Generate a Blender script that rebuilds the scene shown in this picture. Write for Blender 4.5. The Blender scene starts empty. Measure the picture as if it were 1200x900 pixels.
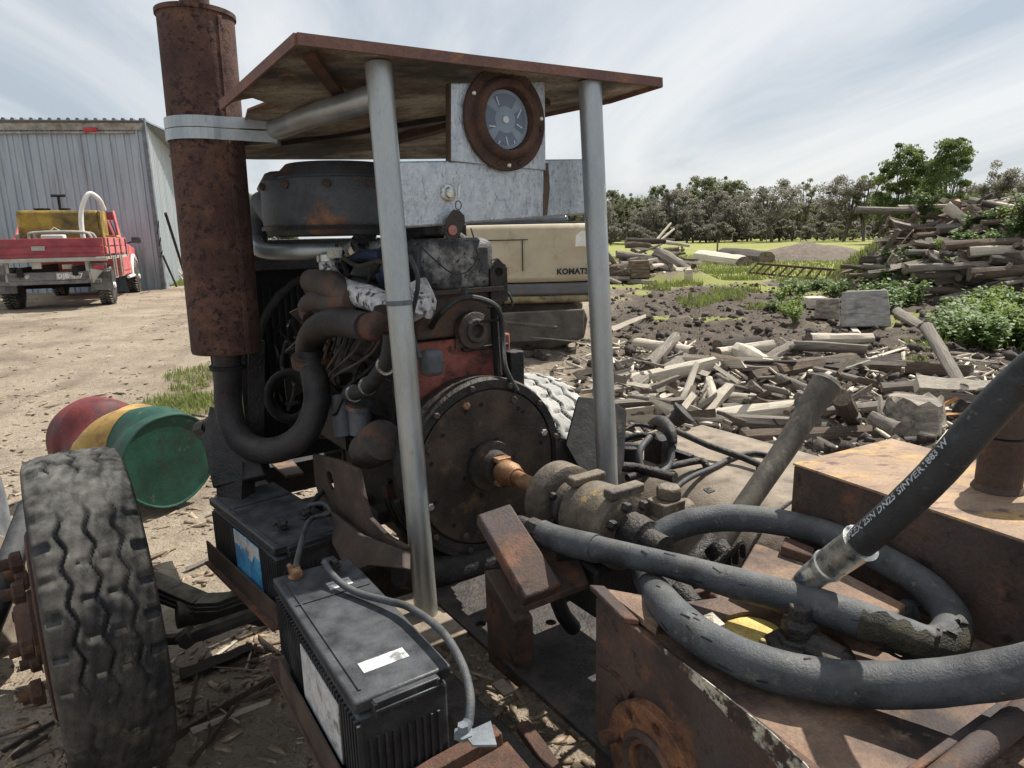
import bpy, math, random
import numpy as np
from mathutils import Vector as V, Matrix
random.seed(7); rng = np.random.default_rng(7)
scn = bpy.context.scene
COL = scn.collection
rad = math.radians
# ---------------------------------------------------------------- camera
FPX, PITCH, ROLL, CH = 800.0, rad(12.27), rad(1.2), 1.6
_F = V((0, math.cos(PITCH), -math.sin(PITCH))); _R0 = V((1, 0, 0)); _U0 = V((0, math.sin(PITCH), math.cos(PITCH)))
_R = _R0*math.cos(ROLL) - _U0*math.sin(ROLL); _U = _U0*math.cos(ROLL) + _R0*math.sin(ROLL)
CAM = V((0, 0, CH))
cam = bpy.data.cameras.new('camera'); camo = bpy.data.objects.new('camera', cam); COL.objects.link(camo)
cam.sensor_width = 36; cam.lens = 36*FPX/1200; cam.clip_end = 5000; cam.clip_start = .02
camo.matrix_world = Matrix(((_R.x, _U.x, -_F.x, 0), (_R.y, _U.y, -_F.y, 0), (_R.z, _U.z, -_F.z, CH), (0, 0, 0, 1)))
scn.camera = camo
# ---------------------------------------------------------------- sky and sun
SUN_YAW, SUN_EL = rad(50), rad(54)
w = bpy.data.worlds.new('World'); scn.world = w; w.use_nodes = True
nt = w.node_tree; nd = nt.nodes; lk = nt.links; nd.clear()
out = nd.new('ShaderNodeOutputWorld'); bg = nd.new('ShaderNodeBackground'); bg.inputs[1].default_value = .064
sky = nd.new('ShaderNodeTexSky'); sky.sky_type = 'NISHITA'; sky.sun_disc = False
sky.sun_elevation = SUN_EL; sky.sun_rotation = SUN_YAW; sky.air_density = 1.1; sky.dust_density = 1.5
geo = nd.new('ShaderNodeTexCoord'); sep = nd.new('ShaderNodeSeparateXYZ'); lk.new(geo.outputs['Generated'], sep.inputs[0])
def wmath(op, a, b):
    m = nd.new('ShaderNodeMath'); m.operation = op
    for i, q in enumerate((a, b)):
        if isinstance(q, (int, float)): m.inputs[i].default_value = q
        else: lk.new(q, m.inputs[i])
    return m.outputs[0]
zz = wmath('ADD', wmath('MAXIMUM', sep.outputs[2], 0.0), .16)
cx = wmath('DIVIDE', sep.outputs[0], zz); cy = wmath('DIVIDE', sep.outputs[1], zz)
cmb = nd.new('ShaderNodeCombineXYZ'); lk.new(cx, cmb.inputs[0]); lk.new(cy, cmb.inputs[1])
mp = nd.new('ShaderNodeMapping'); lk.new(cmb.outputs[0], mp.inputs[0]); mp.inputs['Rotation'].default_value = (0, 0, rad(32)); mp.inputs['Scale'].default_value = (.62, .20, 1); mp.inputs['Location'].default_value = (1.35, .3, 0)
n1 = nd.new('ShaderNodeTexNoise'); n1.inputs['Scale'].default_value = 1.6; n1.inputs['Detail'].default_value = 7; n1.inputs['Roughness'].default_value = .58; n1.inputs['Distortion'].default_value = .6
lk.new(mp.outputs[0], n1.inputs[0])
rp = nd.new('ShaderNodeValToRGB'); rp.color_ramp.elements[0].position = .36; rp.color_ramp.elements[1].position = .62
rp.color_ramp.elements[0].color = (5.7, 6.5, 7.35, 1); rp.color_ramp.elements[1].color = (10.0, 10.15, 10.2, 1); _e = rp.color_ramp.elements.new(.49); _e.color = (8.3, 8.7, 9.1, 1); lk.new(n1.outputs[0], rp.inputs[0])
mx = nd.new('ShaderNodeMixRGB'); mx.inputs[0].default_value = .82; lk.new(sky.outputs[0], mx.inputs[1]); lk.new(rp.outputs[0], mx.inputs[2])
lk.new(mx.outputs[0], bg.inputs[0]); lk.new(bg.outputs[0], out.inputs[0])
sl = bpy.data.lights.new('sun', 'SUN'); sl.energy = 5.0; sl.angle = rad(.6); sl.color = (1, .95, .86)
so = bpy.data.objects.new('sun', sl); COL.objects.link(so)
sd = V((math.sin(SUN_YAW)*math.cos(SUN_EL), math.cos(SUN_YAW)*math.cos(SUN_EL), math.sin(SUN_EL)))
so.rotation_euler = sd.to_track_quat('Z', 'Y').to_euler(); so.location = (0, 0, 30)
scn.view_settings.view_transform = 'Standard'; scn.view_settings.look = 'None'
scn.view_settings.exposure = 0.54; scn.view_settings.gamma = 1
# ---------------------------------------------------------------- coordinates
def ray(x, y): return _F + _R*((x-600)/FPX) + _U*((450-y)/FPX)
def P(x, y, z): return CAM + ray(x, y)*z
def G(x, y, h=0.0):
    d = ray(x, y); return CAM + d*((h-CH)/d.z)
ZU = V((0, 0, 1))
EO = P(575, 545, 2.0)
def yaw(d): return V((math.sin(rad(d)), math.cos(rad(d)), 0))
EA, EB = yaw(-34), yaw(56)                       # along the engine (away), across it (right, away)
def E(u, v, w): return EO + EA*u + EB*v + ZU*w
def sstep(a, b, x):
    t = np.clip((x-a)/(b-a), 0, 1); return t*t*(3-2*t)
_perm = rng.permutation(512)
_gr = rng.random(512)
def vnoise(x, y):
    xi = np.floor(x).astype(int); yi = np.floor(y).astype(int); fx = x-xi; fy = y-yi
    fx = fx*fx*(3-2*fx); fy = fy*fy*(3-2*fy)
    def h(i, j): return _gr[(_perm[(i & 255)] + j) & 511]
    return (h(xi, yi)*(1-fx)+h(xi+1, yi)*fx)*(1-fy) + (h(xi, yi+1)*(1-fx)+h(xi+1, yi+1)*fx)*fy
def fbm(x, y, s, o=4):
    r = 0; a = 1.; t = 0
    for _ in range(o): r = r + a*vnoise(x*s+17.3*_, y*s-9.1*_); t += a; a *= .5; s *= 2.03
    return r/t - .5
def mudmask(x, y):
    e = fbm(x, y, .35, 3)
    m = sstep(-.6, .9, x+e*2-.16*(y-3)) * sstep(2.2, 4.0, y+e) * (1-sstep(19, 25, y+e*8))
    return m
def heap(x, y):      # the two log heaps' cores
    r1 = ((x-14.4)/5.6)**2 + ((y-18.0)/5.5)**2
    r2 = ((x-5.3)/1.7)**2 + ((y-23.2)/1.5)**2
    return 2.35*np.clip(1-r1, 0, 1)**.75 + .5*np.clip(1-r2, 0, 1)
def ground_h(x, y, fine=True):
    x = np.asarray(x, float); y = np.asarray(y, float)
    h = .45*sstep(4.6, 11.5, y)*(1-sstep(-2.2, 2.6, x))*(1-sstep(30, 70, y))
    h = h + .05*fbm(x, y, .5, 3)*sstep(.5, 3, np.hypot(x, y))
    if fine:
        m = mudmask(x, y)
        near = 1-sstep(16, 40, y)
        h = h + m*near*(.24*fbm(x, y, 1.3, 4) + .22*np.maximum(fbm(x+5, y, 3.4, 4), -.10) + .10*np.maximum(fbm(x+9, y+3, 8.5, 3), -.02))
        h = h + (1-m)*near*(.035*fbm(x, y, 6., 3))
        h = h + heap(x, y)
    return h
def gh(x, y): return float(ground_h(np.array([x]), np.array([y]))[0])
_TS = 1.5*1.006**np.arange(900)
def GT(x, y):
    d = ray(x, y); X = d.x*_TS; Y = d.y*_TS; Z = CH+d.z*_TS
    k = int(np.argmax(Z <= ground_h(X, Y))) or 899
    return V((X[k], Y[k], gh(X[k], Y[k])))
# ---------------------------------------------------------------- materials
def col(c): return (c[0], c[1], c[2], 1)
def mat(name, c1, c2, scale=6, rough=.75, metal=0.0, bump=.25, fine=90, layers=(), stretch=(1, 1, 1), lo=.35, hi=.65, speck=.12, dust=None, spec=.4, mid=None, bscale=1., trans=0):
    m = bpy.data.materials.new(name); m.use_nodes = True
    t = m.node_tree; N = t.nodes; L = t.links; B = N['Principled BSDF']
    tc = N.new('ShaderNodeTexCoord'); mp = N.new('ShaderNodeMapping'); mp.inputs['Scale'].default_value = stretch; L.new(tc.outputs['Object'], mp.inputs[0])
    def noise(s, d=5, r=.6, off=0):
        n = N.new('ShaderNodeTexNoise'); n.inputs['Scale'].default_value = s; n.inputs['Detail'].default_value = d; n.inputs['Roughness'].default_value = r
        if off:
            q = N.new('ShaderNodeMapping'); q.inputs['Location'].default_value = (off, off*.7, -off); L.new(mp.outputs[0], q.inputs[0]); L.new(q.outputs[0], n.inputs[0])
        else: L.new(mp.outputs[0], n.inputs[0])
        return n.outputs[0]
    def ramp(src, a, b, ca=(0, 0, 0), cb=(1, 1, 1), cm=None):
        r = N.new('ShaderNodeValToRGB'); L.new(src, r.inputs[0]); e = r.color_ramp.elements
        e[0].position = a; e[0].color = col(ca); e[1].position = b; e[1].color = col(cb)
        if cm: q = e.new((a+b)/2); q.color = col(cm)
        return r.outputs[0]
    A = noise(scale); c = ramp(A, lo, hi, c1, c2, mid)
    for i, ly in enumerate(layers):
        lc, ls, th, wd = ly[:4]
        f = ramp(noise(ls, 6, .65, 3.1*(i+1)), th-wd, th+wd)
        x = N.new('ShaderNodeMixRGB'); L.new(f, x.inputs[0]); L.new(c, x.inputs[1]); x.inputs[2].default_value = col(lc); c = x.outputs[0]
    Fn = noise(fine, 3, .7, 11)
    if speck:
        g = ramp(Fn, .3, .7, (1-speck*2,)*3, (1+speck,)*3)
        x = N.new('ShaderNodeMixRGB'); x.blend_type = 'MULTIPLY'; x.inputs[0].default_value = 1; L.new(c, x.inputs[1]); L.new(g, x.inputs[2]); c = x.outputs[0]
    if dust:
        ge = N.new('ShaderNodeNewGeometry'); s = N.new('ShaderNodeSeparateXYZ'); L.new(ge.outputs['Normal'], s.inputs[0])
        r = N.new('ShaderNodeMapRange'); L.new(s.outputs[2], r.inputs[0]); r.inputs[1].default_value = .3; r.inputs[2].default_value = 1
        q = N.new('ShaderNodeMath'); q.operation = 'MULTIPLY'; L.new(r.outputs[0], q.inputs[0]); L.new(ramp(noise(scale*1.7, 5, .6, 23), .3, .65, (0,)*3, (dust[3],)*3), q.inputs[1])
        x = N.new('ShaderNodeMixRGB'); L.new(q.outputs[0], x.inputs[0]); L.new(c, x.inputs[1]); x.inputs[2].default_value = col(dust[:3]); c = x.outputs[0]
    L.new(c, B.inputs['Base Color'])
    B.inputs['Metallic'].default_value = metal; B.inputs['Specular IOR Level'].default_value = spec
    L.new(ramp(A, .3, .7, (max(.05, rough-.12),)*3, (min(1, rough+.1),)*3), B.inputs['Roughness'])
    if bump:
        ad = N.new('ShaderNodeMath'); ad.operation = 'MULTIPLY_ADD'; L.new(Fn, ad.inputs[0]); ad.inputs[1].default_value = .5; L.new(A, ad.inputs[2])
        bp = N.new('ShaderNodeBump'); bp.inputs['Strength'].default_value = bump; bp.inputs['Distance'].default_value = .02*bscale; L.new(ad.outputs[0], bp.inputs['Height']); L.new(bp.outputs[0], B.inputs['Normal'])
    return m
MT = {}
RU = (.115, .062, .042); RUD = (.052, .031, .026); RUO = (.24, .115, .055)
MT['rust'] = mat('rusty_steel', RUD, RU, 14, .85, .1, .5, 160, [(RUO, 9, .66, .08), (.5*np.array((.10, .07, .06)), 5, .62, .06)])
MT['rust_muffler'] = mat('rusted_muffler_skin', (.07, .038, .03), (.15, .08, .06), 40, .9, .05, .35, 220, [((.024, .016, .016), 46, .57, .03), ((.20, .10, .06), 7, .64, .09), ((.055, .03, .028), 5, .56, .12), ((.025, .018, .018), 70, .62, .03)])
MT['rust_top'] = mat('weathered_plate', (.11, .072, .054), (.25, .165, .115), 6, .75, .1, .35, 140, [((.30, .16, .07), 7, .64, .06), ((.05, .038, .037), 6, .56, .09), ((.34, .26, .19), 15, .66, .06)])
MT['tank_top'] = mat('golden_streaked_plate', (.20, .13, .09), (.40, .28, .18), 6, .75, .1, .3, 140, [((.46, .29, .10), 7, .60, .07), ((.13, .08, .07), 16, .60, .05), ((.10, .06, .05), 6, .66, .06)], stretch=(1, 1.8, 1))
MT['rust_dark'] = mat('dark_brown_steel', (.04, .03, .027), (.095, .065, .05), 9, .8, .15, .35, 150, [((.16, .085, .05), 10, .66, .06)])
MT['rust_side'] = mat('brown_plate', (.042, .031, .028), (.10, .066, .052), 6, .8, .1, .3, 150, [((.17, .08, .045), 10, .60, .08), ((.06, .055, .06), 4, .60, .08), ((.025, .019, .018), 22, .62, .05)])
MT['rust_orange'] = mat('orange_flange_rust', (.10, .05, .03), (.26, .12, .06), 22, .9, .05, .6, 150, [((.05, .032, .03), 12, .56, .06), ((.06, .09, .2), 7, .72, .03)])
MT['tan_plate'] = mat('dusty_tan_plate', (.10, .08, .062), (.21, .17, .13), 7, .85, .0, .35, 160, [((.08, .05, .038), 9, .60, .08), ((.05, .042, .038), 30, .64, .05)], dust=(.34, .28, .215, .75))
MT['roof_top'] = mat('roof_sheet_paint', (.13, .07, .06), (.2, .11, .09), 9, .8, .1, .3, 120, [((.28, .13, .06), 14, .62, .06)])
MT['roof_under'] = mat('roof_underside', (.28, .25, .21), (.48, .43, .36), 6, .85, 0, .5, 110, [((.16, .10, .06), 5, .53, .09), ((.07, .065, .06), 3.0, .52, .09), ((.33, .19, .10), 12, .66, .05), ((.08, .07, .06), 55, .62, .03)], stretch=(1, 1.6, 1))
MT['galv'] = mat('galvanised_pipe', (.30, .33, .35), (.42, .45, .47), 12, .40, .65, .08, 200, [((.24, .24, .23), 40, .68, .05), ((.38, .37, .32), 4, .58, .1)], stretch=(1, 1, .35), speck=.04)
MT['galv_beam'] = mat('scratched_galvanised_channel', (.36, .41, .46), (.52, .57, .62), 34, .36, .6, .3, 160, [((.26, .30, .34), 70, .60, .05), ((.17, .19, .21), 95, .67, .02)], stretch=(1.5, 1.5, .8), speck=.05)
MT['zinc'] = mat('bright_fitting_zinc', (.42, .42, .38), (.66, .66, .62), 30, .3, .8, .1, 180, [((.10, .13, .17), 22, .60, .05)])
MT['oily'] = mat('oily_black_iron', (.011, .011, .013), (.032, .03, .03), 12, .55, .25, .5, 120, [((.10, .065, .045), 9, .66, .07), ((.006, .006, .007), 7, .6, .08)], dust=(.10, .09, .08, .4))
MT['oily2'] = mat('greasy_dark_casting', (.02, .019, .02), (.052, .046, .043), 15, .6, .2, .6, 110, [((.12, .07, .045), 10, .64, .06), ((.012, .012, .013), 11, .58, .08)], dust=(.13, .11, .095, .4))
MT['fly'] = mat('flywheel_cover_steel', (.042, .034, .03), (.105, .078, .06), 9, .62, .45, .3, 150, [((.17, .11, .06), 13, .64, .06), ((.03, .03, .036), 5, .60, .1)])
MT['red_paint'] = mat('faded_red_engine_paint', (.17, .05, .04), (.32, .105, .08), 10, .7, 0, .4, 120, [((.025, .02, .02), 9, .60, .08), ((.07, .04, .03), 17, .62, .06)])
MT['red_elbow'] = mat('dull_red_brown_pipe', (.06, .03, .026), (.17, .075, .055), 14, .75, .1, .4, 120, [((.03, .026, .025), 9, .55, .08)])
MT['pipe_dark'] = mat('heat_blackened_pipe', (.022, .021, .024), (.055, .05, .052), 9, .6, .3, .3, 140, [((.11, .08, .06), 7, .66, .08)], dust=(.16, .14, .12, .4))
MT['manifold'] = mat('manifold_iron', (.05, .045, .044), (.11, .09, .08), 12, .75, .2, .4, 140, [((.20, .09, .05), 6, .62, .1)])
MT['flake_white'] = mat('flaking_silver_paint', (.42, .42, .44), (.78, .78, .80), 40, .6, .1, .5, 200, [((.045, .042, .045), 42, .56, .04), ((.10, .08, .07), 12, .64, .06)])
MT['rocker'] = mat('rocker_overspray', (.045, .048, .052), (.09, .093, .098), 7, .55, .15, .3, 130, [((.55, .56, .57), 8, .60, .10), ((.03, .03, .033), 60, .60, .04)])
MT['aircleaner'] = mat('grey_air_cleaner_paint', (.062, .07, .082), (.12, .132, .148), 7, .6, .15, .25, 130, [((.26, .13, .075), 7, .62, .04), ((.035, .035, .04), 5, .6, .09)], dust=(.2, .2, .2, .4))
MT['battery'] = mat('battery_case_black', (.013, .014, .017), (.028, .030, .034), 11, .5, 0, .15, 170, [((.05, .054, .06), 14, .60, .08)], dust=(.12, .125, .135, .55))
MT['rubber'] = mat('hose_rubber', (.033, .038, .045), (.062, .069, .078), 11, .62, 0, .3, 260, [((.10, .10, .10), 26, .62, .05), ((.018, .019, .021), 9, .58, .07), ((.14, .125, .10), 60, .66, .03)], dust=(.17, .165, .155, .5), speck=.12)
MT['rubber_black'] = mat('black_hose_rubber', (.012, .013, .015), (.028, .03, .033), 14, .55, 0, .35, 300, [((.05, .055, .06), 18, .62, .07), ((.10, .095, .085), 50, .67, .03)], dust=(.12, .12, .12, .4))
MT['braid'] = mat('exposed_braid', (.03, .028, .02), (.09, .08, .052), 30, .8, .1, .9, 260, [((.03, .03, .028), 20, .58, .08)])
MT['tyre'] = mat('dusty_tyre_rubber', (.04, .038, .037), (.12, .105, .088), 9, .85, 0, .6, 160, [((.018, .019, .023), 5, .48, .1), ((.14, .125, .10), 16, .64, .05)], dust=(.62, .56, .46, 1.0))  # pale upper tread: dust, with a sunlit tone put into the colour
MT['tyre_side'] = mat('tyre_sidewall_rubber', (.05, .047, .044), (.12, .11, .095), 9, .88, 0, .3, 180, dust=(.3, .27, .22, .5))
MT['tyre_pale'] = mat('pale_dusty_tyre', (.30, .30, .28), (.50, .49, .46), 7, .9, 0, .3, 180, [((.14, .13, .12), 12, .62, .08)])
MT['tyre_blue'] = mat('blue_grey_tyre', (.10, .11, .12), (.22, .23, .25), 7, .85, 0, .3, 180)
MT['black'] = mat('black_gap', (.006, .006, .007), (.014, .014, .015), 20, .8, 0, .2, 100)
MT['green'] = mat('green_drum_paint', (.006, .038, .026), (.014, .085, .056), 5, .5, 0, .15, 110, [((.02, .03, .02), 6, .60, .06), ((.10, .12, .08), 14, .68, .05)])
MT['yellow'] = mat('yellow_drum_paint', (.30, .18, .05), (.46, .30, .09), 6, .6, 0, .2, 110, [((.12, .07, .035), 6, .60, .08), ((.72, .68, .6), 9, .65, .03)])
MT['red'] = mat('red_drum_paint', (.09, .014, .018), (.19, .03, .03), 6, .6, 0, .2, 110, [((.05, .03, .03), 6, .58, .08), ((.45, .38, .32), 9, .68, .04)])
MT['pump_yellow'] = mat('pump_yellow_worn', (.075, .058, .045), (.17, .135, .095), 14, .65, .15, .4, 140, [((.50, .33, .06), 13, .64, .04), ((.05, .045, .045), 9, .55, .08)], dust=(.32, .27, .2, .4))
MT['yellow_cap'] = mat('yellow_valve_paint', (.42, .31, .08), (.66, .52, .16), 18, .6, 0, .3, 140, [((.16, .11, .06), 20, .62, .05)])
MT['shaft'] = mat('bright_rusty_shaft', (.22, .11, .055), (.38, .23, .13), 16, .5, .4, .2, 160, [((.16, .07, .035), 9, .6, .07)])
MT['axle'] = mat('axle_steel', (.02, .02, .022), (.05, .048, .046), 9, .8, .1, .3, 120, dust=(.30, .26, .19, .95))  # tan upper faces: dust, with light from above put into the colour
MT['wood_grey'] = mat('weathered_grey_wood', (.14, .122, .105), (.43, .38, .32), 4, .9, 0, .7, 45, [((.10, .08, .065), 4, .6, .08)], stretch=(.5, 4, 4), speck=.2, bscale=1.5)
MT['wood_brown'] = mat('brown_bark_log', (.085, .06, .045), (.22, .165, .12), 4, .92, 0, .8, 40, [((.34, .29, .23), 4, .62, .07)], stretch=(.5, 4, 4), speck=.2, bscale=1.5)
MT['wood_dark'] = mat('dark_wet_log', (.035, .028, .024), (.11, .09, .075), 4, .9, 0, .8, 40, [((.2, .17, .14), 5, .62, .07)], stretch=(.5, 4, 4), speck=.2, bscale=1.5)
MT['wood_pale'] = mat('pale_split_wood', (.42, .36, .28), (.74, .67, .56), 4, .85, 0, .5, 45, [((.22, .17, .12), 5, .6, .07)], stretch=(.5, 5, 5), speck=.15)
MT['wood_end'] = mat('cut_log_end', (.13, .10, .08), (.28, .22, .17), 5, .92, 0, .6, 60, [((.07, .055, .045), 4, .57, .07)])
MT['handle'] = mat('axe_handle_wood', (.04, .036, .03), (.11, .095, .073), 14, .7, 0, .12, 120, [((.16, .14, .11), 22, .62, .06)], stretch=(1, 1, .25))
MT['wood_orange'] = mat('orange_fresh_wood', (.36, .17, .07), (.5, .27, .12), 8, .8, 0, .4, 90)
MT['concrete'] = mat('weathered_block', (.27, .26, .24), (.43, .41, .38), 6, .9, 0, .4, 120, [((.16, .15, .14), 4, .6, .08)], stretch=(1, 1, 4))
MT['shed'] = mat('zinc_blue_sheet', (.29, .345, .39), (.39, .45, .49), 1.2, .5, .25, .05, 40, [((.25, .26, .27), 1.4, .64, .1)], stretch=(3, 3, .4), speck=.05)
MT['shed_side_lit'] = mat('zinc_sunlit_sheet', (.42, .47, .50), (.55, .59, .61), 1.5, .5, .2, .05, 40, stretch=(3, 3, .4), speck=.05)  # paler copy for the side wall: sunlight put into the colour
MT['flash'] = mat('dark_flashing', (.10, .12, .14), (.2, .22, .24), 8, .6, .3, .1, 60)
MT['trim'] = mat('weathered_trim', (.2, .19, .16), (.4, .38, .33), 8, .7, .1, .2, 60, [((.14, .09, .05), 5, .6, .08)])
MT['ute_red'] = mat('faded_red_ute_paint', (.24, .035, .05), (.36, .07, .085), 4, .5, 0, .08, 70, [((.22, .09, .08), 6, .64, .08)], speck=.06)
MT['ute_pink'] = mat('pale_red_ute_paint', (.48, .10, .11), (.62, .17, .17), 4, .5, 0, .08, 70, [((.3, .1, .09), 6, .64, .08)], speck=.06)  # paler red for body, doors and drop sides
MT['ute_grey'] = mat('tray_steel', (.12, .12, .13), (.24, .24, .24), 6, .7, .3, .2, 80, [((.09, .07, .06), 8, .6, .08)])
MT['ute_pale'] = mat('pale_rail', (.34, .32, .28), (.48, .45, .40), 6, .7, .1, .2, 80)
MT['tank_yellow'] = mat('yellow_tank_plastic', (.30, .19, .03), (.46, .31, .05), 3, .6, 0, .15, 60, [((.075, .055, .03), 2.2, .50, .12)])
MT['white'] = mat('dull_white', (.62, .61, .57), (.78, .77, .73), 9, .6, 0, .05, 80, speck=.04)
MT['plate'] = mat('plate_grey', (.28, .28, .27), (.4, .4, .38), 9, .6, 0, .05, 80, speck=.04)
MT['lens'] = mat('red_lens', (.35, .02, .03), (.5, .04, .05), 9, .3, 0, .05, 80)
MT['glass'] = mat('cab_glass', (.05, .06, .07), (.12, .14, .16), 3, .12, 0, 0, 30, spec=.8)
MT['komatsu'] = mat('dusty_cream_yellow_paint', (.38, .32, .22), (.48, .42, .31), 2.5, .6, 0, .1, 70, [((.30, .22, .13), 4, .66, .08)], speck=.05)
MT['kom_yel'] = mat('machine_yellow_edge', (.17, .14, .075), (.30, .25, .13), 5, .6, 0, .1, 70, [((.12, .08, .05), 7, .56, .06)])
MT['kom_dark'] = mat('dark_grey_machine_panel', (.07, .075, .085), (.14, .145, .155), 3, .65, .1, .2, 70, [((.16, .12, .09), 6, .58, .09)])
MT['kom_steel'] = mat('muddy_track_steel', (.06, .052, .045), (.14, .12, .10), 5, .9, .1, .5, 70, dust=(.24, .2, .16, .6))
MT['ink'] = mat('black_lettering', (.012, .012, .014), (.02, .02, .022), 9, .6, 0, 0, 80)
MT['print_white'] = mat('white_lettering', (.34, .36, .38), (.50, .52, .54), 60, .6, 0, 0, 200, [((.12, .12, .13), 90, .60, .05)])
MT['label_white'] = mat('battery_label_white', (.40, .41, .42), (.6, .6, .6), 30, .6, 0, 0, 150, [((.2, .2, .2), 26, .62, .05)])
MT['label_blue'] = mat('battery_label_blue', (.03, .16, .36), (.10, .38, .62), 12, .5, 0, 0, 120, [((.7, .75, .8), 14, .62, .04), ((.02, .05, .16), 9, .6, .06)])
MT['dial'] = mat('dial_face', (.17, .22, .29), (.25, .31, .38), 8, .5, 0, 0, 80, speck=.03)
MT['dial_dark'] = mat('dial_sector', (.10, .13, .18), (.14, .18, .24), 8, .5, 0, 0, 80, speck=.03)
MT['dial_light'] = mat('dial_hub', (.45, .5, .56), (.6, .65, .7), 8, .5, 0, 0, 80, speck=.03)
MT['orange'] = mat('orange_plastic', (.28, .07, .035), (.4, .11, .05), 8, .6, 0, .1, 80)
MT['leather'] = mat('dark_leather_fob', (.02, .018, .017), (.05, .045, .04), 30, .6, 0, .3, 150)
MT['fob_red'] = mat('faded_fob_badge', (.28, .10, .09), (.40, .17, .15), 30, .5, 0, .1, 150)
MT['bluehose'] = mat('dark_blue_hose', (.02, .03, .07), (.04, .055, .11), 30, .5, 0, .3, 150)
MT['mound'] = mat('brown_soil', (.11, .085, .065), (.21, .17, .135), 3, .95, 0, .9, 30, speck=.25, bscale=3)
MT['tarp'] = mat('pale_bark_roll', (.38, .37, .34), (.58, .57, .53), 2, .9, 0, .5, 30, [((.2, .18, .15), 2.2, .6, .1)])
MT['chip'] = mat('bark_chips', (.16, .115, .075), (.46, .36, .26), 9, .95, 0, .4, 60, [((.08, .055, .04), 6, .55, .08)], speck=.2)
MT['clod'] = mat('dark_soil_clods', (.025, .02, .018), (.085, .07, .058), 5, .95, 0, .7, 60, [((.2, .165, .13), 4, .62, .07)], speck=.2)
def leafmat(name, c1, c2, tr=.35, scale=1.2):
    m = bpy.data.materials.new(name); m.use_nodes = True; t = m.node_tree; N = t.nodes; L = t.links; B = N['Principled BSDF']
    tc = N.new('ShaderNodeTexCoord'); n = N.new('ShaderNodeTexNoise'); n.inputs['Scale'].default_value = scale; n.inputs['Detail'].default_value = 6; n.inputs['Roughness'].default_value = .75; L.new(tc.outputs['Object'], n.inputs[0])
    r = N.new('ShaderNodeValToRGB'); r.color_ramp.elements[0].position = .35; r.color_ramp.elements[1].position = .65; r.color_ramp.elements[0].color = col(c1); r.color_ramp.elements[1].color = col(c2); L.new(n.outputs[0], r.inputs[0])
    L.new(r.outputs[0], B.inputs['Base Color']); B.inputs['Roughness'].default_value = .6
    tb = N.new('ShaderNodeBsdfTranslucent'); L.new(r.outputs[0], tb.inputs[0]); ms = N.new('ShaderNodeMixShader'); ms.inputs[0].default_value = tr
    L.new(B.outputs[0], ms.inputs[1]); L.new(tb.outputs[0], ms.inputs[2]); L.new(ms.outputs[0], N['Material Output'].inputs[0])
    return m
MT['leaf_olive'] = leafmat('olive_foliage', (.11, .125, .065), (.27, .28, .17), .6, .5)
MT['leaf_grey'] = leafmat('grey_brown_foliage', (.13, .125, .10), (.30, .28, .225), .5, .5)
MT['leaf_green'] = leafmat('green_foliage', (.065, .095, .032), (.18, .235, .08), .6, .5)
MT['leaf_weed'] = leafmat('weed_leaves', (.055, .10, .02), (.19, .28, .08), .4, 9)
MT['leaf_lime'] = leafmat('lime_leaves', (.12, .19, .03), (.29, .37, .08), .45, 9)
MT['grass'] = leafmat('grass_blades', (.10, .13, .025), (.27, .31, .09), .4, 6)
MT['bark'] = mat('tree_bark', (.07, .06, .05), (.18, .16, .135), 2, .9, 0, .5, 20, stretch=(3, 3, .5))
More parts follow.
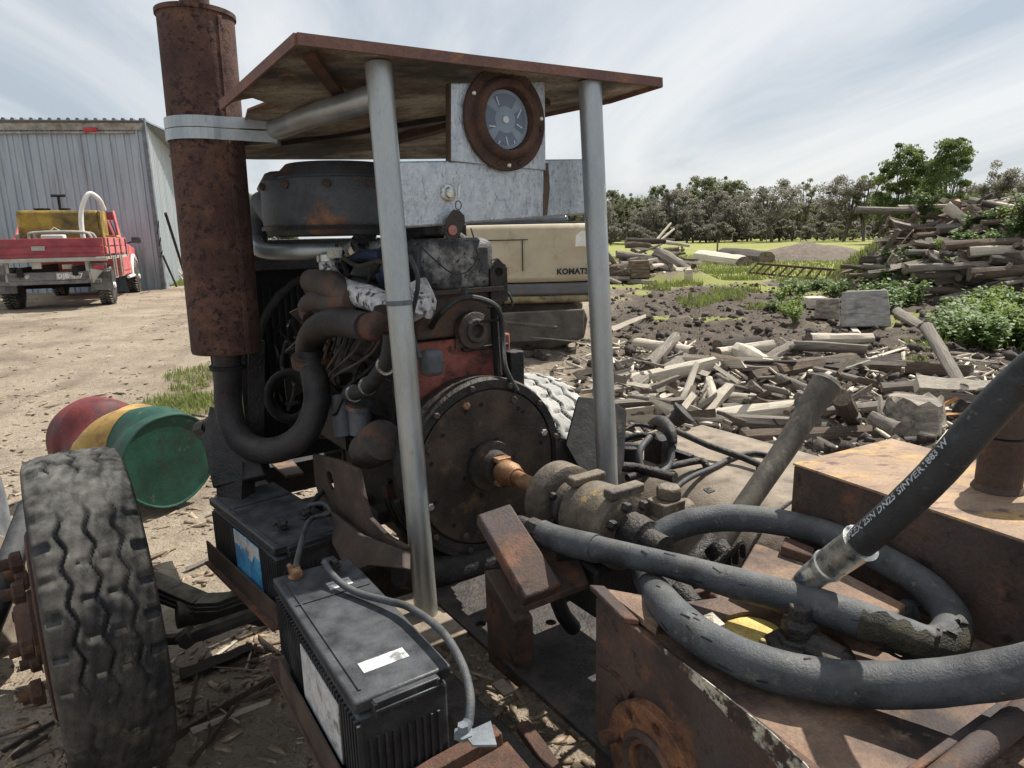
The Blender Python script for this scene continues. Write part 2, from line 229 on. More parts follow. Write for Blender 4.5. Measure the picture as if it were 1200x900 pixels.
# ---------------------------------------------------------------- mesh builder
class MB:
    def __init__(s): s.v = []; s.f = []; s.m = []
    def add(s, vs, fs, mi=0):
        o = len(s.v); s.v += [V(q) for q in vs]; s.f += [tuple(i+o for i in f) for f in fs]; s.m += [mi]*len(fs); return s
    def box(s, c, size, ax=None, mi=0):
        ax = ax or (V((1, 0, 0)), V((0, 1, 0)), ZU); c = V(c)
        vs = [c + ax[0]*(size[0]/2*i) + ax[1]*(size[1]/2*j) + ax[2]*(size[2]/2*k) for k in (-1, 1) for j in (-1, 1) for i in (-1, 1)]
        return s.add(vs, [(0, 2, 3, 1), (4, 5, 7, 6), (0, 1, 5, 4), (2, 6, 7, 3), (0, 4, 6, 2), (1, 3, 7, 5)], mi)
    def bar(s, a, b, wd, th, up=ZU, mi=0):
        a = V(a); b = V(b); d = (b-a); L = d.length; d.normalize(); x = d.cross(up).normalized(); y = x.cross(d)
        return s.box((a+b)/2, (L, wd, th), (d, x, y), mi)
    def plate(s, pts, th, mi=0):
        pts = [V(p) for p in pts]; n = V((0, 0, 0))
        for i in range(len(pts)): n += pts[i].cross(pts[(i+1) % len(pts)])
        n.normalize(); return s.extr(pts, n*(-th), mi)
    def extr(s, pts, vec, mi=0):
        pts = [V(p) for p in pts]; k = len(pts); vec = V(vec)
        vs = pts + [p+vec for p in pts]
        fs = [tuple(range(k)), tuple(reversed(range(k, 2*k)))] + [(i, i+k, (i+1) % k+k, (i+1) % k) for i in range(k)]
        return s.add(vs, fs, mi)
    def tube(s, pts, r, n=12, smooth=0, caps=True, mi=0, closed=False, lump=0, wob=0):
        pts = [V(p) for p in pts]; rs = list(r) if hasattr(r, '__len__') else [r]*len(pts)
        if smooth:
            q = []; qr = []; m = len(pts)
            for i in range(m-1):
                p0 = pts[max(i-1, 0)]; p1 = pts[i]; p2 = pts[i+1]; p3 = pts[min(i+2, m-1)]
                for k in range(smooth):
                    t = k/smooth
                    q.append(.5*((2*p1)+(p2-p0)*t+(2*p0-5*p1+4*p2-p3)*t*t+(3*p1-p0-3*p2+p3)*t**3)); qr.append(rs[i]*(1-t)+rs[i+1]*t)
            q.append(pts[-1]); qr.append(rs[-1]); pts = q; rs = qr
        if wob: rs = [r_*(1+wob*(math.sin(i*.37+1)*.6+math.sin(i*.93)*.4+math.sin(i*2.1)*.25)) for i, r_ in enumerate(rs)]
        s.path = pts
        T = [(pts[min(i+1, len(pts)-1)]-pts[max(i-1, 0)]).normalized() for i in range(len(pts))]
        up = ZU if abs(T[0].z) < .9 else V((1, 0, 0)); x = T[0].cross(up).normalized(); o = len(s.v); vs = []
        s.frames = []
        for i, p in enumerate(pts):
            x = (x - T[i]*x.dot(T[i])).normalized(); y = T[i].cross(x); s.frames.append((p, T[i], x, y, rs[i]))
            for k in range(n):
                a = 2*math.pi*k/n; rr = rs[i]*(1+(random.uniform(-lump, lump) if lump else 0)); vs.append(p + x*(rr*math.cos(a)) + y*(rr*math.sin(a)))
        fs = [(i*n+k, i*n+(k+1) % n, (i+1)*n+(k+1) % n, (i+1)*n+k) for i in range(len(pts)-1) for k in range(n)]
        if caps: fs += [tuple(reversed(range(n))), tuple(range((len(pts)-1)*n, len(pts)*n))]
        return s.add(vs, fs, mi)
    def lathe(s, o, ax, prof, n=32, mi=0, jit=0):
        o = V(o); ax = V(ax).normalized(); up = ZU if abs(ax.z) < .9 else V((1, 0, 0)); x = ax.cross(up).normalized(); y = ax.cross(x)
        vs = []
        for (t, r) in prof:
            for k in range(n):
                a = 2*math.pi*k/n; rr = r + (random.uniform(-jit, jit) if jit else 0)
                vs.append(o + ax*t + x*(rr*math.cos(a)) + y*(rr*math.sin(a)))
        fs = [(i*n+k, i*n+(k+1) % n, (i+1)*n+(k+1) % n, (i+1)*n+k) for i in range(len(prof)-1) for k in range(n)]
        fs += [tuple(reversed(range(n))), tuple(range((len(prof)-1)*n, len(prof)*n))]
        return s.add(vs, fs, mi)
    def cyl(s, a, b, r, n=20, mi=0):
        a = V(a); b = V(b); return s.lathe(a, b-a, [(0, r), ((b-a).length, r)], n, mi)
    def bolt(s, c, ax, r=.011, h=.01, mi=0):
        ax = V(ax).normalized(); return s.lathe(V(c), ax, [(0, r), (h*.8, r), (h, r*.8)], 6, mi)
    def mesh(s, name, mats, off=None, smooth=38):
        me = bpy.data.meshes.new(name); off = V(off) if off is not None else V((0, 0, 0))
        me.from_pydata([tuple(q-off) for q in s.v], [], s.f); me.update()
        for m in mats: me.materials.append(MT[m] if isinstance(m, str) else m)
        if len(mats) > 1: me.polygons.foreach_set('material_index', s.m)
        if smooth: me.polygons.foreach_set('use_smooth', [True]*len(me.polygons)); me.set_sharp_from_angle(angle=rad(smooth))
        return me
def recalc(me):
    import bmesh
    b = bmesh.new(); b.from_mesh(me); bmesh.ops.recalc_face_normals(b, faces=b.faces); b.to_mesh(me); b.free()
ORG = {}
def thing(name, label, cat, loc, group=None):
    o = bpy.data.objects.new(name, None); o.empty_display_size = .1; COL.objects.link(o); o.location = V(loc)
    o['label'] = label; o['category'] = cat
    if group: o['group'] = group
    ORG[o] = V(loc); return o
def part(name, mb, mats, parent=None, bevel=0, smooth=38, label=None, kind=None, fix=True):
    """links the shapes collected in mb as ONE mesh object; world coordinates in, local to the thing out"""
    mats = [mats] if isinstance(mats, str) else mats
    org = ORG.get(parent, V((0, 0, 0)))
    me = mb.mesh(name, mats, org, smooth)
    if fix: recalc(me)
    o = bpy.data.objects.new(name, me); COL.objects.link(o)
    if parent: o.parent = parent
    ORG[o] = org
    if bevel:
        b = o.modifiers.new('bevel', 'BEVEL'); b.width = bevel; b.segments = 2; b.limit_method = 'ANGLE'; b.angle_limit = rad(40)
    if label: o['label'] = label
    if kind: o['kind'] = kind
    return o
def solo(name, mb, mats, label, cat, group=None, loc=None, **k):
    """a thing that is one mesh"""
    mats = [mats] if isinstance(mats, str) else mats
    if loc is None:
        lo = [min(q[i] for q in mb.v) for i in range(3)]; hi = [max(q[i] for q in mb.v) for i in range(3)]; loc = ((lo[0]+hi[0])/2, (lo[1]+hi[1])/2, lo[2])
    me = mb.mesh(name, mats, loc, k.get('smooth', 38)); recalc(me)
    o = bpy.data.objects.new(name, me); COL.objects.link(o); o.location = loc; o['label'] = label; o['category'] = cat
    if group: o['group'] = group
    if k.get('bevel'):
        b = o.modifiers.new('bevel', 'BEVEL'); b.width = k['bevel']; b.segments = 2; b.limit_method = 'ANGLE'; b.angle_limit = rad(40)
    ORG[o] = V(loc); return o
def text_mb(txt, size, origin, xd, yd, th=.0015, align='LEFT', space=1.0, bold=0.0, warp=None):
    """flat lettering as thin geometry"""
    c = bpy.data.curves.new('t', 'FONT'); c.body = txt; c.size = size; c.align_x = align; c.space_character = space; c.offset = bold; c.resolution_u = 2
    o = bpy.data.objects.new('t', c); COL.objects.link(o); dg = bpy.context.evaluated_depsgraph_get(); me = bpy.data.meshes.new_from_object(o.evaluated_get(dg))
    mb = MB(); xd = V(xd).normalized(); yd = V(yd).normalized(); n = xd.cross(yd)
    vs = [warp(v.co) if warp else V(origin)+xd*v.co.x+yd*v.co.y+n*th for v in me.vertices]
    mb.add(vs, [tuple(p.vertices) for p in me.polygons])
    bpy.data.objects.remove(o); bpy.data.curves.remove(c); bpy.data.meshes.remove(me); return mb
# ================================================================ SETTING: ground
def axis(lo, hi, s, n):
    a = math.asinh(lo/s); b = math.asinh(hi/s); return s*np.sinh(np.linspace(a, b, n))
gx = axis(-420, 600, 2.6, 760); gy = axis(-10, 1500, 4.0, 760)-1.0
GX, GY = np.meshgrid(gx, gy); gxf, gyf = GX.ravel(), GY.ravel()
GZ = ground_h(gxf, gyf)
mud = mudmask(gxf, gyf)
nz = fbm(gxf, gyf, .45, 4)
grs = sstep(19, 24, gyf + nz*9)*sstep(-5.0, -2.0, gxf-.0)        # paddock beyond the yard
grs = np.maximum(grs, sstep(60, 90, gyf))
pt = sstep(.09, .20, fbm(gxf+31, gyf+7, .55, 4)) * sstep(9, 13, gyf) * sstep(1, 3, gxf) * .75   # weedy patches between clods
grs = np.clip(np.maximum(grs, pt*.9), 0, 1)
hp = np.clip(heap(gxf, gyf)*2, 0, 1); grs = grs*(1-hp); mud = np.maximum(mud*(1-grs*.6), hp)
pale = np.exp(-(((gxf-4.6)/1.8)**2+((gyf-21.3)/2.5)**2))
me = bpy.data.meshes.new('ground'); nv = len(gxf); me.vertices.add(nv)
me.vertices.foreach_set('co', np.stack([gxf, gyf, GZ], 1).ravel())
ny, nx = GX.shape; ii = (np.arange(ny-1)[:, None]*nx+np.arange(nx-1)[None]).ravel()
q = np.stack([ii, ii+1, ii+nx+1, ii+nx], 1).astype(np.int32)
me.loops.add(q.size); me.loops.foreach_set('vertex_index', q.ravel()); me.polygons.add(len(q)); me.polygons.foreach_set('loop_start', np.arange(len(q))*4)
me.update(); me.validate(); me.polygons.foreach_set('use_smooth', np.ones(len(q), bool))
at = me.color_attributes.new('zone', 'FLOAT_COLOR', 'POINT')
at.data.foreach_set('color', np.stack([mud, grs, pale, np.ones(nv)], 1).astype(np.float32).ravel())
gm = bpy.data.materials.new('yard_ground'); gm.use_nodes = True; t = gm.node_tree; N = t.nodes; L = t.links; B = N['Principled BSDF']
tc = N.new('ShaderNodeTexCoord'); va = N.new('ShaderNodeVertexColor'); va.layer_name = 'zone'; sp = N.new('ShaderNodeSeparateColor'); L.new(va.outputs[0], sp.inputs[0])
def gn(s, d=6, r=.65):
    n = N.new('ShaderNodeTexNoise'); n.inputs['Scale'].default_value = s; n.inputs['Detail'].default_value = d; n.inputs['Roughness'].default_value = r; L.new(tc.outputs['Object'], n.inputs[0]); return n.outputs[0]
def gr(src, stops):
    r = N.new('ShaderNodeValToRGB'); L.new(src, r.inputs[0]); e = r.color_ramp.elements
    e[0].position = stops[0][0]; e[0].color = col(stops[0][1]); e[1].position = stops[-1][0]; e[1].color = col(stops[-1][1])
    for p_, c_ in stops[1:-1]: k_ = e.new(p_); k_.color = col(c_)
    return r.outputs[0]
def gmix(f, a, b, bt='MIX'):
    x = N.new('ShaderNodeMixRGB'); x.blend_type = bt
    for i, s_ in enumerate((f, a, b)):
        if isinstance(s_, (int, float)): x.inputs[i].default_value = s_
        elif isinstance(s_, tuple): x.inputs[i].default_value = col(s_)
        else: L.new(s_, x.inputs[i])
    return x.outputs[0]
big = gn(.5); fin = gn(22, 8, .75); med = gn(3.2, 7, .7); grit = gn(75, 4, .7)
dirt = gmix(gr(fin, [(.35, (0,)*3), (.68, (1,)*3)]), gr(med, [(.3, (.20, .155, .115)), (.5, (.31, .25, .19)), (.7, (.42, .35, .27))]), (.46, .39, .30))
dirt = gmix(gr(grit, [(.55, (0,)*3), (.68, (.75,)*3)]), dirt, (.085, .06, .045))
dirt = gmix(gr(big, [(.46, (0,)*3), (.66, (.6,)*3)]), dirt, (.18, .14, .105)); dirt = gmix(gr(gn(1.3, 5, .6), [(.5, (0,)*3), (.64, (.5,)*3)]), dirt, (.13, .10, .078))
mudc = gmix(gr(fin, [(.42, (0,)*3), (.66, (1,)*3)]), gr(med, [(.3, (.03, .024, .02)), (.52, (.07, .056, .046)), (.72, (.17, .14, .11))]), (.13, .105, .085))
mudc = gmix(gr(grit, [(.54, (0,)*3), (.68, (.8,)*3)]), mudc, (.34, .29, .23))
grc = gr(fin, [(.3, (.13, .15, .045)), (.5, (.22, .24, .075)), (.7, (.33, .33, .13))])
grc = gmix(gr(gn(.12, 5, .6), [(.4, (0,)*3), (.62, (.6,)*3)]), grc, (.32, .30, .12))
c_ = gmix(sp.outputs[0], dirt, mudc)
sm = N.new('ShaderNodeMath'); sm.operation = 'MULTIPLY_ADD'; L.new(med, sm.inputs[0]); sm.inputs[1].default_value = .6; sm.inputs[2].default_value = -.3
s2 = N.new('ShaderNodeMath'); s2.operation = 'ADD'; L.new(sm.outputs[0], s2.inputs[0]); L.new(sp.outputs[1], s2.inputs[1])
c_ = gmix(gr(s2.outputs[0], [(.35, (0,)*3), (.6, (1,)*3)]), c_, grc)
L.new(c_, B.inputs['Base Color']); B.inputs['Roughness'].default_value = .95; B.inputs['Specular IOR Level'].default_value = .15
bp = N.new('ShaderNodeBump'); bp.inputs['Strength'].default_value = .8; bp.inputs['Distance'].default_value = .03
ad = N.new('ShaderNodeMath'); ad.operation = 'ADD'; L.new(fin, ad.inputs[0]); L.new(grit, ad.inputs[1]); L.new(ad.outputs[0], bp.inputs['Height']); L.new(bp.outputs[0], B.inputs['Normal'])
me.materials.append(gm)
g = bpy.data.objects.new('ground', me); COL.objects.link(g); g['kind'] = 'structure'; g['label'] = 'pale dirt yard, churned dark mud and green paddock'

def np_mesh(name, vs, quads, m, kind='stuff', label=None, smooth=False, cat=None):
    me = bpy.data.meshes.new(name); me.vertices.add(len(vs)); me.vertices.foreach_set('co', vs.astype(np.float32).ravel())
    k = quads.shape[1]; me.loops.add(quads.size); me.loops.foreach_set('vertex_index', quads.astype(np.int32).ravel()); me.polygons.add(len(quads)); me.polygons.foreach_set('loop_start', np.arange(len(quads))*k)
    me.update(); me.validate()
    if smooth: me.polygons.foreach_set('use_smooth', np.ones(len(quads), bool))
    me.materials.append(MT[m]); o = bpy.data.objects.new(name, me)
    if kind is not None: COL.objects.link(o); o['kind'] = kind
    if label: o['label'] = label
    if cat: o['category'] = cat
    return o
def scatter_pts(n, f):
    """positions biased towards the camera, accepted by f(x,y)"""
    X = []; Y = []; c = 0
    while c < n:
        r = .5+22*rng.random(n)**1.9; a = rad(-46)+rad(92)*rng.random(n); x = r*np.sin(a); y = r*np.cos(a)
        k = rng.random(n) < f(x, y); X.append(x[k]); Y.append(y[k]); c += k.sum()
    return np.concatenate(X)[:n], np.concatenate(Y)[:n]
def boxes(x, y, L_, W_, T_, lift, tilt=.35, yawr=None):
    n = len(x); yw = rng.random(n)*math.pi*2 if yawr is None else yawr; pi = (rng.random(n)-.5)*2*tilt; ro = (rng.random(n)-.5)*2*tilt
    ex = np.stack([np.cos(yw)*np.cos(pi), np.sin(yw)*np.cos(pi), np.sin(pi)], 1); ez = np.stack([-np.cos(yw)*np.sin(pi)+np.sin(yw)*np.sin(ro), -np.sin(yw)*np.sin(pi)-np.cos(yw)*np.sin(ro), np.cos(pi)*np.cos(ro)], 1)
    ey = np.cross(ez, ex); c = np.stack([x, y, ground_h(x, y)+lift], 1)
    vs = []
    for k in (-.5, .5):
        for (i, j) in ((-.5, -.35), (.5, -.5), (.4, .5), (-.5, .4)):
            vs.append(c + ex*(L_*i)[:, None]*(1+.3*(rng.random((n, 1))-.5)) + ey*(W_*j)[:, None] + ez*(T_*k)[:, None])
    vs = np.stack(vs, 1).reshape(-1, 3); b = (np.arange(n)*8)[:, None]
    fc = np.array([(3, 2, 1, 0), (4, 5, 6, 7), (0, 1, 5, 4), (1, 2, 6, 5), (2, 3, 7, 6), (3, 0, 4, 7)])
    return vs, (b[:, :, None]+fc[None]).reshape(-1, 4)
dirtf = lambda x, y: (1-mudmask(x, y))*(.35+.65*(fbm(x, y, 1.2, 3) > 0))*(1-.7*sstep(5, 9, y))
x, y = scatter_pts(15000, dirtf); s = .009+.042*rng.random(len(x))**3
v_, f_ = boxes(x, y, s*1.6, s*.55, s*.18, s*.06); np_mesh('bark_litter', v_, f_, 'chip', label='bark and wood chips littering the pale dirt', cat='bark chips')
x, y = scatter_pts(650, dirtf); s = .04+.08*rng.random(len(x))**2
v_, f_ = boxes(x, y, s*1.5, s*.18, s*.12, s*.08, .2); np_mesh('twig_litter', v_, f_, 'chip', label='twigs and bark strips scattered on the dirt', cat='twigs')
mudf = lambda x, y: mudmask(x, y)*(y > 2.6)
x, y = scatter_pts(7000, mudf); s = .015+.10*rng.random(len(x))**5
v_, f_ = boxes(x, y, s*1.2, s, s*.8, s*.1, 1.2); np_mesh('soil_clods', v_, f_, 'clod', label='churned dark clods of mud across the yard', cat='mud clods', smooth=False)
x, y = scatter_pts(4500, lambda x, y: mudf(x, y)*(y < 9.5)); s = .02+.16*rng.random(len(x))**3.5
v_, f_ = boxes(x, y, s*1.8, s*.22, s*.15, s*.1, .5); np_mesh('wood_splinters', v_, f_, 'wood_pale', label='pale splinters and bark scraps among the mud', cat='splinters')
def blades(x, y, h, w_, name, m, label, cat, dz=0):
    n = len(x); a = rng.random(n)*6.283; lean = (rng.random(n)-.2)*.9; zb = ground_h(x, y)+dz
    d = np.stack([np.cos(a), np.sin(a), a*0], 1); p = np.stack([-np.sin(a), np.cos(a), a*0], 1)
    c = np.stack([x, y, zb-.01], 1); up = np.array([0, 0, 1.])
    m1 = c + up*(h*.55)[:, None] + d*(h*lean*.3)[:, None]; tp = c + up*(h*.9)[:, None] + d*(h*lean)[:, None]
    vs = np.stack([c-p*(w_/2)[:, None], c+p*(w_/2)[:, None], m1+p*(w_*.4)[:, None], m1-p*(w_*.4)[:, None], tp+p*(w_*.08)[:, None], tp-p*(w_*.08)[:, None]], 1).reshape(-1, 3)
    b = (np.arange(n)*6)[:, None]; fc = np.array([(0, 1, 2, 3), (3, 2, 4, 5)])
    return np_mesh(name, vs, (b[:, :, None]+fc[None]).reshape(-1, 4), m, label=label, cat=cat)
def tuftpts(spots, per):
    X = []; Y = []
    for (px, py, r) in spots:
        c = GT(px, py); k = int(per*r*r*4)+30; a = rng.random(k)*6.283; q_ = r*np.sqrt(rng.random(k)); X.append(c.x+q_*np.cos(a)*1.4); Y.append(c.y+q_*np.sin(a))
    return np.concatenate(X), np.concatenate(Y)
x, y = tuftpts([(795, 336, .55), (770, 340, .3), (832, 352, .6), (860, 345, .5), (815, 358, .3), (1120, 300, .7), (905, 362, .4), (955, 330, .5), (990, 318, .7), (880, 318, .5), (925, 330, .4), (870, 328, .5), (845, 320, .6), (1160, 405, .6), (1190, 300, .6)], 420)
blades(x, y, .06+.20*rng.random(len(x))**1.5, np.full(len(x), .020), 'grass_tufts', 'grass', 'bright green grass tufts between mud and logs', 'grass')
x, y = tuftpts([(1060, 420, .22), (1090, 408, .3), (225, 478, .32), (205, 470, .22), (243, 470, .25), (238, 440, .3), (222, 455, .15), (196, 332, .7), (212, 334, .8)], 2200)
blades(x, y, .03+.075*rng.random(len(x)), np.full(len(x), .008), 'short_grass', 'grass', 'small patch of short green grass on the pale dirt', 'grass')
x = 3+30*rng.random(22000); y = 23+rng.random(22000)*24; k = (heap(x, y) < .02); x = x[k]; y = y[k]
blades(x, y, .06+.14*rng.random(len(x)), np.full(len(x), .05), 'paddock_grass', 'grass', 'green grass of the paddock beyond the yard', 'grass')

# dirt mound in the paddock edge
c0 = GT(948, 304); mb = MB(); nr, na = 16, 48; R1 = 3.1
vs = []
for i in range(nr+1):
    for j in range(na):
        r_ = R1*i/nr; a = 6.283*j/na; X = c0.x+r_*1.3*math.cos(a); Y = c0.y+r_*math.sin(a)
        hh = 1.02*max(0, 1-(i/nr)**1.25)*(.8+.4*float(fbm(np.array([X]), np.array([Y]), .6, 3)[0]+.5)) + .1*float(fbm(np.array([X]), np.array([Y]), 3, 3)[0])*(1 if i < nr else 0)
        vs.append((X, Y, gh(X, Y)+hh-.05))
mb.add(vs, [(i*na+j, i*na+(j+1) % na, (i+1)*na+(j+1) % na, (i+1)*na+j) for i in range(nr) for j in range(na)])
solo('dirt_mound', mb, 'mound', 'brown heap of loose soil on the grass before the trees', 'dirt heap', smooth=80)

# ================================================================ shed
S0 = GT(192, 339); _z = (S0-CAM).dot(_F); Hs = P(170, 141, _z*.965).z - S0.z; S0.z -= .03
d1 = yaw(-99); d2 = yaw(-20)                                   # front wall runs left, side wall runs away
# aim front wall so that its eave meets the left frame edge at the right height
shed = thing('metal_shed', 'large corrugated metal shed behind the red ute', 'shed', S0)
def wall(o, d, L_, h0, h1, m, nrib, nm):
    n = yaw(0); n = V((d.y, -d.x, 0));  n = n if n.dot(CAM-o) > 0 else -n
    per = 4; k = 0; pw = L_/nrib
    while k < nrib:
        mb = MB(); ke = min(k+per, nrib); s0 = k*pw; s1 = ke*pw
        ha = h0+(h1-h0)*s0/L_; hb = h0+(h1-h0)*s1/L_
        mb.extr([o+d*(s0+.002), o+d*(s1-.002), o+d*(s1-.002)+ZU*hb, o+d*(s0+.002)+ZU*ha], n*-.01)
        for j in range(k, ke):
            s_ = (j+.5)*pw; hh = h0+(h1-h0)*s_/L_
            b_ = [o+d*(s_-.035)+n*.001, o+d*(s_+.035)+n*.001, o+d*(s_+.018)+n*.035, o+d*(s_-.018)+n*.035]
            mb.extr(b_, ZU*hh)
            s_ = j*pw+.03
            mb.extr([o+d*(s_-.02)+n*.001, o+d*(s_+.02)+n*.001, o+d*(s_+.01)+n*.02, o+d*(s_-.01)+n*.02], ZU*hh)
        part('wall_sheet', mb, m, shed, smooth=0); k = ke
    return n
part('wall_backing', MB().extr([S0+d1*.1, S0+d1*8.9, S0+d1*8.9+ZU*(Hs-.3), S0+d1*.1+ZU*(Hs-.3)], d2*.05), 'flash', shed).location = d2*.06  # solid sheet added behind the cladding to stop light leaking between sheets
nF = wall(S0, d1, 9.0, Hs-.12, Hs-.16, 'shed', 28, 'front'); nS = wall(S0, d2, 14, Hs-.05, Hs+.2, 'shed_side_lit', 40, 'side')
mb = MB(); mb.bar(S0+nF*.05+ZU*(Hs-.16), S0+nF*.05+d1*9+ZU*(Hs-.20), .05, .16); part('gutter_board', mb, 'trim', shed)
mb = MB(); mb.bar(S0+nF*.06+ZU*(Hs-.30)+d1*.2, S0+nF*.06+d1*9+ZU*(Hs-.34), .05, .04); part('wall_batten', mb, 'trim', shed)
mb = MB(); mb.box(S0+nF*.02+nS*.02+ZU*Hs/2, (.09, .09, Hs), (nF, nS, ZU)); part('corner_flashing', mb, 'flash', shed)
mb = MB()
for j in range(46):
    p = S0+d1*(j*.2)+nF*.12+ZU*(Hs-.03); mb.extr([p-d1*.05, p+d1*.05, p+d1*.025+ZU*.05, p-d1*.025+ZU*.05], -nF*2.5)
mb.extr([S0+nF*.12+ZU*(Hs-.05), S0+nF*.12+d1*9.2+ZU*(Hs-.05), S0+nF*.12+d1*9.2+ZU*(Hs-.03), S0+nF*.12+ZU*(Hs-.03)], -nF*6)
part('roof_sheet', mb, 'flash', shed, smooth=0)
mb = MB(); mb.bar(S0+nS*.03+ZU*(Hs-.0), S0+nS*.03+d2*14+ZU*(Hs+.24), .06, .08); part('barge_capping', mb, 'flash', shed)
mb = MB(); pl = S0+d1*1.15+nF*.09+ZU*(Hs-.24); mb.box(pl, (.3, .06, .10), (d1, nF, ZU)); part('red_light', mb, 'lens', shed, bevel=.02)
for dz, ln in ((1.2, .1), (1.55, .16), (.9, .08)): part('door_latch', MB().tube([S0+nS*.06+ZU*dz, S0+nS*.1+nF*.08+ZU*(dz+ln), S0+nS*.05+nF*.1+ZU*(dz-ln)], .012, 5), 'black', shed)
def stick(a, b, r, m, lb, c='pole'): mb = MB(); mb.tube([a, b], r, 7); return solo('steel_pole' if m == 'black' else 'wooden_pole', mb, m, lb, c)
stick(GT(220, 333), P(194, 250, 16.6), .035, 'black', 'long dark pole leaning against the shed side wall')
stick(GT(207, 336), P(191, 300, 16.0), .025, 'black', 'short dark rod leaning low by the shed corner')
mb = MB(); c1 = GT(218, 329); 
for k in range(9): mb.tube([c1+V((random.uniform(-.3, .3), random.uniform(-.2, .2), 0)), c1+V((random.uniform(-.4, .4), 0, random.uniform(.3, .9)))], .02, 5)
solo('timber_scraps', mb, 'wood_pale', 'pale timber scraps standing against the shed side', 'scrap timber')

# ================================================================ ute
UY = -21; uo = GT(63, 364); uf = yaw(UY); ur = yaw(UY+90)
def Q(x, y, z): return uo + ur*x + uf*y + ZU*z
AXU = (ur, uf, ZU)
ute = thing('flatbed_ute', 'faded red flatbed ute with drop side tray parked before the shed', 'ute', uo)
def ub(c, s, mb=None): mb = mb or MB(); return mb.box(Q(*c), s, AXU)
part('tray_floor', ub((0, 1.25, .90), (1.9, 2.5, .05)), 'ute_grey', ute)
mb = ub((0, .03, 1.09), (1.84, .04, .34)); [ub((0, .005, z), (1.84, .02, .02), mb) for z in (1.0, 1.12)]; part('tailgate', mb, 'ute_red', ute, bevel=.01)
part('rear_rail', ub((0, -.01, .885), (1.92, .06, .07)), 'ute_pale', ute, bevel=.01)
for sx in (-1, 1):
    mb = ub((sx*.94, 1.28, 1.19), (.035, 2.4, .15)); part('drop_side', mb, 'ute_pink', ute, bevel=.008)
    mb = ub((sx*.945, 1.28, 1.03), (.03, 2.4, .13)); part('drop_side', mb, 'ute_pink', ute, bevel=.008)
    mb = MB(); ub((sx*.94, 1.28, .90), (.05, 2.45, .05), mb); part('side_rail', mb, 'ute_pale', ute)
    for yy in (.25, .95, 1.6, 2.3): part('stanchion', ub((sx*.965, yy, 1.07), (.03, .05, .36)), 'ute_grey', ute)
    for yy in (.45, 1.25): part('rope_rail', MB().tube([Q(sx*.98, yy, .92), Q(sx*.98, yy, .52), Q(sx*.98, yy+.25, .52), Q(sx*.98, yy+.25, .92)], .015, 5), 'ute_pale', ute)
    mb = MB(); mb.tube([Q(sx*.86, 2.5, .92), Q(sx*.80, 2.5, 1.72)], .03, 6); part('headboard_post', mb, 'ute_red', ute)
    mb = MB(); mb.tube([Q(sx*.93, 2.0, 1.22), Q(sx*.8, 2.45, 1.82)], .025, 6); part('headboard_stay', mb, 'ute_pink', ute)
mb = ub((0, 2.5, 1.72), (1.62, .05, .16)); part('headboard_bar', mb, 'ute_red', ute)
mb = MB(); [ub((x_, 2.5, 1.3), (.03, .03, .72), mb) for x_ in (-.5, -.25, .25, .5)]; part('headboard_mesh', mb, 'ute_red', ute)
part('data_plate', ub((-.08, -.02, 1.09), (.20, .012, .075)), 'plate', ute)
# chassis and rear end
mb = MB(); [ub((sx*.42, 2.2, .68), (.09, 4.4, .16), mb) for sx in (-1, 1)]; ub((0, .35, .62), (.9, .1, .1), mb); ub((0, 1.1, .42), (1.4, .16, .16), mb); part('chassis', mb, 'black', ute)
mb = ub((0, .1, .60), (1.25, .1, .15)); ub((0, .08, .49), (1.6, .06, .07), mb); part('rear_bumper', mb, 'ute_grey', ute, bevel=.01)
[part('light_bracket', ub((sx*.62, .08, .68), (.07, .05, .42)), 'ute_pale', ute) for sx in (-1, 1)]; mb = MB(); mb.plate([Q(.66, .02, .72), Q(.86, .02, .68), Q(.68, .02, .46)], .02); part('gusset', mb, 'ute_pale', ute)
for sx in (-1, 1):
    mb = ub((sx*.78, .05, .73), (.28, .05, .16)); lf = part('light_box', mb, 'ute_grey', ute); part('tail_lamp', ub((sx*.80, .01, .74), (.16, .03, .07)), 'lens', lf)
    part('mud_flap', ub((sx*.76, .33, .48), (.36, .02, .34)), 'ute_grey', ute)
pl = part('number_plate', ub((.30, .035, .60), (.37, .01, .12)), 'plate', ute)
part('plate_lettering', text_mb('DJB·457', .115, Q(.30-.17, .028, .562), ur, ZU, .002, space=1.05, bold=.003), 'white', pl, smooth=0, fix=False)
part('tow_hitch', MB().tube([Q(-.3, 0, .62), Q(-.3, -.1, .6)], .03, 8), 'ute_pale', ute); part('rail_bracket', ub((-.15, .02, .82), (.14, .06, .16)), 'ute_pale', ute); part('plate_lamp', ub((.3, .1, .76), (.16, .06, .08)), 'ute_pale', ute)
# cab
def hull(sec, x1=.78, x2=.66):
    """sections: list of (y, z) outline of the side, tumblehome given by z"""
    mb = MB(); n = len(sec)
    wz = lambda z: x1 if z < 1.15 else x1-(x1-x2)*(z-1.15)/.6
    vs = [Q(-wz(z), y_, z) for y_, z in sec]+[Q(wz(z), y_, z) for y_, z in sec]
    mb.add(vs, [tuple(range(n)), tuple(reversed(range(n, 2*n)))]+[(i, i+n, (i+1) % n+n, (i+1) % n) for i in range(n)]); return mb
body = part('body', hull([(2.6, .45), (2.6, 1.16), (4.0, 1.14), (5.0, 1.02), (5.15, .9), (5.15, .45)], .80, .80), 'ute_pink', ute, bevel=.04)
cabp = part('cab', hull([(2.62, 1.10), (2.68, 1.66), (2.85, 1.72), (3.5, 1.72), (3.62, 1.66), (4.02, 1.14)], .79, .62), 'ute_red', ute, bevel=.03)
mb = ub((0, 2.60, 1.42), (1.15, .05, .36)); part('rear_window', mb, 'glass', cabp, bevel=.02)
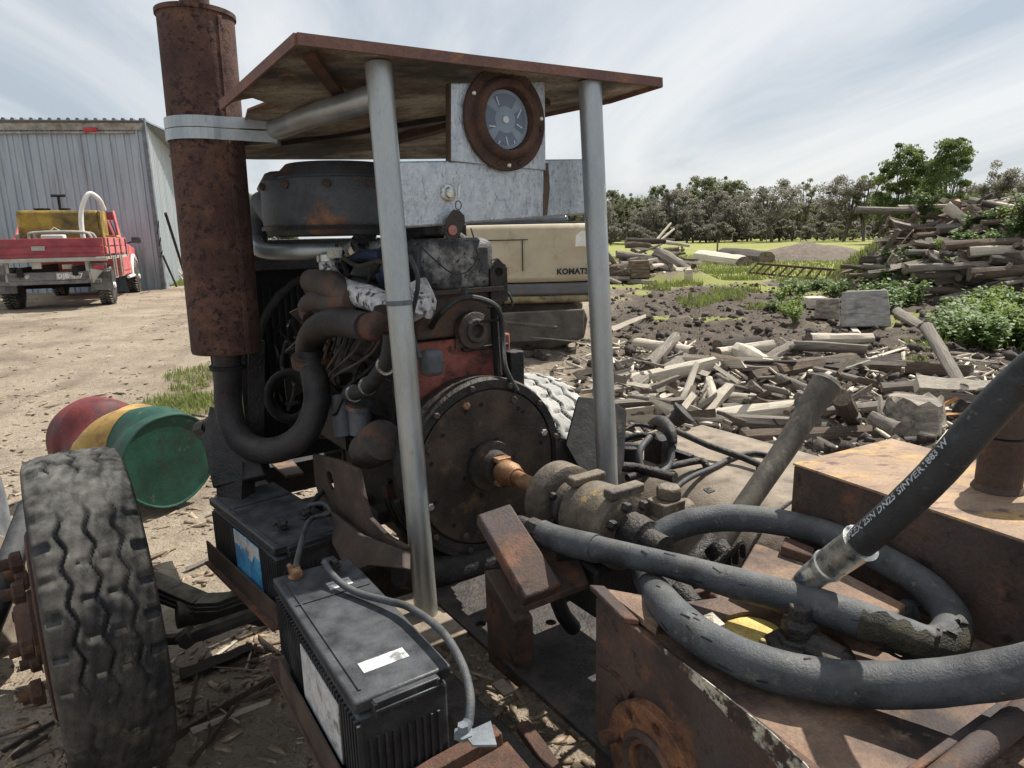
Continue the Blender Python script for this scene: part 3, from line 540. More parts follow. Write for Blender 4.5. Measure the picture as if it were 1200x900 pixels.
for sx in (-1, 1):
    mb = MB(); mb.plate([Q(sx*.795, 2.78, 1.18), Q(sx*.795, 3.85, 1.18), Q(sx*.67, 3.52, 1.64), Q(sx*.67, 2.82, 1.64)], .02); part('side_window', mb, 'glass', cabp)
    mb = ub((sx*.81, 3.3, .85), (.02, 1.0, .55)); d_ = part('door', mb, 'ute_pink', ute, bevel=.01); part('handle', ub((sx*.825, 2.95, 1.0), (.03, .12, .03)), 'black', d_)
    mb = MB(); mb.tube([Q(sx*.84, 3.0, .42), Q(sx*.84, 3.9, .42)], .035, 8); part('side_step', mb, 'white', ute)
    a0, a1 = [], []
    for k in range(13):
        a = math.pi*k/12; a0.append(Q(sx*.80, 4.35+.47*math.cos(a), .42+.44*math.sin(a)))
    mb = MB(); mb.tube(a0, .05, 6); part('wheel_arch', mb, 'white', ute)
    part('door_mirror', MB().box(Q(sx*1.0, 3.75, 1.22), (.20, .06, .15), AXU), 'glass', ute, bevel=.02)
    part('mirror_arm', MB().tube([Q(sx*.8, 3.8, 1.15), Q(sx*.98, 3.77, 1.2)], .015, 6), 'black', ute)
def offroad_wheel(x_, y_, par):
    mb = MB(); R_ = .37; W_ = .24; o_ = Q(x_, y_, R_); 
    mb.lathe(o_-ur*W_/2, ur, [(0, .2), (0, R_-.07), (.02, R_-.02), (.05, R_), (W_-.05, R_), (W_-.02, R_-.02), (W_, R_-.07), (W_, .2)], 36)
    for k in range(36):
        a = 6.283*k/36; dr = uf*math.cos(a)+ZU*math.sin(a); tn = -uf*math.sin(a)+ZU*math.cos(a)
        for s_ in (-1, 1): mb.box(o_+dr*(R_+.004)+ur*(s_*.06)+tn*(.01*s_), (.09, .035, .02), (ur+tn*.35*s_, tn, dr))
    wh = part('wheel', mb, 'tyre', par)
    sgn = 1 if x_ > 0 else -1; mb = MB(); mb.lathe(o_+ur*sgn*(W_/2-.02), ur*sgn, [(0, .21), (.015, .21), (.0, .17), (-.03, .12), (.02, .06), (.05, .05)], 24); part('rim', mb, 'white', wh)
for sx in (-1, 1):
    for yy in (.8, 4.35): offroad_wheel(sx*.76, yy, ute)
# load on the tray
tk = thing('spray_tank', 'dirty yellow tank standing upright across the ute tray', 'tank', Q(.05, 1.7, .93))
part('tank_body', MB().box(Q(.0, 1.75, 1.37), (1.38, .7, .86), AXU), 'tank_yellow', tk, bevel=.06)
part('end_panel', MB().box(Q(.70, 1.72, 1.37), (.05, .66, .84), AXU), 'tank_yellow', tk, bevel=.02)
mb = MB(); mb.cyl(Q(-.28, 1.6, 1.79), Q(-.28, 1.6, 1.84), .14, 16); mb.cyl(Q(.1, 1.6, 1.79), Q(.1, 1.6, 1.84), .1, 16); part('filler_cap', mb, 'black', tk)
mb = MB(); mb.tube([Q(.02, 1.6, 1.8), Q(.02, 1.6, 2.08)], .025, 6); mb.tube([Q(-.1, 1.6, 2.08), Q(.14, 1.6, 2.08)], .028, 6); part('tee_handle', mb, 'black', tk)
mb = MB(); mb.tube([Q(.50, 1.0, .95), Q(.44, 1.02, 1.3), Q(.47, 1.05, 1.75), Q(.62, 1.1, 2.08), Q(.76, 1.2, 2.0), Q(.80, 1.4, 1.80)], .045, 10, smooth=6)
solo('suction_hose', mb, 'white', 'fat white hose arching up over the yellow tank', 'hose')
pf = thing('water_pump', 'small white topped pump in a bent pipe frame on the ute tray', 'pump', Q(.05, .7, .93))
mb = MB()
for y_ in (.55, .95): mb.tube([Q(-.32, y_, .95), Q(-.32, y_, 1.28), Q(-.24, y_, 1.37), Q(.5, y_, 1.37), Q(.66, y_, 1.26), Q(.68, y_, .95)], .025, 8, smooth=4)
mb.tube([Q(.0, .55, 1.37), Q(.08, .6, 1.46), Q(.2, .62, 1.37)], .012, 5); part('pipe_frame', mb, 'ute_pale', pf)
part('motor', MB().box(Q(0, .75, 1.10), (.3, .3, .3), AXU), 'black', pf, bevel=.03); part('motor_cover', MB().box(Q(.02, .75, 1.29), (.36, .26, .08), AXU), 'white', pf, bevel=.02)
solo('yellow_plank', MB().box(Q(.72, 1.9, 1.30), (.4, .5, .03), AXU), 'yellow_cap', 'yellow board lying across the ute tray side', 'board')
solo('grey_box', MB().box(Q(-.78, 2.2, 1.2), (.25, .3, .36), AXU), 'ute_pale', 'grey crate at the left front of the ute tray', 'crate', bevel=.02)

# ================================================================ excavator seen behind the engine
xo = P(615, 300, 8.6); xo.z = gh(xo.x, xo.y); XF = yaw(4); XR = yaw(94)
def K(x, y, z): return xo + XR*x + XF*y + ZU*z
ex = thing('excavator', 'cream yellow excavator body with black maker lettering standing behind the engine', 'excavator', xo)
zt = P(615, 263, 8.6).z-xo.z; zb = P(615, 331, 8.6).z-xo.z; zb2 = P(615, 352, 8.6).z-xo.z
def slab(prof, z0, z1): mb = MB(); mb.extr([K(x_, y_, z0) for x_, y_ in prof], ZU*(z1-z0)); return mb
def rprof(x0, x1, d, bow=.18, rr=.14):
    pts = []
    for k in range(15):
        t_ = k/14; x_ = x0+(x1-x0)*t_; e = abs(2*t_-1); pts.append((x_, -bow*(1-e**2.6)))
    return pts+[(x1, d), (x0, d)]
XW0, XW1 = -1.72, .93
part('counterweight', slab(rprof(XW0, XW1, 1.0), zb, zt), 'komatsu', ex, bevel=.06)
part('lower_band', slab(rprof(XW0+.01, XW1-.02, 1.0, .17), zb2+.06, zb-.012), 'kom_dark', ex, bevel=.03)
part('yellow_rim', slab(rprof(XW0+.03, XW1-.04, 1.0, .16), zb2-.04, zb2+.055), 'kom_yel', ex, bevel=.03)
part('engine_hood', MB().box(K(-.1, .55, zt+.05), (1.3, .7, .11), (XR, XF, ZU)), 'glass', ex, bevel=.04)
part('hood_edge', MB().box(K(-.35, .5, zt+.008), (2.3, .9, .03), (XR, XF, ZU)), 'black', ex, bevel=.01)
mb = MB(); mb.box(K(-.4, -.205, (zt+zb)/2+.17), (.9, .008, .012), (XR, XF, ZU)); mb.box(K(-.02, -.193, (zt+zb)/2-.02), (.012, .01, .38), (XR, XF, ZU)); part('panel_seam', mb, 'black', ex)
tp = K(.40, -.165, zb+.10); part('maker_lettering', text_mb('KOMATSU', .098, tp+XF*-.012, (XR+XF*.16).normalized(), ZU, .004, bold=.005, space=1.02), 'ink', ex, smooth=0, fix=False)
mb = MB(); mb.plate([K(.63, -.16, zt-.28), K(.9, -.10, zt-.28), K(.9, -.10, zt-.1), K(.70, -.15, zt-.1), K(.64, -.158, zt-.15)], .004); part('sticker', mb, 'white', ex, smooth=0)
mb = MB(); mb.box(K(-.5, .9, .45), (2.1, 1.2, .3), (XR, XF, ZU)); part('turntable', mb, 'black', ex)
for y_ in (.35, 2.1):
    mb = MB(); prof = [(-2.4, .38), (-2.25, .08), (-1.9, -.0), (.35, -.02), (.75, .12), (.8, .4), (.6, .58), (-2.1, .6)]
    mb.extr([K(px_, y_-.25, pz_) for px_, pz_ in prof], XF*.45); tr = part('track', mb, 'kom_steel', ex, bevel=.03)
    for k in range(22): x_ = -2.2+.13*k; part('grouser', MB().box(K(x_, y_, .61), (.04, .5, .05), (XR, XF, ZU)), 'kom_steel', tr)
part('dozer_blade', MB().plate([K(-1.2, -.5, .12), K(.72, -.42, .20), K(.74, -.36, .56), K(-1.2, -.42, .50)], .06), 'kom_steel', ex, bevel=.02)
part('hydraulic_pipe', MB().tube([K(-1.0, -.4, .6), K(-.2, -.52, .42), K(.4, -.5, .35)], .02, 8), 'kom_steel', ex)
mb = MB(); mb.tube([GT(588, 393), P(700, 402, 6.3)], .006, 5); solo('wire', mb, 'galv', 'thin wire stretched over the mud behind the engine', 'wire')
# ================================================================ trees
def crown_arrays(h, spread, base, seed, n, leaf, clumps, flat=.6, droop=0):
    full = 1.45 if seed in (41, 42) else 1.0
    r = np.random.default_rng(seed); C = []
    for k in range(clumps):
        t_ = r.random(); zc = base+(h-base)*(.12+.83*t_); rr = spread*math.sin(math.pi*min(.97, .18+.72*t_))**.7
        a = r.random()*6.283; q_ = rr*(.25+.75*math.sqrt(r.random())); C.append((q_*math.cos(a), q_*math.sin(a), zc+.06*h*r.normal(), spread*full*(.08+.22*r.random()**1.6)))
    C = np.array(C); idx = r.integers(0, clumps, n); d = r.normal(size=(n, 3)); d /= np.linalg.norm(d, axis=1)[:, None]
    rad_ = C[idx, 3]*(.2+1.0*r.random(n)**.6); p = C[idx, :3]+d*rad_[:, None]*np.array([1, 1, flat]); p[:, 2] -= droop*rad_*r.random(n)
    u = r.normal(size=(n, 3)); u /= np.linalg.norm(u, axis=1)[:, None]; v = np.cross(u, r.normal(size=(n, 3))); v /= np.linalg.norm(v, axis=1)[:, None]
    s = leaf*(.6+.8*r.random(n))[:, None]
    vs = np.stack([p-u*s, p+v*s*.45, p+u*s, p-v*s*.45], 1).reshape(-1, 3)
    return vs, np.arange(n*4).reshape(-1, 4), C
def tree_proto(h, spread, base, seed, n, leaf, clumps, lm, stems=1, flat=.85, lean=.15):
    vs, f, C = crown_arrays(h, spread, base, seed, n, leaf, clumps, flat)
    cr = np_mesh('crown', vs, f, lm, kind=None).data
    r = random.Random(seed); mb = MB()
    for s_ in range(stems):
        a = r.random()*6.28; tx = math.cos(a)*spread*lean*(s_ > 0 or 1); ty = math.sin(a)*spread*lean
        fork = V((tx*.6, ty*.6, base+(h-base)*.15)); mb.tube([(0, 0, -.4), (tx*.2, ty*.2, base*.5), fork, (tx, ty, h*.72)], [.02*h+.05, .016*h+.04, .012*h+.03, .03], 7, smooth=2)
        for k in range(14):
            c = C[r.randrange(len(C))]; m_ = (fork+V(c[:3]))/2+V((0, 0, -.06*h)); mb.tube([fork*(.75+.25*r.random()), m_, V(c[:3])], [.008*h+.02, .006*h, .02], 5, smooth=2)
    tk_ = mb.mesh('trunk', ['bark'], None, 60); return cr, tk_
TP = {
 'olive': [tree_proto(9, 3.2, .6, 11, 11000, .17, 90, 'leaf_olive', 3), tree_proto(10, 3.6, .8, 12, 11000, .17, 95, 'leaf_olive', 2)],
 'grey': [tree_proto(8, 3.6, .3, 21, 12000, .16, 100, 'leaf_grey', 4), tree_proto(8.5, 3.2, .8, 22, 8500, .16, 70, 'leaf_grey', 4), tree_proto(7, 3.0, .2, 23, 10000, .16, 80, 'leaf_grey', 5)],
 'open': [tree_proto(9, 3.8, 2.2, 31, 7500, .15, 64, 'leaf_grey', 3, .6, .4), tree_proto(9.5, 3.4, 2.6, 32, 6500, .15, 50, 'leaf_olive', 2, .6, .35)],
 'green': [tree_proto(12, 3.2, 1.6, 41, 17000, .17, 80, 'leaf_green', 1, .6), tree_proto(13, 3.5, 2.0, 42, 18000, .17, 84, 'leaf_green', 1, .55)],
 'bush': [tree_proto(1.6, 1.1, .1, 51, 1600, .10, 20, 'leaf_olive', 3), tree_proto(3.4, 2.2, .2, 52, 3000, .17, 26, 'leaf_grey', 3)],
}
def tree(kind, i, px, base_y, z, top_y, label, group=None, name='tree', cat='tree', wid=1.0):
    """px, top_y: where the tree stands and how high it reaches; z: metres away"""
    p = P(px, base_y, z); p.z = gh(p.x, p.y); hh = P(px, top_y, z).z-p.z
    cr, tk_ = TP[kind][i]; h0 = max(v.co.z for v in cr.vertices); s = hh/h0
    o = thing(name, label, cat, p, group); o.rotation_euler = (0, 0, random.uniform(0, 6.28)); o.scale = (s*wid, s*wid, s)
    for nm, m_ in (('crown', cr), ('trunk', tk_)): c = bpy.data.objects.new(nm, m_); COL.objects.link(c); c.parent = o
GT_ = 'trees along the far side of the paddock'
row = [  # px, top_y, kind, variant, z, width
 (716, 222, 'olive', 0, 112, 1), (738, 226, 'olive', 1, 108, 1.1), (769, 217, 'olive', 0, 122, .8), (757, 232, 'grey', 0, 100, 1.1), (787, 220, 'grey', 2, 104, 1.1),
 (800, 213, 'olive', 1, 125, 1), (822, 207, 'olive', 0, 128, 1.1), (812, 232, 'grey', 1, 100, 1), (838, 207, 'olive', 1, 130, 1), (860, 211, 'olive', 0, 126, 1),
 (838, 222, 'grey', 2, 104, 1), (862, 226, 'grey', 0, 100, 1.1), (880, 222, 'grey', 1, 110, 1), (905, 210, 'open', 0, 92, 1.15), (940, 210, 'open', 1, 105, .8),
 (928, 232, 'grey', 2, 110, 1), (956, 228, 'grey', 0, 118, 1), (988, 204, 'open', 0, 88, 1.1), (1012, 199, 'open', 1, 86, 1), (975, 232, 'grey', 2, 112, 1.1), (1030, 215, 'open', 1, 98, .9),
 (1165, 188, 'grey', 1, 80, .95), (1188, 196, 'open', 0, 78, 1), (1150, 212, 'grey', 0, 92, 1), (1212, 200, 'grey', 0, 84, 1), (1130, 215, 'grey', 2, 95, 1),
 (700, 230, 'grey', 0, 105, 1), (1000, 235, 'grey', 1, 112, 1), (1040, 238, 'grey', 2, 112, 1.1)]
for px, ty, kd, vr, z_, wd in row:
    lb = {'olive': 'olive green rounded gum tree in the far tree line', 'grey': 'grey brown bushy tree in the far tree line', 'open': 'open crowned many stemmed tree at the paddock edge'}[kd]
    tree(kd, vr, px, 283, z_, ty, lb, {'olive': 'olive gum trees across the paddock', 'grey': 'grey brown trees across the paddock', 'open': 'open crowned trees across the paddock'}[kd], wid=wd)
for k in range(26): px = 700+k*14.5+random.uniform(-5, 5); tree('bush', 1, px, 283, 99+random.uniform(-4, 6), 262+random.uniform(-8, 5), 'rounded understorey shrub filling between the far trunks', 'understorey shrubs of the far tree line', 'shrub', 'shrub', 1.3)
for k in range(16): tree('grey' if k % 2 else 'olive', k % 2, 470+k*14, 283, 112+random.uniform(-8, 8), 222+random.uniform(-8, 10), 'bushy tree of the far line behind the machine frame', 'trees behind the machine frame', wid=1.1)
for k in range(30):     # second rank closing the tree line
    px = 690+k*18+random.uniform(-5, 5); tree('grey' if k % 3 else 'olive', k % 2, px, 283, 138+random.uniform(-6, 8), 236+random.uniform(-7, 5), 'distant tree filling the back of the far tree line', 'trees in the back rank of the tree line', wid=1.25)
tree('green', 0, 1050, 288, 70, 170, 'tall bright green tree left of the pair over the log heap', wid=.95)
tree('green', 1, 1106, 288, 66, 163, 'tallest bright green tree behind the big log heap', wid=1.0)
tree('green', 0, 1078, 288, 74, 200, 'lower green tree tucked between the two tallest green trees')
for k, px in enumerate((300, 262, 330)): tree('olive', k % 2, px, 290, 95, 226+4*k, 'olive tree crown glimpsed between the muffler and the engine' if k == 0 else 'gum tree far off behind the muffler', None if k == 0 else 'gum trees hidden behind the muffler')
for k, (px, by, z_, ty) in enumerate([(797, 300, 50, 288), (965, 282, 90, 272), (1000, 281, 90, 268), (1018, 281, 95, 272), (893, 283, 100, 274), (920, 282, 98, 272), (985, 281, 92, 262), (870, 283, 100, 268)]):
    tree('bush', k % 2 if k else 0, px, by, z_, ty, 'small round dark bush alone on the paddock grass' if k == 0 else 'low bush at the foot of the far tree line', None if k == 0 else 'low bushes under the far trees', 'bush', 'bush')
stick(G(840, 306), G(840, 306)+V((0, 0, 1.1)), .05, 'wood_brown', 'thin fence post standing alone in the green paddock', 'post')
for k in range(5): p_ = P(858+k*40, 284, 92); p_.z = gh(p_.x, p_.y); mb = MB(); mb.tube([p_, p_+V((0, 0, 1.2))], .06, 5); solo('fence_post', mb, 'wood_grey', 'thin fence post before the far trees', 'post', 'fence posts at the far edge of the paddock')

# ================================================================ logs, billets, planks
def log_proto(seed, kind, m, n=10, seg=7):
    r = random.Random(seed); mb = MB()
    if kind == 'round':
        vs = []; ph = [r.random()*6.28 for _ in range(3)]
        for i in range(seg+1):
            t_ = i/seg; bx = .08*math.sin(3*t_+ph[0]); by = .10*math.sin(2.2*t_+ph[1]); tp = 1-.22*t_
            for j in range(n):
                a = 6.283*j/n; rr = tp*(1+.10*math.sin(2*a+ph[2])+r.uniform(-.07, .07)); vs.append((t_-.5+(r.uniform(-.012, .012) if i in (0, seg) else 0), bx*.9+rr*math.cos(a), by+rr*math.sin(a)))
        mb.add(vs, [(i*n+j, i*n+(j+1) % n, (i+1)*n+(j+1) % n, (i+1)*n+j) for i in range(seg) for j in range(n)])
        mb.add(vs[:n], [tuple(reversed(range(n)))], 1); mb.add(vs[-n:], [tuple(range(n))], 1)
    else:
        k = r.choice((4, 5, 3)) if kind == 'split' else 4; sec = []
        for j in range(k):
            a = 6.283*(j+r.uniform(-.2, .2))/k+.6; q_ = 1+r.uniform(-.25, .2); sec.append((math.cos(a)*q_, math.sin(a)*q_*(.75 if kind == 'split' else .3)))
        if kind == 'plank': sec = [(-1, -.16), (1, -.16), (1, .16), (-1, .16)]
        vs = []; sg = 5; dx = [r.uniform(-.25, .25) for _ in range(sg+1)]; 
        for i in range(sg+1):
            t_ = i/sg; tp = 1-(.35*t_ if kind == 'split' else 0); e = (0 if kind == 'plank' else .12)
            for (y_, z_) in sec: vs.append((t_-.5+r.uniform(-e, e)*.4*(i in (0, sg)), y_*tp*(1+r.uniform(-e, e))+dx[i]*(.5 if kind == 'split' else .05), z_*tp*(1+r.uniform(-e, e))+dx[-i]*.3*(kind == 'split')))
        k = len(sec); mb.add(vs, [(i*k+j, i*k+(j+1) % k, (i+1)*k+(j+1) % k, (i+1)*k+j) for i in range(sg) for j in range(k)]+[tuple(reversed(range(k))), tuple(range(sg*k, sg*k+k))])
    me = mb.mesh(kind+'_log', [m, 'wood_end'] if kind == 'round' else [m], None, 35 if kind == 'round' else 20); recalc(me); return me
LP = {('round', m): [log_proto(s, 'round', m) for s in (1, 2, 3)] for m in ('wood_grey', 'wood_brown', 'wood_dark', 'wood_pale')}
LP.update({('split', m): [log_proto(s, 'split', m) for s in (5, 6, 7, 8)] for m in ('wood_grey', 'wood_pale', 'wood_brown', 'wood_dark', 'wood_orange')})
LP.update({('plank', m): [log_proto(s, 'plank', m) for s in (9, 10)] for m in ('wood_grey', 'wood_pale', 'wood_brown', 'wood_orange')})
def log(a, b, r, kind, m, label, group=None, name=None, cat=None, roll=None):
    a = V(a); b = V(b); d = b-a; L_ = d.length; d.normalize(); x = d; y = ZU.cross(x); y = y.normalized() if y.length > .05 else V((1, 0, 0)); z = x.cross(y)
    ro = random.uniform(0, 6.28) if roll is None else roll; y, z = y*math.cos(ro)+z*math.sin(ro), z*math.cos(ro)-y*math.sin(ro)
    names = {'round': ('log', 'log'), 'split': ('split_billet', 'firewood'), 'plank': ('plank', 'plank')}[kind]
    o = bpy.data.objects.new(name or names[0], random.choice(LP[(kind, m)])); COL.objects.link(o); c = (a+b)/2
    o.matrix_world = Matrix(((x.x*L_, y.x*r, z.x*r, c.x), (x.y*L_, y.y*r, z.y*r, c.y), (x.z*L_, y.z*r, z.z*r, c.z), (0, 0, 0, 1)))
    o['label'] = label; o['category'] = cat or names[1]
    if group: o['group'] = group
    return o
def pxlog(ax, ay, bx, by, rpx, kind, m, label, lift=(.0, .0), group=None, z=None, **k):
    """ends seen at two points of the ground (lifted by lift metres); radius in pixels there"""
    def on(x_, y_, l):
        g_ = GT(x_, y_)
        if l: g_ = G(x_, y_, g_.z+l)
        return g_
    a = on(ax, ay, lift[0]); b = on(bx, by, lift[1]); zc = ((a+b)/2-CAM).dot(_F); r = rpx*zc/FPX
    a.z += r*.35; b.z += r*.35
    return log(a, b, r, kind, m, label, group, **k)
rf = random.Random(99)
# middle firewood sprawl: individually placed pieces
fw = [
 (716, 388, 757, 372, 3.5, 'split', 'wood_pale', 'pale split stick slanting up left end of the firewood sprawl'),
 (757, 435, 792, 398, 9, 'round', 'wood_grey', 'grey billet leaning up at the back left of the firewood'),
 (784, 440, 802, 418, 11, 'split', 'wood_grey', 'short upright grey chunk behind the pale split pieces'),
 (722, 468, 757, 445, 10, 'round', 'wood_grey', 'thick grey round left of the split firewood near the post'),
 (738, 471, 788, 458, 7, 'round', 'wood_grey', 'grey round lying low beside the tank lid'),
 (795, 490, 817, 430, 8, 'split', 'wood_pale', 'longest pale split rail pointing up from the tank'),
 (826, 492, 858, 455, 10, 'split', 'wood_pale', 'broad pale split slab in the middle of the firewood'),
 (818, 490, 828, 450, 5, 'split', 'wood_pale', 'narrow pale splinter between two broad split slabs'),
 (850, 470, 868, 448, 4, 'split', 'wood_pale', 'thin pale splinter tipped against the broad slab'),
 (832, 432, 882, 440, 14, 'round', 'wood_brown', 'brown round log with cut end facing right in the firewood'),
 (866, 420, 902, 437, 13, 'round', 'wood_pale', 'bleached log crossing behind the brown round log'),
 (840, 411, 890, 406, 10, 'round', 'wood_dark', 'dark squared log at the back of the firewood'),
 (896, 428, 932, 405, 8, 'split', 'wood_grey', 'grey split piece rising towards the back of the firewood'),
 (905, 445, 998, 428, 13, 'round', 'wood_brown', 'long brown log lying behind the axe handle'),
 (925, 432, 975, 424, 6, 'split', 'wood_pale', 'pale bark slab lying on the long brown log'),
 (975, 437, 1030, 428, 9, 'split', 'wood_dark', 'dark splintered log end right of the long brown log'),
 (968, 455, 1003, 437, 6, 'split', 'wood_dark', 'dark broken splinter behind the axe handle head'),
 (845, 486, 980, 478, 9, 'round', 'wood_grey', 'upper long grey log stretched behind the tank'),
 (800, 497, 975, 503, 11, 'round', 'wood_grey', 'lower long grey log stretched just behind the tank'),
 (832, 519, 872, 521, 9, 'round', 'wood_pale', 'short bleached round at the edge of the tank'),
 (870, 522, 1025, 512, 13, 'round', 'wood_brown', 'long smooth brown log behind the hydraulic tank'),
 (985, 470, 1000, 500, 11, 'round', 'wood_brown', 'short stump standing on the long smooth brown log'),
 (975, 463, 1045, 492, 5, 'split', 'wood_pale', 'long pale split rail sloping down right of the axe handle'),
 (1000, 497, 1065, 495, 3.5, 'split', 'wood_pale', 'thin pale batten lying behind the hydraulic tank'),
 (940, 470, 962, 500, 5, 'split', 'wood_pale', 'short pale stick beside the axe handle'),
 (892, 440, 935, 470, 3, 'split', 'wood_pale', 'thin tan stick in front of the long brown log'),
 (880, 452, 905, 470, 6, 'split', 'wood_grey', 'grey forked stick pointing down in the firewood'),
]
for ax, ay, bx, by, rp_, kd, m_, lb in fw:
    dy = max(0, (ay-by)); lf = (0, 0)
    if abs(bx-ax) < 1.4*abs(by-ay): lf = (0, .55*dy/130*1.2) if ay > by else (.3, 0)
    pxlog(ax, ay, bx, by, rp_, kd, m_, lb, lf)
FWG = 'small split firewood pieces in the sprawl'
for k in range(26):
    px = rf.uniform(700, 1130); py = rf.uniform(400, 500)
    if px > 1010 and py < 430: continue
    c = GT(px, py); a = rf.gauss(0, .7); d = V((math.cos(a), math.sin(a), rf.uniform(-.02, .12))).normalized()*rf.uniform(.3, .65); c.z += .07
    m_ = rf.choice(['wood_grey', 'wood_grey', 'wood_brown', 'wood_pale']); kd = rf.choice(['round', 'split']); log(c-d, c+d, rf.uniform(.05, .10), kd, m_, m_[5:]+(' long log' if kd == 'round' else ' long split rail')+' lying in the firewood sprawl', 'longer logs in the firewood sprawl')
for k in range(125):
    px = rf.uniform(700, 1040); py = rf.gauss(470, 24)
    if py < 408 or py > 520: continue
    if px > 940 and py < 440: continue
    c = GT(px, py); a = rf.uniform(0, 3.14); L_ = rf.uniform(.16, .55); tl = rf.uniform(-.1, .35); d = V((math.cos(a), math.sin(a), tl)).normalized()*L_/2; c.z += .05+rf.uniform(0, .14)
    kd = rf.choice(['split', 'split', 'split', 'round', 'plank']); m_ = rf.choice(['wood_pale', 'wood_grey', 'wood_grey', 'wood_grey', 'wood_brown', 'wood_dark'] if kd != 'plank' else ['wood_grey', 'wood_pale'])
    lb = {'split': 'small split piece of firewood jumbled among the larger billets', 'round': 'small round stick jumbled among the split firewood', 'plank': 'thin flat offcut jumbled among the split firewood'}[kd]
    lb = m_[5:]+' '+lb.replace('small ', '')
    log(c-d, c+d, rf.uniform(.015, .055), kd, m_, lb, FWG if kd == 'split' else {'round': 'small round sticks in the firewood sprawl', 'plank': 'thin offcuts in the firewood sprawl'}[kd])
# right hand ground: planks, branch, blocks
rp2 = [
 (1085, 385, 1127, 460, 7, 'round', 'wood_grey', 'bare grey branch stuck up in front of the weeds'),
 (1112, 417, 1200, 420, 6, 'plank', 'wood_brown', 'dark flat timber lying under the weeds at right'),
 (1120, 424, 1200, 432, 5, 'plank', 'wood_grey', 'grey board just below the dark timber at right'),
 (1020, 442, 1105, 436, 3, 'split', 'wood_pale', 'thin pale curved stick on the bark covered ground'),
 (1035, 460, 1145, 478, 7, 'plank', 'wood_brown', 'long brown plank lying across the bark ground'),
 (1040, 478, 1140, 486, 9, 'plank', 'wood_pale', 'wide pale slab half buried in bark'),
 (1085, 490, 1125, 465, 5, 'split', 'wood_orange', 'orange brown broken branch by the pale stump'),
 (1095, 491, 1130, 487, 5, 'split', 'wood_orange', 'short orange chunk lying right of the pale stump'),
 (1000, 427, 1062, 410, 3, 'plank', 'wood_pale', 'pale narrow board lying across the dark mud'),
 (988, 372, 1013, 402, 3.5, 'plank', 'wood_pale', 'pale stick leaning beside the two grey blocks'),
 (1040, 362, 1080, 385, 6, 'round', 'wood_grey', 'curved grey limb right of the large grey block'),
 (1060, 378, 1120, 380, 5, 'round', 'wood_dark', 'dark stick lying beneath the weeds'),
]
for ax, ay, bx, by, r_, kd, m_, lb in rp2:
    lf = (.45, 0) if ax == 1085 and ay == 385 else ((0, .12) if m_ == 'wood_orange' and bx == 1125 else (0, 0)); pxlog(ax, ay, bx, by, r_, kd, m_, lb, lf, roll=0 if kd == 'plank' else None)
# splintered stump by the hydraulic tank
sc = GT(1072, 505); mb = MB(); n_ = 18; zs = (sc-CAM).dot(_F); R_ = 34*zs/FPX; vs = []
for i in range(4):
    for j in range(n_):
        a = 6.283*j/n_; rr = R_*(1+.12*math.sin(3*a)+random.uniform(-.06, .06))*(1.05-.08*i); vs.append(sc+V((rr*math.cos(a), rr*math.sin(a), i*.085+(random.uniform(-.03, .035) if i == 3 else 0))))
mb.add(vs, [(i*n_+j, i*n_+(j+1) % n_, (i+1)*n_+(j+1) % n_, (i+1)*n_+j) for i in range(3) for j in range(n_)]+[tuple(range(3*n_, 4*n_))])
solo('tree_stump', mb, 'wood_grey', 'splintered pale stump just behind the rusty hydraulic tank', 'stump', smooth=25)
# grey blocks
def block(px, py, wpx, hpx, yw, tilt, m, lb, dpt=.6, name='grey_block', cat='block'):
    g_ = GT(px, py); z_ = (g_-CAM).dot(_F); s = z_/FPX; r_ = yaw(yw); f_ = yaw(yw-90); mb = MB()
    up = (ZU*math.cos(rad(tilt))+f_*math.sin(rad(tilt))); fw_ = r_.cross(up) if False else up.cross(r_)
    hw, hh = wpx*s/2, hpx*s; c = g_+ZU*(-.03)
    pts = [c-r_*hw*1.02, c+r_*hw, c+r_*hw*.86+up*hh, c-r_*hw*.9+up*hh*.97]
    mb.extr(pts, -fw_*dpt); return solo(name, mb, m, lb, cat, bevel=.02, smooth=20)
block(1011, 384, 52, 43, 96, 14, 'concrete', 'larger pale grey square block tilted on the mud', .22)
block(968, 373, 26, 24, 110, 8, 'wood_grey', 'dark faced sawn block left of the large grey block', .3)
block(950, 358, 24, 13, 92, 0, 'wood_pale', 'small pale topped sawn block behind the dark faced block', .4)
for k, (ax, ay, bx, by, r_) in enumerate([(1022, 312, 1050, 312, 9), (1000, 322, 1030, 322, 8)]): pxlog(ax, ay, bx, by, r_, 'round', 'wood_brown', ['short brown log end above the grey blocks', 'second brown log end above the pale sawn block'][k])
# big logs behind the small heap
pxlog(820, 306, 872, 312, 11, 'round', 'wood_pale', 'large smooth bleached log lying on the grass', (.0, 0)); pxlog(848, 303, 897, 309, 11, 'round', 'wood_dark', 'large dark log beside the bleached log', (0, 0))
pxlog(738, 333, 768, 334, 5, 'round', 'wood_grey', 'grey round lying along the foot of the small heap')
block(746, 325, 22, 20, 85, 0, 'wood_brown', 'square cut stump at the foot of the small log heap', .5, 'cut_stump', 'stump')
block(806, 328, 9, 13, 95, 0, 'wood_pale', 'small pale cut round right of the small log heap', .25, 'cut_round', 'firewood')
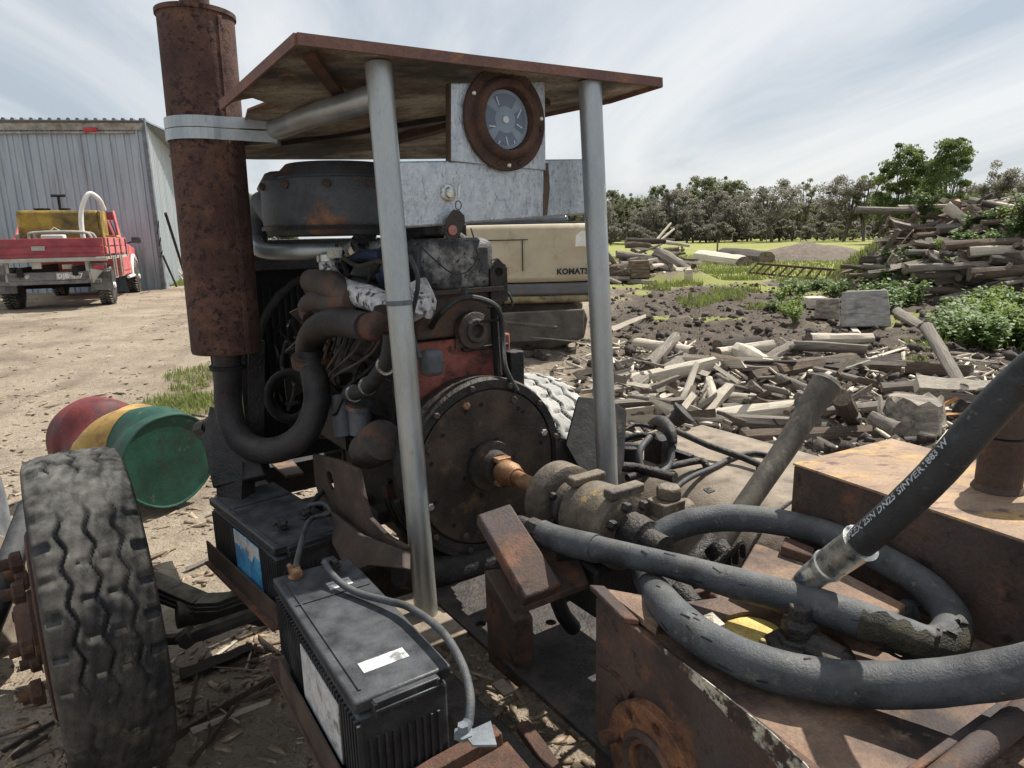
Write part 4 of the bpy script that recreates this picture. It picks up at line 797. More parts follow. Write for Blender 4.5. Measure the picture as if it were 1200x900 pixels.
# small heap: listed big logs, then filler
sh = [(750, 306, 793, 300, 6, 'wood_dark'), (768, 295, 806, 318, 9, 'wood_grey'), (722, 298, 775, 303, 5, 'wood_grey'), (715, 320, 793, 307, 7, 'wood_brown'), (733, 282, 790, 283, 4, 'wood_dark'), (733, 287, 762, 288, 4, 'wood_brown'), (780, 284, 808, 288, 2.5, 'wood_pale'), (770, 281, 786, 262, 2, 'wood_pale'), (774, 282, 790, 268, 1.6, 'wood_pale'), (750, 315, 795, 316, 6, 'wood_dark'), (718, 333, 730, 300, 4, 'wood_dark'), (795, 312, 812, 322, 5, 'wood_dark'), (722, 322, 765, 327, 5, 'wood_brown'), (765, 322, 796, 324, 7, 'wood_dark')]
zh = (GT(765, 330)-CAM).dot(_F)
for k, (ax, ay, bx, by, r_, m_) in enumerate(sh):
    log(P(ax, ay, zh+.2+(335-ay)*.02), P(bx, by, zh+.3+(335-by)*.02), r_*zh/FPX, 'round', m_, 'weathered log stacked in the smaller heap beyond the mud', 'logs of the smaller heap')
for k in range(60):
    px = rf.uniform(714, 812); top = 284+abs(px-768)*.55; py = rf.uniform(top, 330); zq = zh+(330-py)*.03+rf.uniform(-.1, .7)
    c = P(px, py, zq); a = rf.gauss(0, .6); d = V((math.cos(a), math.sin(a), rf.gauss(0, .25))).normalized()*rf.uniform(.25, .8)
    log(c-d, c+d, rf.uniform(.03, .13), rf.choice(['round', 'split']), rf.choice(['wood_dark', 'wood_grey', 'wood_brown', 'wood_grey', 'wood_pale']), 'stick wedged into the smaller heap of weathered logs', 'sticks wedged in the smaller heap')
# large heap on the right: logs laid on the core, ends poking out
def heap_z(px, py):
    """surface point of the heap's core under a pixel"""
    return GT(px, py)
big = [(1003, 246, 1075, 247, 4.5, 'wood_grey', 'long pale log sticking out left from the heap top'), (1052, 243, 1110, 241, 3, 'wood_pale', 'bleached pole lying on the heap top'), (1130, 247, 1162, 228, 3, 'wood_dark', 'dark limb rising from the top of the heap'), (1108, 242, 1138, 262, 6, 'wood_pale', 'pale stub pointing at the viewer near the heap top'), (1150, 238, 1185, 246, 4, 'wood_dark', 'dark log along the right of the heap top'), (1162, 257, 1197, 246, 4, 'wood_orange', 'reddish brown sawn beam on the right of the heap'), (1136, 245, 1148, 258, 9, 'wood_brown', 'knotty stump wedged near the heap top'),
 (1100, 272, 1140, 268, 4, 'wood_dark', 'dark log across the middle of the heap'), (1150, 262, 1200, 258, 4, 'wood_brown', 'brown log in the right of the heap'), (1105, 288, 1195, 283, 6, 'wood_brown', 'long brown log across the heap behind the weeds'), (1135, 296, 1200, 292, 6, 'wood_pale', 'pale log behind the yellow weeds'), (1160, 304, 1200, 310, 7, 'wood_dark', 'dark log with cut end at the right edge'), (1062, 315, 1165, 309, 6, 'wood_grey', 'long grey log low on the left of the heap'), (1070, 322, 1135, 321, 6, 'wood_grey', 'grey log just under the long low log'), (1135, 322, 1200, 316, 8, 'wood_brown', 'thick brown log with cut end low on the right'), (1080, 340, 1125, 341, 5, 'wood_brown', 'rotten log above the weeds'), (1095, 355, 1125, 352, 8, 'wood_dark', 'dark short log lying among the weeds'), (1076, 350, 1105, 348, 5, 'wood_brown', 'brown flat topped log among the weeds'), (1100, 300, 1128, 300, 8, 'wood_dark', 'dark cut stump in the middle of the heap'), (985, 312, 1040, 316, 2.5, 'wood_brown', 'thin log at the left foot of the heap')]
for ax, ay, bx, by, r_, m_, lb in big:
    g1 = GT(ax, max(ay, 252)); g2 = GT(bx, max(by, 252)); z1 = min((g1-CAM).dot(_F), (g2-CAM).dot(_F), 18)-.35
    log(P(ax, ay, z1+.2), P(bx, by, z1), r_*z1/FPX, 'plank' if 'beam' in lb else 'round', m_, lb, roll=0 if 'beam' in lb else None)
for k in range(290):
    px = rf.uniform(1020, 1215); t_ = rf.random()
    top = 230 if px > 1140 else 240 if px > 1085 else 240+(1085-px)*1.1
    py = rf.uniform(top, 345 if px > 1070 else 325); g_ = GT(px, py); z_ = (g_-CAM).dot(_F)
    if z_ > 22: continue
    c = P(px, py, z_-.12); a = rf.gauss(.1, .75) if px > 1060 else rf.gauss(-.9, .5); d = V((math.cos(a), math.sin(a)*.8, rf.gauss(.03, .26) if px > 1060 else rf.gauss(.5, .3))).normalized()*rf.choice([rf.uniform(.2, .6), rf.uniform(.4, 1.3)])
    kd = rf.choice(['round', 'round', 'split', 'plank']); m_ = rf.choice(['wood_grey', 'wood_grey', 'wood_brown', 'wood_dark', 'wood_pale'] if kd != 'plank' else ['wood_grey', 'wood_brown'])
    lb = {'round': 'weathered branch or log tangled in the big heap', 'split': 'split timber tangled in the big heap', 'plank': 'old board tangled in the big heap'}[kd]
    lb = m_[5:]+' '+lb
    log(c-d, c+d, rf.uniform(.03, .11), kd, m_, lb, {'round': 'logs and branches of the big heap', 'split': 'split timber of the big heap', 'plank': 'old boards of the big heap'}[kd])
mb = MB(); mb.plate([P(1115, 237, 17.4), P(1127, 238, 17.2), P(1124, 233, 17.6), P(1119, 234, 17.7)], .25); solo('orange_scrap', mb, 'orange', 'small orange plastic scrap on top of the big log heap', 'plastic scrap', smooth=0)
# lattice frame lying on the grass
lf_ = thing('metal_lattice', 'rusty ladder shaped metal frame lying on the grass', 'metal frame', GT(940, 322))
A0, A1, B0, B1 = G(888, 309, .45), G(1010, 319, .35), G(877, 319, .08), G(1005, 333, .05)
for nm, a_, b_ in (('rail', A0, A1), ('rail', B0, B1)): part(nm, MB().bar(a_, b_, .07, .07), 'rust', lf_)
for k in range(13): t_ = k/12; part('rung', MB().bar(A0.lerp(A1, t_), B0.lerp(B1, t_), .035, .05), 'rust_top', lf_)

# ================================================================ weeds
def weed_proto(seed, h, spread, n, leaf, m):
    r = np.random.default_rng(seed); rs_ = random.Random(seed); mb = MB(); nst = 8; tips = []
    for k in range(nst):
        a = 6.28*k/nst+rs_.random(); q_ = spread*(.2+.7*rs_.random()); t_ = V((q_*math.cos(a), q_*math.sin(a), h*(.6+.4*rs_.random()))); mb.tube([(0, 0, -.05), t_*.5+V((0, 0, h*.12)), t_], [.012, .009, .004], 4, smooth=2); tips.append(t_)
    st = mb.mesh('stem', [m], None, 0)
    T = np.array([tuple(t_) for t_ in tips]); idx = r.integers(0, nst, n); f = .25+.75*r.random(n)**.7
    p = T[idx]*f[:, None]+r.normal(size=(n, 3))*np.array([1, 1, .7])*spread*.16; p[:, 2] = np.maximum(p[:, 2], .02)
    a = r.random(n)*6.283; dr = np.stack([np.cos(a), np.sin(a), .3*r.normal(size=n)], 1); sd_ = np.stack([-np.sin(a), np.cos(a), .3*r.normal(size=n)], 1); s = leaf*(.5+r.random(n))[:, None]
    vs = np.stack([p, p+dr*s*.5+sd_*s*.36, p+dr*s, p+dr*s*.5-sd_*s*.36], 1).reshape(-1, 3)
    lv = np_mesh('foliage', vs, np.arange(n*4).reshape(-1, 4), m, kind=None).data
    return lv, st
WP = [weed_proto(1, .5, .38, 520, .075, 'leaf_weed'), weed_proto(2, .42, .42, 480, .085, 'leaf_weed'), weed_proto(3, .55, .3, 360, .07, 'leaf_lime'), weed_proto(4, .8, .35, 700, .06, 'leaf_green')]
def weed(px, py, s, i, lift=0, lb=None):
    g_ = GT(px, py); g_.z += lift-.03; lv, st = WP[i]
    o = thing('weed_plant', lb or ['leafy green weed growing beside the big log heap', 'broad leafy green weed growing beside the big log heap', 'yellow green weed sprouting from logs and mud', 'tall dark leaved shrub growing on the log heap'][i], 'weed', g_, ['green weeds round the log heap', 'broad leafy weeds round the log heap', 'yellow green weeds among the logs', 'shrubs growing on the log heap'][i])
    o.rotation_euler = (0, 0, rf.uniform(0, 6.28)); o.scale = (s, s, s*rf.uniform(.85, 1.15))
    for nm, m_ in (('foliage', lv), ('stem', st)): c = bpy.data.objects.new(nm, m_); COL.objects.link(c); c.parent = o
for k in range(60): px = rf.uniform(1115, 1212); weed(px, rf.uniform(362, 412)-(0 if px > 1140 else 6), rf.uniform(.55, 1.0), rf.choice([0, 0, 1, 1, 2]))
for k in range(24): weed(rf.uniform(1038, 1080), rf.uniform(312, 345), rf.uniform(.6, 1.0), rf.choice([0, 1, 1, 0]))
for k in range(12): weed(rf.uniform(1010, 1075), rf.uniform(345, 372), rf.uniform(.6, 1.0), rf.choice([0, 1, 1]))
for px, py in ((1122, 300), (1130, 312), (1143, 276), (1160, 275), (1150, 298), (1165, 300), (1120, 328), (1190, 285), (1182, 270), (1105, 312), (1150, 335), (1128, 340)): weed(px, py, rf.uniform(.7, 1.0), rf.choice([0, 2, 2]), .12)
for px, py in ((1198, 292), (1082, 268)): weed(px, py, 1.3, 3, .1)
for px, py in ((920, 372), (932, 366), (915, 356), (940, 350), (950, 342), (975, 352), (925, 345), (930, 380), (907, 365), (962, 340), (985, 345), (1000, 335), (1015, 340)): weed(px, py, rf.uniform(.55, .95), rf.choice([0, 1, 2]))
# ================================================================ THE MACHINE
def onp(px, py, o, n): d = ray(px, py); return CAM + d*((V(o)-CAM).dot(n)/d.dot(n))
def ev(px, py, v): return onp(px, py, E(0, v, 0), EB)
def eu(px, py, u): return onp(px, py, E(u, 0, 0), EA)
EX = (EA, EB, ZU)
def eb(mb, u, v, w): return mb.box(E((u[0]+u[1])/2, (v[0]+v[1])/2, (w[0]+w[1])/2), (u[1]-u[0], v[1]-v[0], w[1]-w[0]), EX)
def B(u, v, w): return eb(MB(), u, v, w)
def holed(pts, hole_c, hole_r, th, n=20, holes=()):
    """flat plate with round holes cut through"""
    import bmesh
    pts = [V(p) for p in pts]; nn = V((0, 0, 0))
    for i in range(len(pts)): nn += pts[i].cross(pts[(i+1) % len(pts)])
    nn.normalize(); x = (pts[1]-pts[0]).normalized(); y = nn.cross(x); bm = bmesh.new(); loops = [pts]
    for c, r in [(hole_c, hole_r)]+list(holes): c = V(c); c = c-nn*(c-pts[0]).dot(nn); loops.append([c+x*(r*math.cos(6.283*k/n))+y*(r*math.sin(6.283*k/n)) for k in range(n)])
    es = []
    for lp in loops:
        vs = [bm.verts.new(p) for p in lp]; es += [bm.edges.new((vs[i], vs[(i+1) % len(vs)])) for i in range(len(vs))]
    bmesh.ops.triangle_fill(bm, edges=es, use_beauty=True); bm.verts.index_update()
    top = [v.co.copy() for v in bm.verts]; tri = [tuple(v.index for v in f.verts) for f in bm.faces]; bm.free(); mb = MB(); k = len(top)
    sides = []; o = 0
    for lp in loops: m = len(lp); sides += [(o+i, o+(i+1) % m, o+(i+1) % m+k, o+i+k) for i in range(m)]; o += m
    mb.add(top+[p-nn*th for p in top], tri+[tuple(j+k for j in reversed(t_)) for t_ in tri]+sides); return mb
# ---- chassis
DW = -.325
ch = thing('truck_chassis', 'dark oily steel truck chassis carrying the engine', 'chassis', E(0, 0, -.944))
part('rail', B((-1.5, 2.1), (-.43, -.35), (DW-.2, DW)), 'oily2', ch, bevel=.006)
part('rail', B((-1.5, 2.1), (.33, .41), (DW-.2, DW)), 'oily2', ch, bevel=.006)
hol = [(E(u_, v_, DW+.006), .014) for u_, v_ in ((-.35, -.05), (-.7, -.12), (-.2, .15), (-.55, .2), (-.25, -.2), (-.9, .0), (-.42, .12))]
part('deck_plate', holed([E(-1.02, -.24, DW+.006), E(-1.02, .33, DW+.006), E(.1, .33, DW+.006), E(.1, -.24, DW+.006)], *hol[0], .012, holes=hol[1:]), 'oily2', ch, smooth=20)
part('foot_plate', MB().box(E(-.14, -.31, DW+.008), (.26, .12, .012), EX), 'tan_plate', ch, bevel=.003)
for u_ in (1.5, .95, .3, -1.1): part('cross_member', B((u_-.04, u_+.04), (-.35, .33), (DW-.17, DW-.03)), 'oily', ch)
part('angle_iron', MB().bar(G(590, 868, .60), G(655, 960, .60), .04, .03), 'rust', ch, bevel=.003); part('angle_iron', MB().bar(G(612, 850, .60), G(690, 960, .60), .03, .02), 'rust', ch, bevel=.003)
part('weld_tab', MB().box(G(590, 806, .635), (.05, .03, .006), EX), 'tan_plate', ch)
# axle, springs
part('front_axle', MB().tube([E(.66, -.80, -.52), E(.66, -.60, -.55), E(.66, -.45, -.62), E(.66, .5, -.62), E(.66, .75, -.52)], .045, 10, smooth=4), 'axle', ch)
mb = MB()
for k in range(3):
    pa = [P(172, 676+k*7, 2.30), P(205, 690+k*6, 2.26), P(235, 703+k*5, 2.22), P(262, 702+k*5, 2.20), P(292, 690+k*6, 2.18), P(330, 690, 2.16)]
    for i in range(5): mb.bar(pa[i], pa[i+1], .07, .014)
part('leaf_spring', mb, 'axle', ch, bevel=.002)
mb = MB(); mb.tube([P(186, 750, 2.16), P(222, 748, 2.14), P(235, 742, 2.12), P(330, 708, 2.1), P(400, 690, 2.1)], [.018, .018, .026, .02, .02], 8); mb.tube([P(214, 752, 2.13), P(226, 742, 2.13)], .03, 8); part('tie_rod', mb, 'axle', ch)
part('suspension_bracket', MB().plate([P(258, 480, 2.35), P(300, 500, 2.3), P(322, 560, 2.2), P(262, 575, 2.25), P(250, 520, 2.35)], .05), 'oily', ch, bevel=.005)
part('bumper_bracket', MB().plate([P(268, 540, 2.3), P(300, 545, 2.25), P(298, 600, 2.2), P(270, 585, 2.25)], .06), 'oily', ch)
part('orange_bracket', MB().plate([G(318, 545, .60), G(342, 541, .60), G(356, 556, .60), G(336, 560, .60)], .01), 'rust_top', ch)
mb = MB(); mb.tube([P(244, 500, 2.6), P(250, 492, 2.55), P(262, 510, 2.5)], .022, 8, smooth=3); mb.tube([P(236, 503, 2.65), P(246, 500, 2.6)], .035, 8); part('tow_eye', mb, 'oily', ch)

# ---- wheels
def tyre_mb(c, ax, R_, W_, deep=.012, nth=190, na=34, phase=0.0, worn=0.0, rim_r=.56):
    c = V(c); ax = V(ax).normalized(); x = ax.cross(ZU).normalized(); y = ax.cross(x); mb = MB()
    prof = []      # (t across -1..1, radius, tread?)
    for i in range(6): a = i/5; prof.append((-1+.02*math.sin(a*3.1), R_*(rim_r+(.93-rim_r)*a), 0))
    for i in range(na+1): t_ = -1+2*i/na; prof.append((t_*.985, R_*(1-.035*abs(t_)**4), 1))
    for i in range(6): a = 1-i/5; prof.append((1-.02*math.sin(a*3.1), R_*(rim_r+(.93-rim_r)*a), 0))
    m = len(prof); vs = []; deepv = set()
    for k in range(nth):
        th = 2*math.pi*k/nth; arc = th*R_/.047
        dr = x*math.cos(th)+y*math.sin(th)
        for (t_, r_, tr) in prof:
            if tr:
                d = 0; tri = abs((arc % 2)-1)*2-1
                for gpos in (-.52, 0.0, .52):
                    e = abs(t_-(gpos+.075*tri)); d = max(d, 1-e/.055 if e < .055 else 0)
                for sgn in (-1, 1):
                    ee = abs(((arc*.5+sgn*.25) % 1)-.5)
                    if sgn*t_ > .72 and ee < .09: d = max(d, .6)
                    if .1 < sgn*t_ < .36 and abs(((arc*.5+.1) % 1)-.5) < .05: d = max(d, .4)
                w_ = .45+.55*math.sin(th*1.0+phase)
                w_ = 1-worn*(.5+.5*math.sin(th*3+phase+1.3*math.sin(th*7)))
                r_ -= deep*min(1, d*1.6)*w_
                if d*w_ > .5: deepv.add(len(vs))
                r_ += random.uniform(-.0009, .0009)+.0035*math.sin(th*31+t_*9)*math.sin(th*13-t_*17)*worn
            else: r_ += 0
            bul = .03*math.sin(math.pi*min(1, max(0, (r_/R_-rim_r)/(1-rim_r)))) if not tr else 0
            vs.append(c+ax*(W_/2*t_*(1+bul*3))+dr*r_)
    mb.add(vs, [(k*m+i, k*m+i+1, ((k+1) % nth)*m+i+1, ((k+1) % nth)*m+i) for k in range(nth) for i in range(m-1)]+[(k*m+m-1, k*m, ((k+1) % nth)*m, ((k+1) % nth)*m+m-1) for k in range(nth)])
    mb.m = [1 if sum(i in deepv for i in f) >= 2 else 0 for f in mb.f]  # groove faces take cleaner black rubber, with groove shade put into the colour
    return mb
WC = G(140, 878, 0); WAX = yaw(54); wl = thing('front_wheel', 'large worn truck tyre standing in the left foreground, tread to the viewer', 'wheel', WC); WCc = WC+ZU*.5-WAX*.0
part('tyre', tyre_mb(WCc, WAX, .495, .245, .011, 300, 60, .4, .6), ['tyre', 'rubber_black'], wl, smooth=50)
mb = MB(); o_ = WCc-WAX*.16; mb.lathe(WCc+WAX*.1, -WAX, [(0, .28), (.24, .28), (.245, .27), (.16, .22), (.14, .12), (.26, .11), (.29, .08), (.30, .07)], 36); rim = part('rim', mb, 'rust', wl)
for k in range(8):
    a = 6.283*k/8+.2; x_ = WAX.cross(ZU).normalized(); c_ = WCc-WAX*.16+x_*(.20*math.cos(a))+ZU*(.20*math.sin(a)); mb = MB(); mb.cyl(c_, c_-WAX*.055, .017, 10); mb.bolt(c_, -WAX, .032, .03); part('wheel_nut', mb, 'rust', rim)
mb = MB()
for (px, py) in ((38, 678), (43, 718), (52, 748), (58, 762)): q_ = P(px, py, 2.0); mb.lathe(q_+WAX*.12, -WAX, [(0, .030), (.10, .030), (.10, .022), (.13, .022), (.13, .030), (.15, .030)], 8)
part('wheel_stud', mb, 'rust', wl)
RW = E(.78, .66, -.444); rw = thing('off_side_wheel', 'pale dusty truck tyre seen behind the flywheel', 'wheel', (RW.x, RW.y, 0))
part('tyre', tyre_mb(RW, EB, .5, .29, .016, 260, 60, 1.0, .0), ['tyre_pale', 'rubber_black'], rw, smooth=50)
mb = MB(); mb.lathe(RW+EB*.1, -EB, [(0, .28), (.24, .28), (.2, .22), (.2, .1)], 30); part('rim', mb, 'oily2', rw)
FT = G(-52, 760, 0); ft = thing('spare_tyre', 'blue grey truck tyre cut off by the left edge of the frame', 'tyre', FT); fa = yaw(70)
part('tyre_tread', tyre_mb(FT+ZU*.43, fa, .47, .24, .012, 200, 44, 0, .2), ['tyre_blue', 'rubber_black'], ft, smooth=50)
mb = MB(); mb.tube([P(-20, 745, 2.25), P(2, 690, 2.3), P(22, 630, 2.45), P(34, 592, 2.6)], [.045, .045, .04, .035], 12, smooth=4); solo('fat_black_pipe', mb, 'rubber_black', 'black curved pipe between the tyres at the left edge', 'pipe')
mb = MB(); mb.lathe(P(-22, 700, 2.55), yaw(80)*1+ZU*.35, [(0, .24), (.06, .24), (.09, .21), (.1, .05)], 28); solo('dusty_hub', mb, 'tan_plate', 'dusty tan drum edge beside the left foreground tyre', 'brake drum')

# ---- engine
en = thing('diesel_engine', 'oily black diesel engine with faded red block behind the pipe posts', 'engine', E(.4, 0, -.3))
part('block', B((.14, .92), (-.17, .165), (-.05, .365)), 'oily', en, bevel=.012)
part('rear_face', B((.12, .139), (-.165, .16), (.0, .362)), 'red_paint', en, bevel=.006)
part('sump', B((.16, .9), (-.14, .14), (-.34, -.05)), 'oily', en, bevel=.03)
part('cylinder_head', B((.13, .90), (-.15, .14), (.367, .50)), 'manifold', en, bevel=.01)
rc = part('rocker_cover', B((.12, .86), (-.11, .115), (.502, .652)), 'rocker', en, bevel=.03)
part('cover_flange', B((.105, .88), (-.125, .13), (.495, .508)), 'manifold', rc)
mb = MB(); mb.lathe(E(.125, .02, .385), -EA, [(0, .055), (.03, .055), (.035, .035), (.045, .034), (.046, .02), (.02, .018)], 24); mb.plate([E(.11, -.04, .335), E(.11, .13, .335), E(.11, .13, .36), E(.11, .07, .42), E(.11, -.03, .41)], .01); mb.bolt(E(.10, .10, .345), -EA, .014, .012); part('oil_filter_head', mb, 'manifold', en, bevel=.003)
# flywheel housing
hs = part('flywheel_housing', MB().lathe(E(.16, 0, -.01), -EA, [(0, .21), (.05, .262), (.135, .268), (.15, .262), (.15, .238), (.14, .236)], 64), 'oily2', en)
fc = part('flywheel_cover', MB().lathe(E(.03, 0, -.01), -EA, [(0, .232), (.018, .232), (.021, .229)], 72), 'fly', en, smooth=30)
for k in range(8):
    a = rad(20+45*k); q_ = E(.009, .212*math.cos(a), -.01+.212*math.sin(a)); part('cover_bolt', MB().bolt(q_, -EA, .0115, .010), 'shaft' if k == 2 else 'manifold' if k % 2 else 'zinc', fc)
mb = MB()
for a in (12, 50, 56, 96, 112, 140, 165, 200, 230, 300, 335): a = rad(a); mb.cyl(E(.0091, .195*math.cos(a), -.01+.195*math.sin(a)), E(.007, .195*math.cos(a), -.01+.195*math.sin(a)), .0065, 10)
for a in (0, 60, 120, 180, 240, 300): a = rad(a+10); mb.cyl(E(.0091, .085*math.cos(a), -.01+.085*math.sin(a)), E(.007, .085*math.cos(a), -.01+.085*math.sin(a)), .007, 10)
part('bolt_holes', mb, 'black', fc, kind='stuff')
mb = MB()
for k in range(3): mb.tube([E(.02+.05*k, (.262+.012*k)*math.cos(rad(a)), -.02+(.262+.014*k)*math.sin(rad(a))) for a in range(-170, -9, 8)], .012-.002*k, 6)
part('housing_ribs', mb, 'oily2', hs)
mb = MB(); mb.plate([E(.02, .24, .05), E(.02, .36, -.02), E(.02, .40, -.14), E(.02, .25, -.22)], .02); mb.bolt(E(.0, .32, -.08), -EA, .014, .012); hb = part('mount_ear', mb, 'oily2', hs, bevel=.004)
mb = MB(); mb.tube([E(.0, .28, -.13), E(-.02, .42, -.16)], .035, 12); part('engine_mount', mb, 'oily2', hs)
# rear face lines and pipes
mb = MB(); mb.tube([ev(500, 400, -.05), eu(512, 372, .06), eu(540, 350, .05), eu(568, 352, .05), eu(585, 365, .05), eu(589, 395, .06), eu(592, 430, .02), eu(606, 458, -.0)], .0085, 8, smooth=5); mb.tube([eu(545, 338, .08), eu(543, 350, .06)], .01, 6); part('oil_line', mb, 'rubber_black', en)
mb = MB(); mb.tube([eu(579, 358, .09), eu(581, 400, .09), eu(584, 440, .07)], .012, 8, smooth=3); mb.tube([eu(560, 377, .06), eu(585, 375, .06), eu(584, 362, .06), eu(572, 360, .06)], .004, 6); part('fuel_line', mb, 'black', en)
mb = MB(); mb.box(E(.10, .155, .16), (.05, .05, .30), EX); mb.box(E(.108, .06, .33), (.02, .16, .012), EX); part('rear_bracket', mb, 'oily', en, bevel=.004)
mb = MB(); mb.box(ev(505, 425, -.20), (.05, .06, .07), EX); part('fuel_lift_pump', mb, 'aircleaner', en, bevel=.015)
mb = MB(); mb.tube([eu(573, 345, .15), eu(580, 320, .16), eu(587, 307, .15)], [.028, .026, .018], 10); mb.tube([eu(570, 318, .15), eu(580, 324, .15), eu(572, 335, .15)], .018, 8); mb.tube([eu(581, 335, .15), eu(590, 355, .13), eu(598, 362, .12), eu(600, 352, .12), eu(592, 340, .13), eu(580, 338, .13)], .004, 6, smooth=4)
mb.tube([eu(568, 307, .15), eu(582, 303, .15)], .003, 5); part('filter_and_cables', mb, 'oily', en)
mb = MB(); mb.tube([eu(552, 268, .2), eu(556, 282, .15), eu(560, 300, .10), eu(548, 318, .09), eu(530, 320, .09), eu(510, 305, .1), eu(492, 288, .12)], .0022, 5, smooth=5); mb.tube([eu(488, 335, .1), eu(492, 290, .12), eu(486, 285, .12)], .006, 6, smooth=3); part('thin_wires', mb, 'rubber', en)
mb = MB(); mb.cyl(E(.2, -.05, .66), E(.2, -.05, .70), .03); mb.tube([eu(470, 282, .3), eu(500, 272, .3), eu(530, 275, .3), eu(545, 285, .25)], .02, 8, smooth=3); mb.box(eu(505, 272, .4), (.12, .2, .05), EX); part('top_clutter', mb, 'oily', en, bevel=.005)
part('thermostat_elbow', MB().tube([eu(488, 330, .1), eu(498, 355, .08), eu(497, 372, .08)], [.03, .034, .02], 10, smooth=3), 'flake_white', en)
# air cleaner
ac = thing('air_cleaner', 'big round dark grey air cleaner drum with rust patches on top of the engine', 'air cleaner', E(.67, -.14, .66))
AC = P(398, 232, 2.33); AC = V((AC.x, AC.y, 0)); zt_ = P(398, 206, 2.08).z; zb_ = P(398, 276, 2.08).z
part('drum', MB().lathe(AC+ZU*zb_, ZU, [(0, .20), (.004, .235), (.025, .252), (.06, .256), (zt_-zb_-.01, .252), (zt_-zb_, .245), (zt_-zb_+.004, .21)], 56), 'aircleaner', ac)
part('lid', MB().lathe(AC+ZU*(zt_+.004), ZU, [(0, .215), (.006, .215), (.03, .19), (.05, .17), (.053, .08)], 48), 'aircleaner', ac)
mb = MB()
for k in range(4): a = rad(215+30*k); c_ = AC+V((.255*math.cos(a), .255*math.sin(a), zt_-.02)); mb.lathe(c_, V((math.cos(a), math.sin(a), 0)), [(0, .013), (.006, .013), (.007, .008), (.01, .006)], 10)
part('clip', mb, 'manifold', ac, kind='stuff')
part('strap', MB().lathe(AC+ZU*(zb_+.02), ZU, [(0, .256), (.0, .26), (.012, .26), (.012, .256)], 56), 'oily', ac)
part('inlet_duct', MB().tube([P(322, 250, 2.30), P(308, 240, 2.32), P(300, 262, 2.35), P(303, 286, 2.36)], [.05, .045, .036, .034], 14, smooth=4), 'aircleaner', ac)
part('inlet_hood', MB().tube([P(305, 222, 2.30), P(318, 212, 2.22), P(334, 211, 2.20)], [.012, .03, .03], 8), 'aircleaner', ac)
mb = MB(); mb.tube([P(298, 283, 2.25), P(303, 291, 2.23), P(318, 295, 2.22), P(350, 295, 2.20), P(395, 293, 2.2)], .026, 14, smooth=4); part('water_pipe', mb, 'galv', en)
# radiator and fan
ra = part('radiator', B((1.28, 1.36), (-.40, .36), (-.28, .62)), 'black', en, bevel=.01)
mb = MB()
for k in range(26): mb.box(E(1.275, -.36+.028*k, .15), (.006, .006, .66), EX)
part('fin_column', mb, 'oily', ra)
mb = MB(); ring = [E(1.22, .34*math.cos(rad(a)), .17+.36*math.sin(rad(a))) for a in range(0, 361, 12)]; mb.tube(ring, .018, 8)
mb.box(E(1.24, -.02, .60), (.10, .82, .12), EX); mb.box(E(1.24, -.40, .15), (.10, .03, .86), EX); part('fan_shroud', mb, 'oily', en, bevel=.003)
mb = MB(); fcn = E(1.08, 0, .17); mb.lathe(fcn, EA, [(-.05, .05), (.05, .05)], 16)
for k in range(5):
    a = rad(200+72*k); dr = EB*math.cos(a)+ZU*math.sin(a); tn = -EB*math.sin(a)+ZU*math.cos(a)
    mb.plate([fcn+dr*.05-tn*.03-EA*.03, fcn+dr*.28-tn*.07-EA*.045, fcn+dr*.30+tn*.05+EA*.03, fcn+dr*.06+tn*.03+EA*.03], .006)
part('fan', mb, 'manifold', en)
part('pulley', MB().lathe(E(1.0, 0, -.12), EA, [(0, .10), (.01, .10), (.02, .08), (.03, .10), (.04, .10)], 28), 'oily', en)
part('timing_cover', B((.92, 1.0), (-.16, .16), (-.1, .34)), 'oily', en, bevel=.02)
mb = MB(); mb.tube([P(340+25*math.cos(rad(a)), 464+27*math.sin(rad(a)), 2.48) for a in range(0, 361, 15)], .018, 10); part('belt_guard_ring', mb, 'black', en)
# manifolds on the near side
pv = lambda l, v: [ev(x_, y_, v) for x_, y_ in l]
mb = MB(); mb.tube(pv([(385, 300), (386, 318), (394, 333), (412, 343), (436, 350), (452, 360), (466, 378)], -.26), [.030, .030, .034, .036, .036, .034, .032], 16, smooth=4); wp = part('silver_pipe', mb, 'flake_white', en)
mb = MB(); mb.lathe(ev(384, 299, -.26), ev(386, 318, -.26)-ev(384, 299, -.26), [(0, .035), (.02, .035)], 16); mb.box(ev(392, 296, -.27), (.05, .03, .03), EX); part('hose_clip', mb, 'zinc', wp)
mf = part('exhaust_manifold', MB().tube(pv([(372, 341), (398, 338), (430, 347), (455, 366)], -.21), [.045, .05, .045, .04], 14, smooth=3), 'manifold', en)
part('runner', MB().tube(pv([(366, 330), (388, 334), (412, 350)], -.28), [.042, .044, .03], 14, smooth=3), 'manifold', mf)
part('runner', MB().tube(pv([(364, 372), (360, 360), (372, 352), (392, 356), (412, 352)], -.29), [.028, .032, .034, .032, .028], 14, smooth=4), 'manifold', mf)
part('runner', MB().tube(pv([(378, 366), (384, 352), (402, 352), (420, 355)], -.27), [.03, .032, .034, .03], 14, smooth=4), 'oily', mf)
part('elbow', MB().tube(pv([(365, 424), (362, 404), (372, 386), (392, 378), (414, 380), (430, 383)], -.32), [.043, .043, .044, .042, .040, .038], 18, smooth=4), 'pipe_dark', mf)
part('red_elbow', MB().tube(pv([(424, 383), (440, 382), (450, 374), (452, 362)], -.31), [.036, .038, .034, .030], 16, smooth=4), 'red_elbow', mf)
q0, q1 = ev(365, 418, -.32), ev(365, 427, -.32); part('pipe_flange', MB().lathe(q0, q1-q0, [(0, .064), (.016, .064), (.017, .062), (.033, .062)], 20), 'manifold', mf)
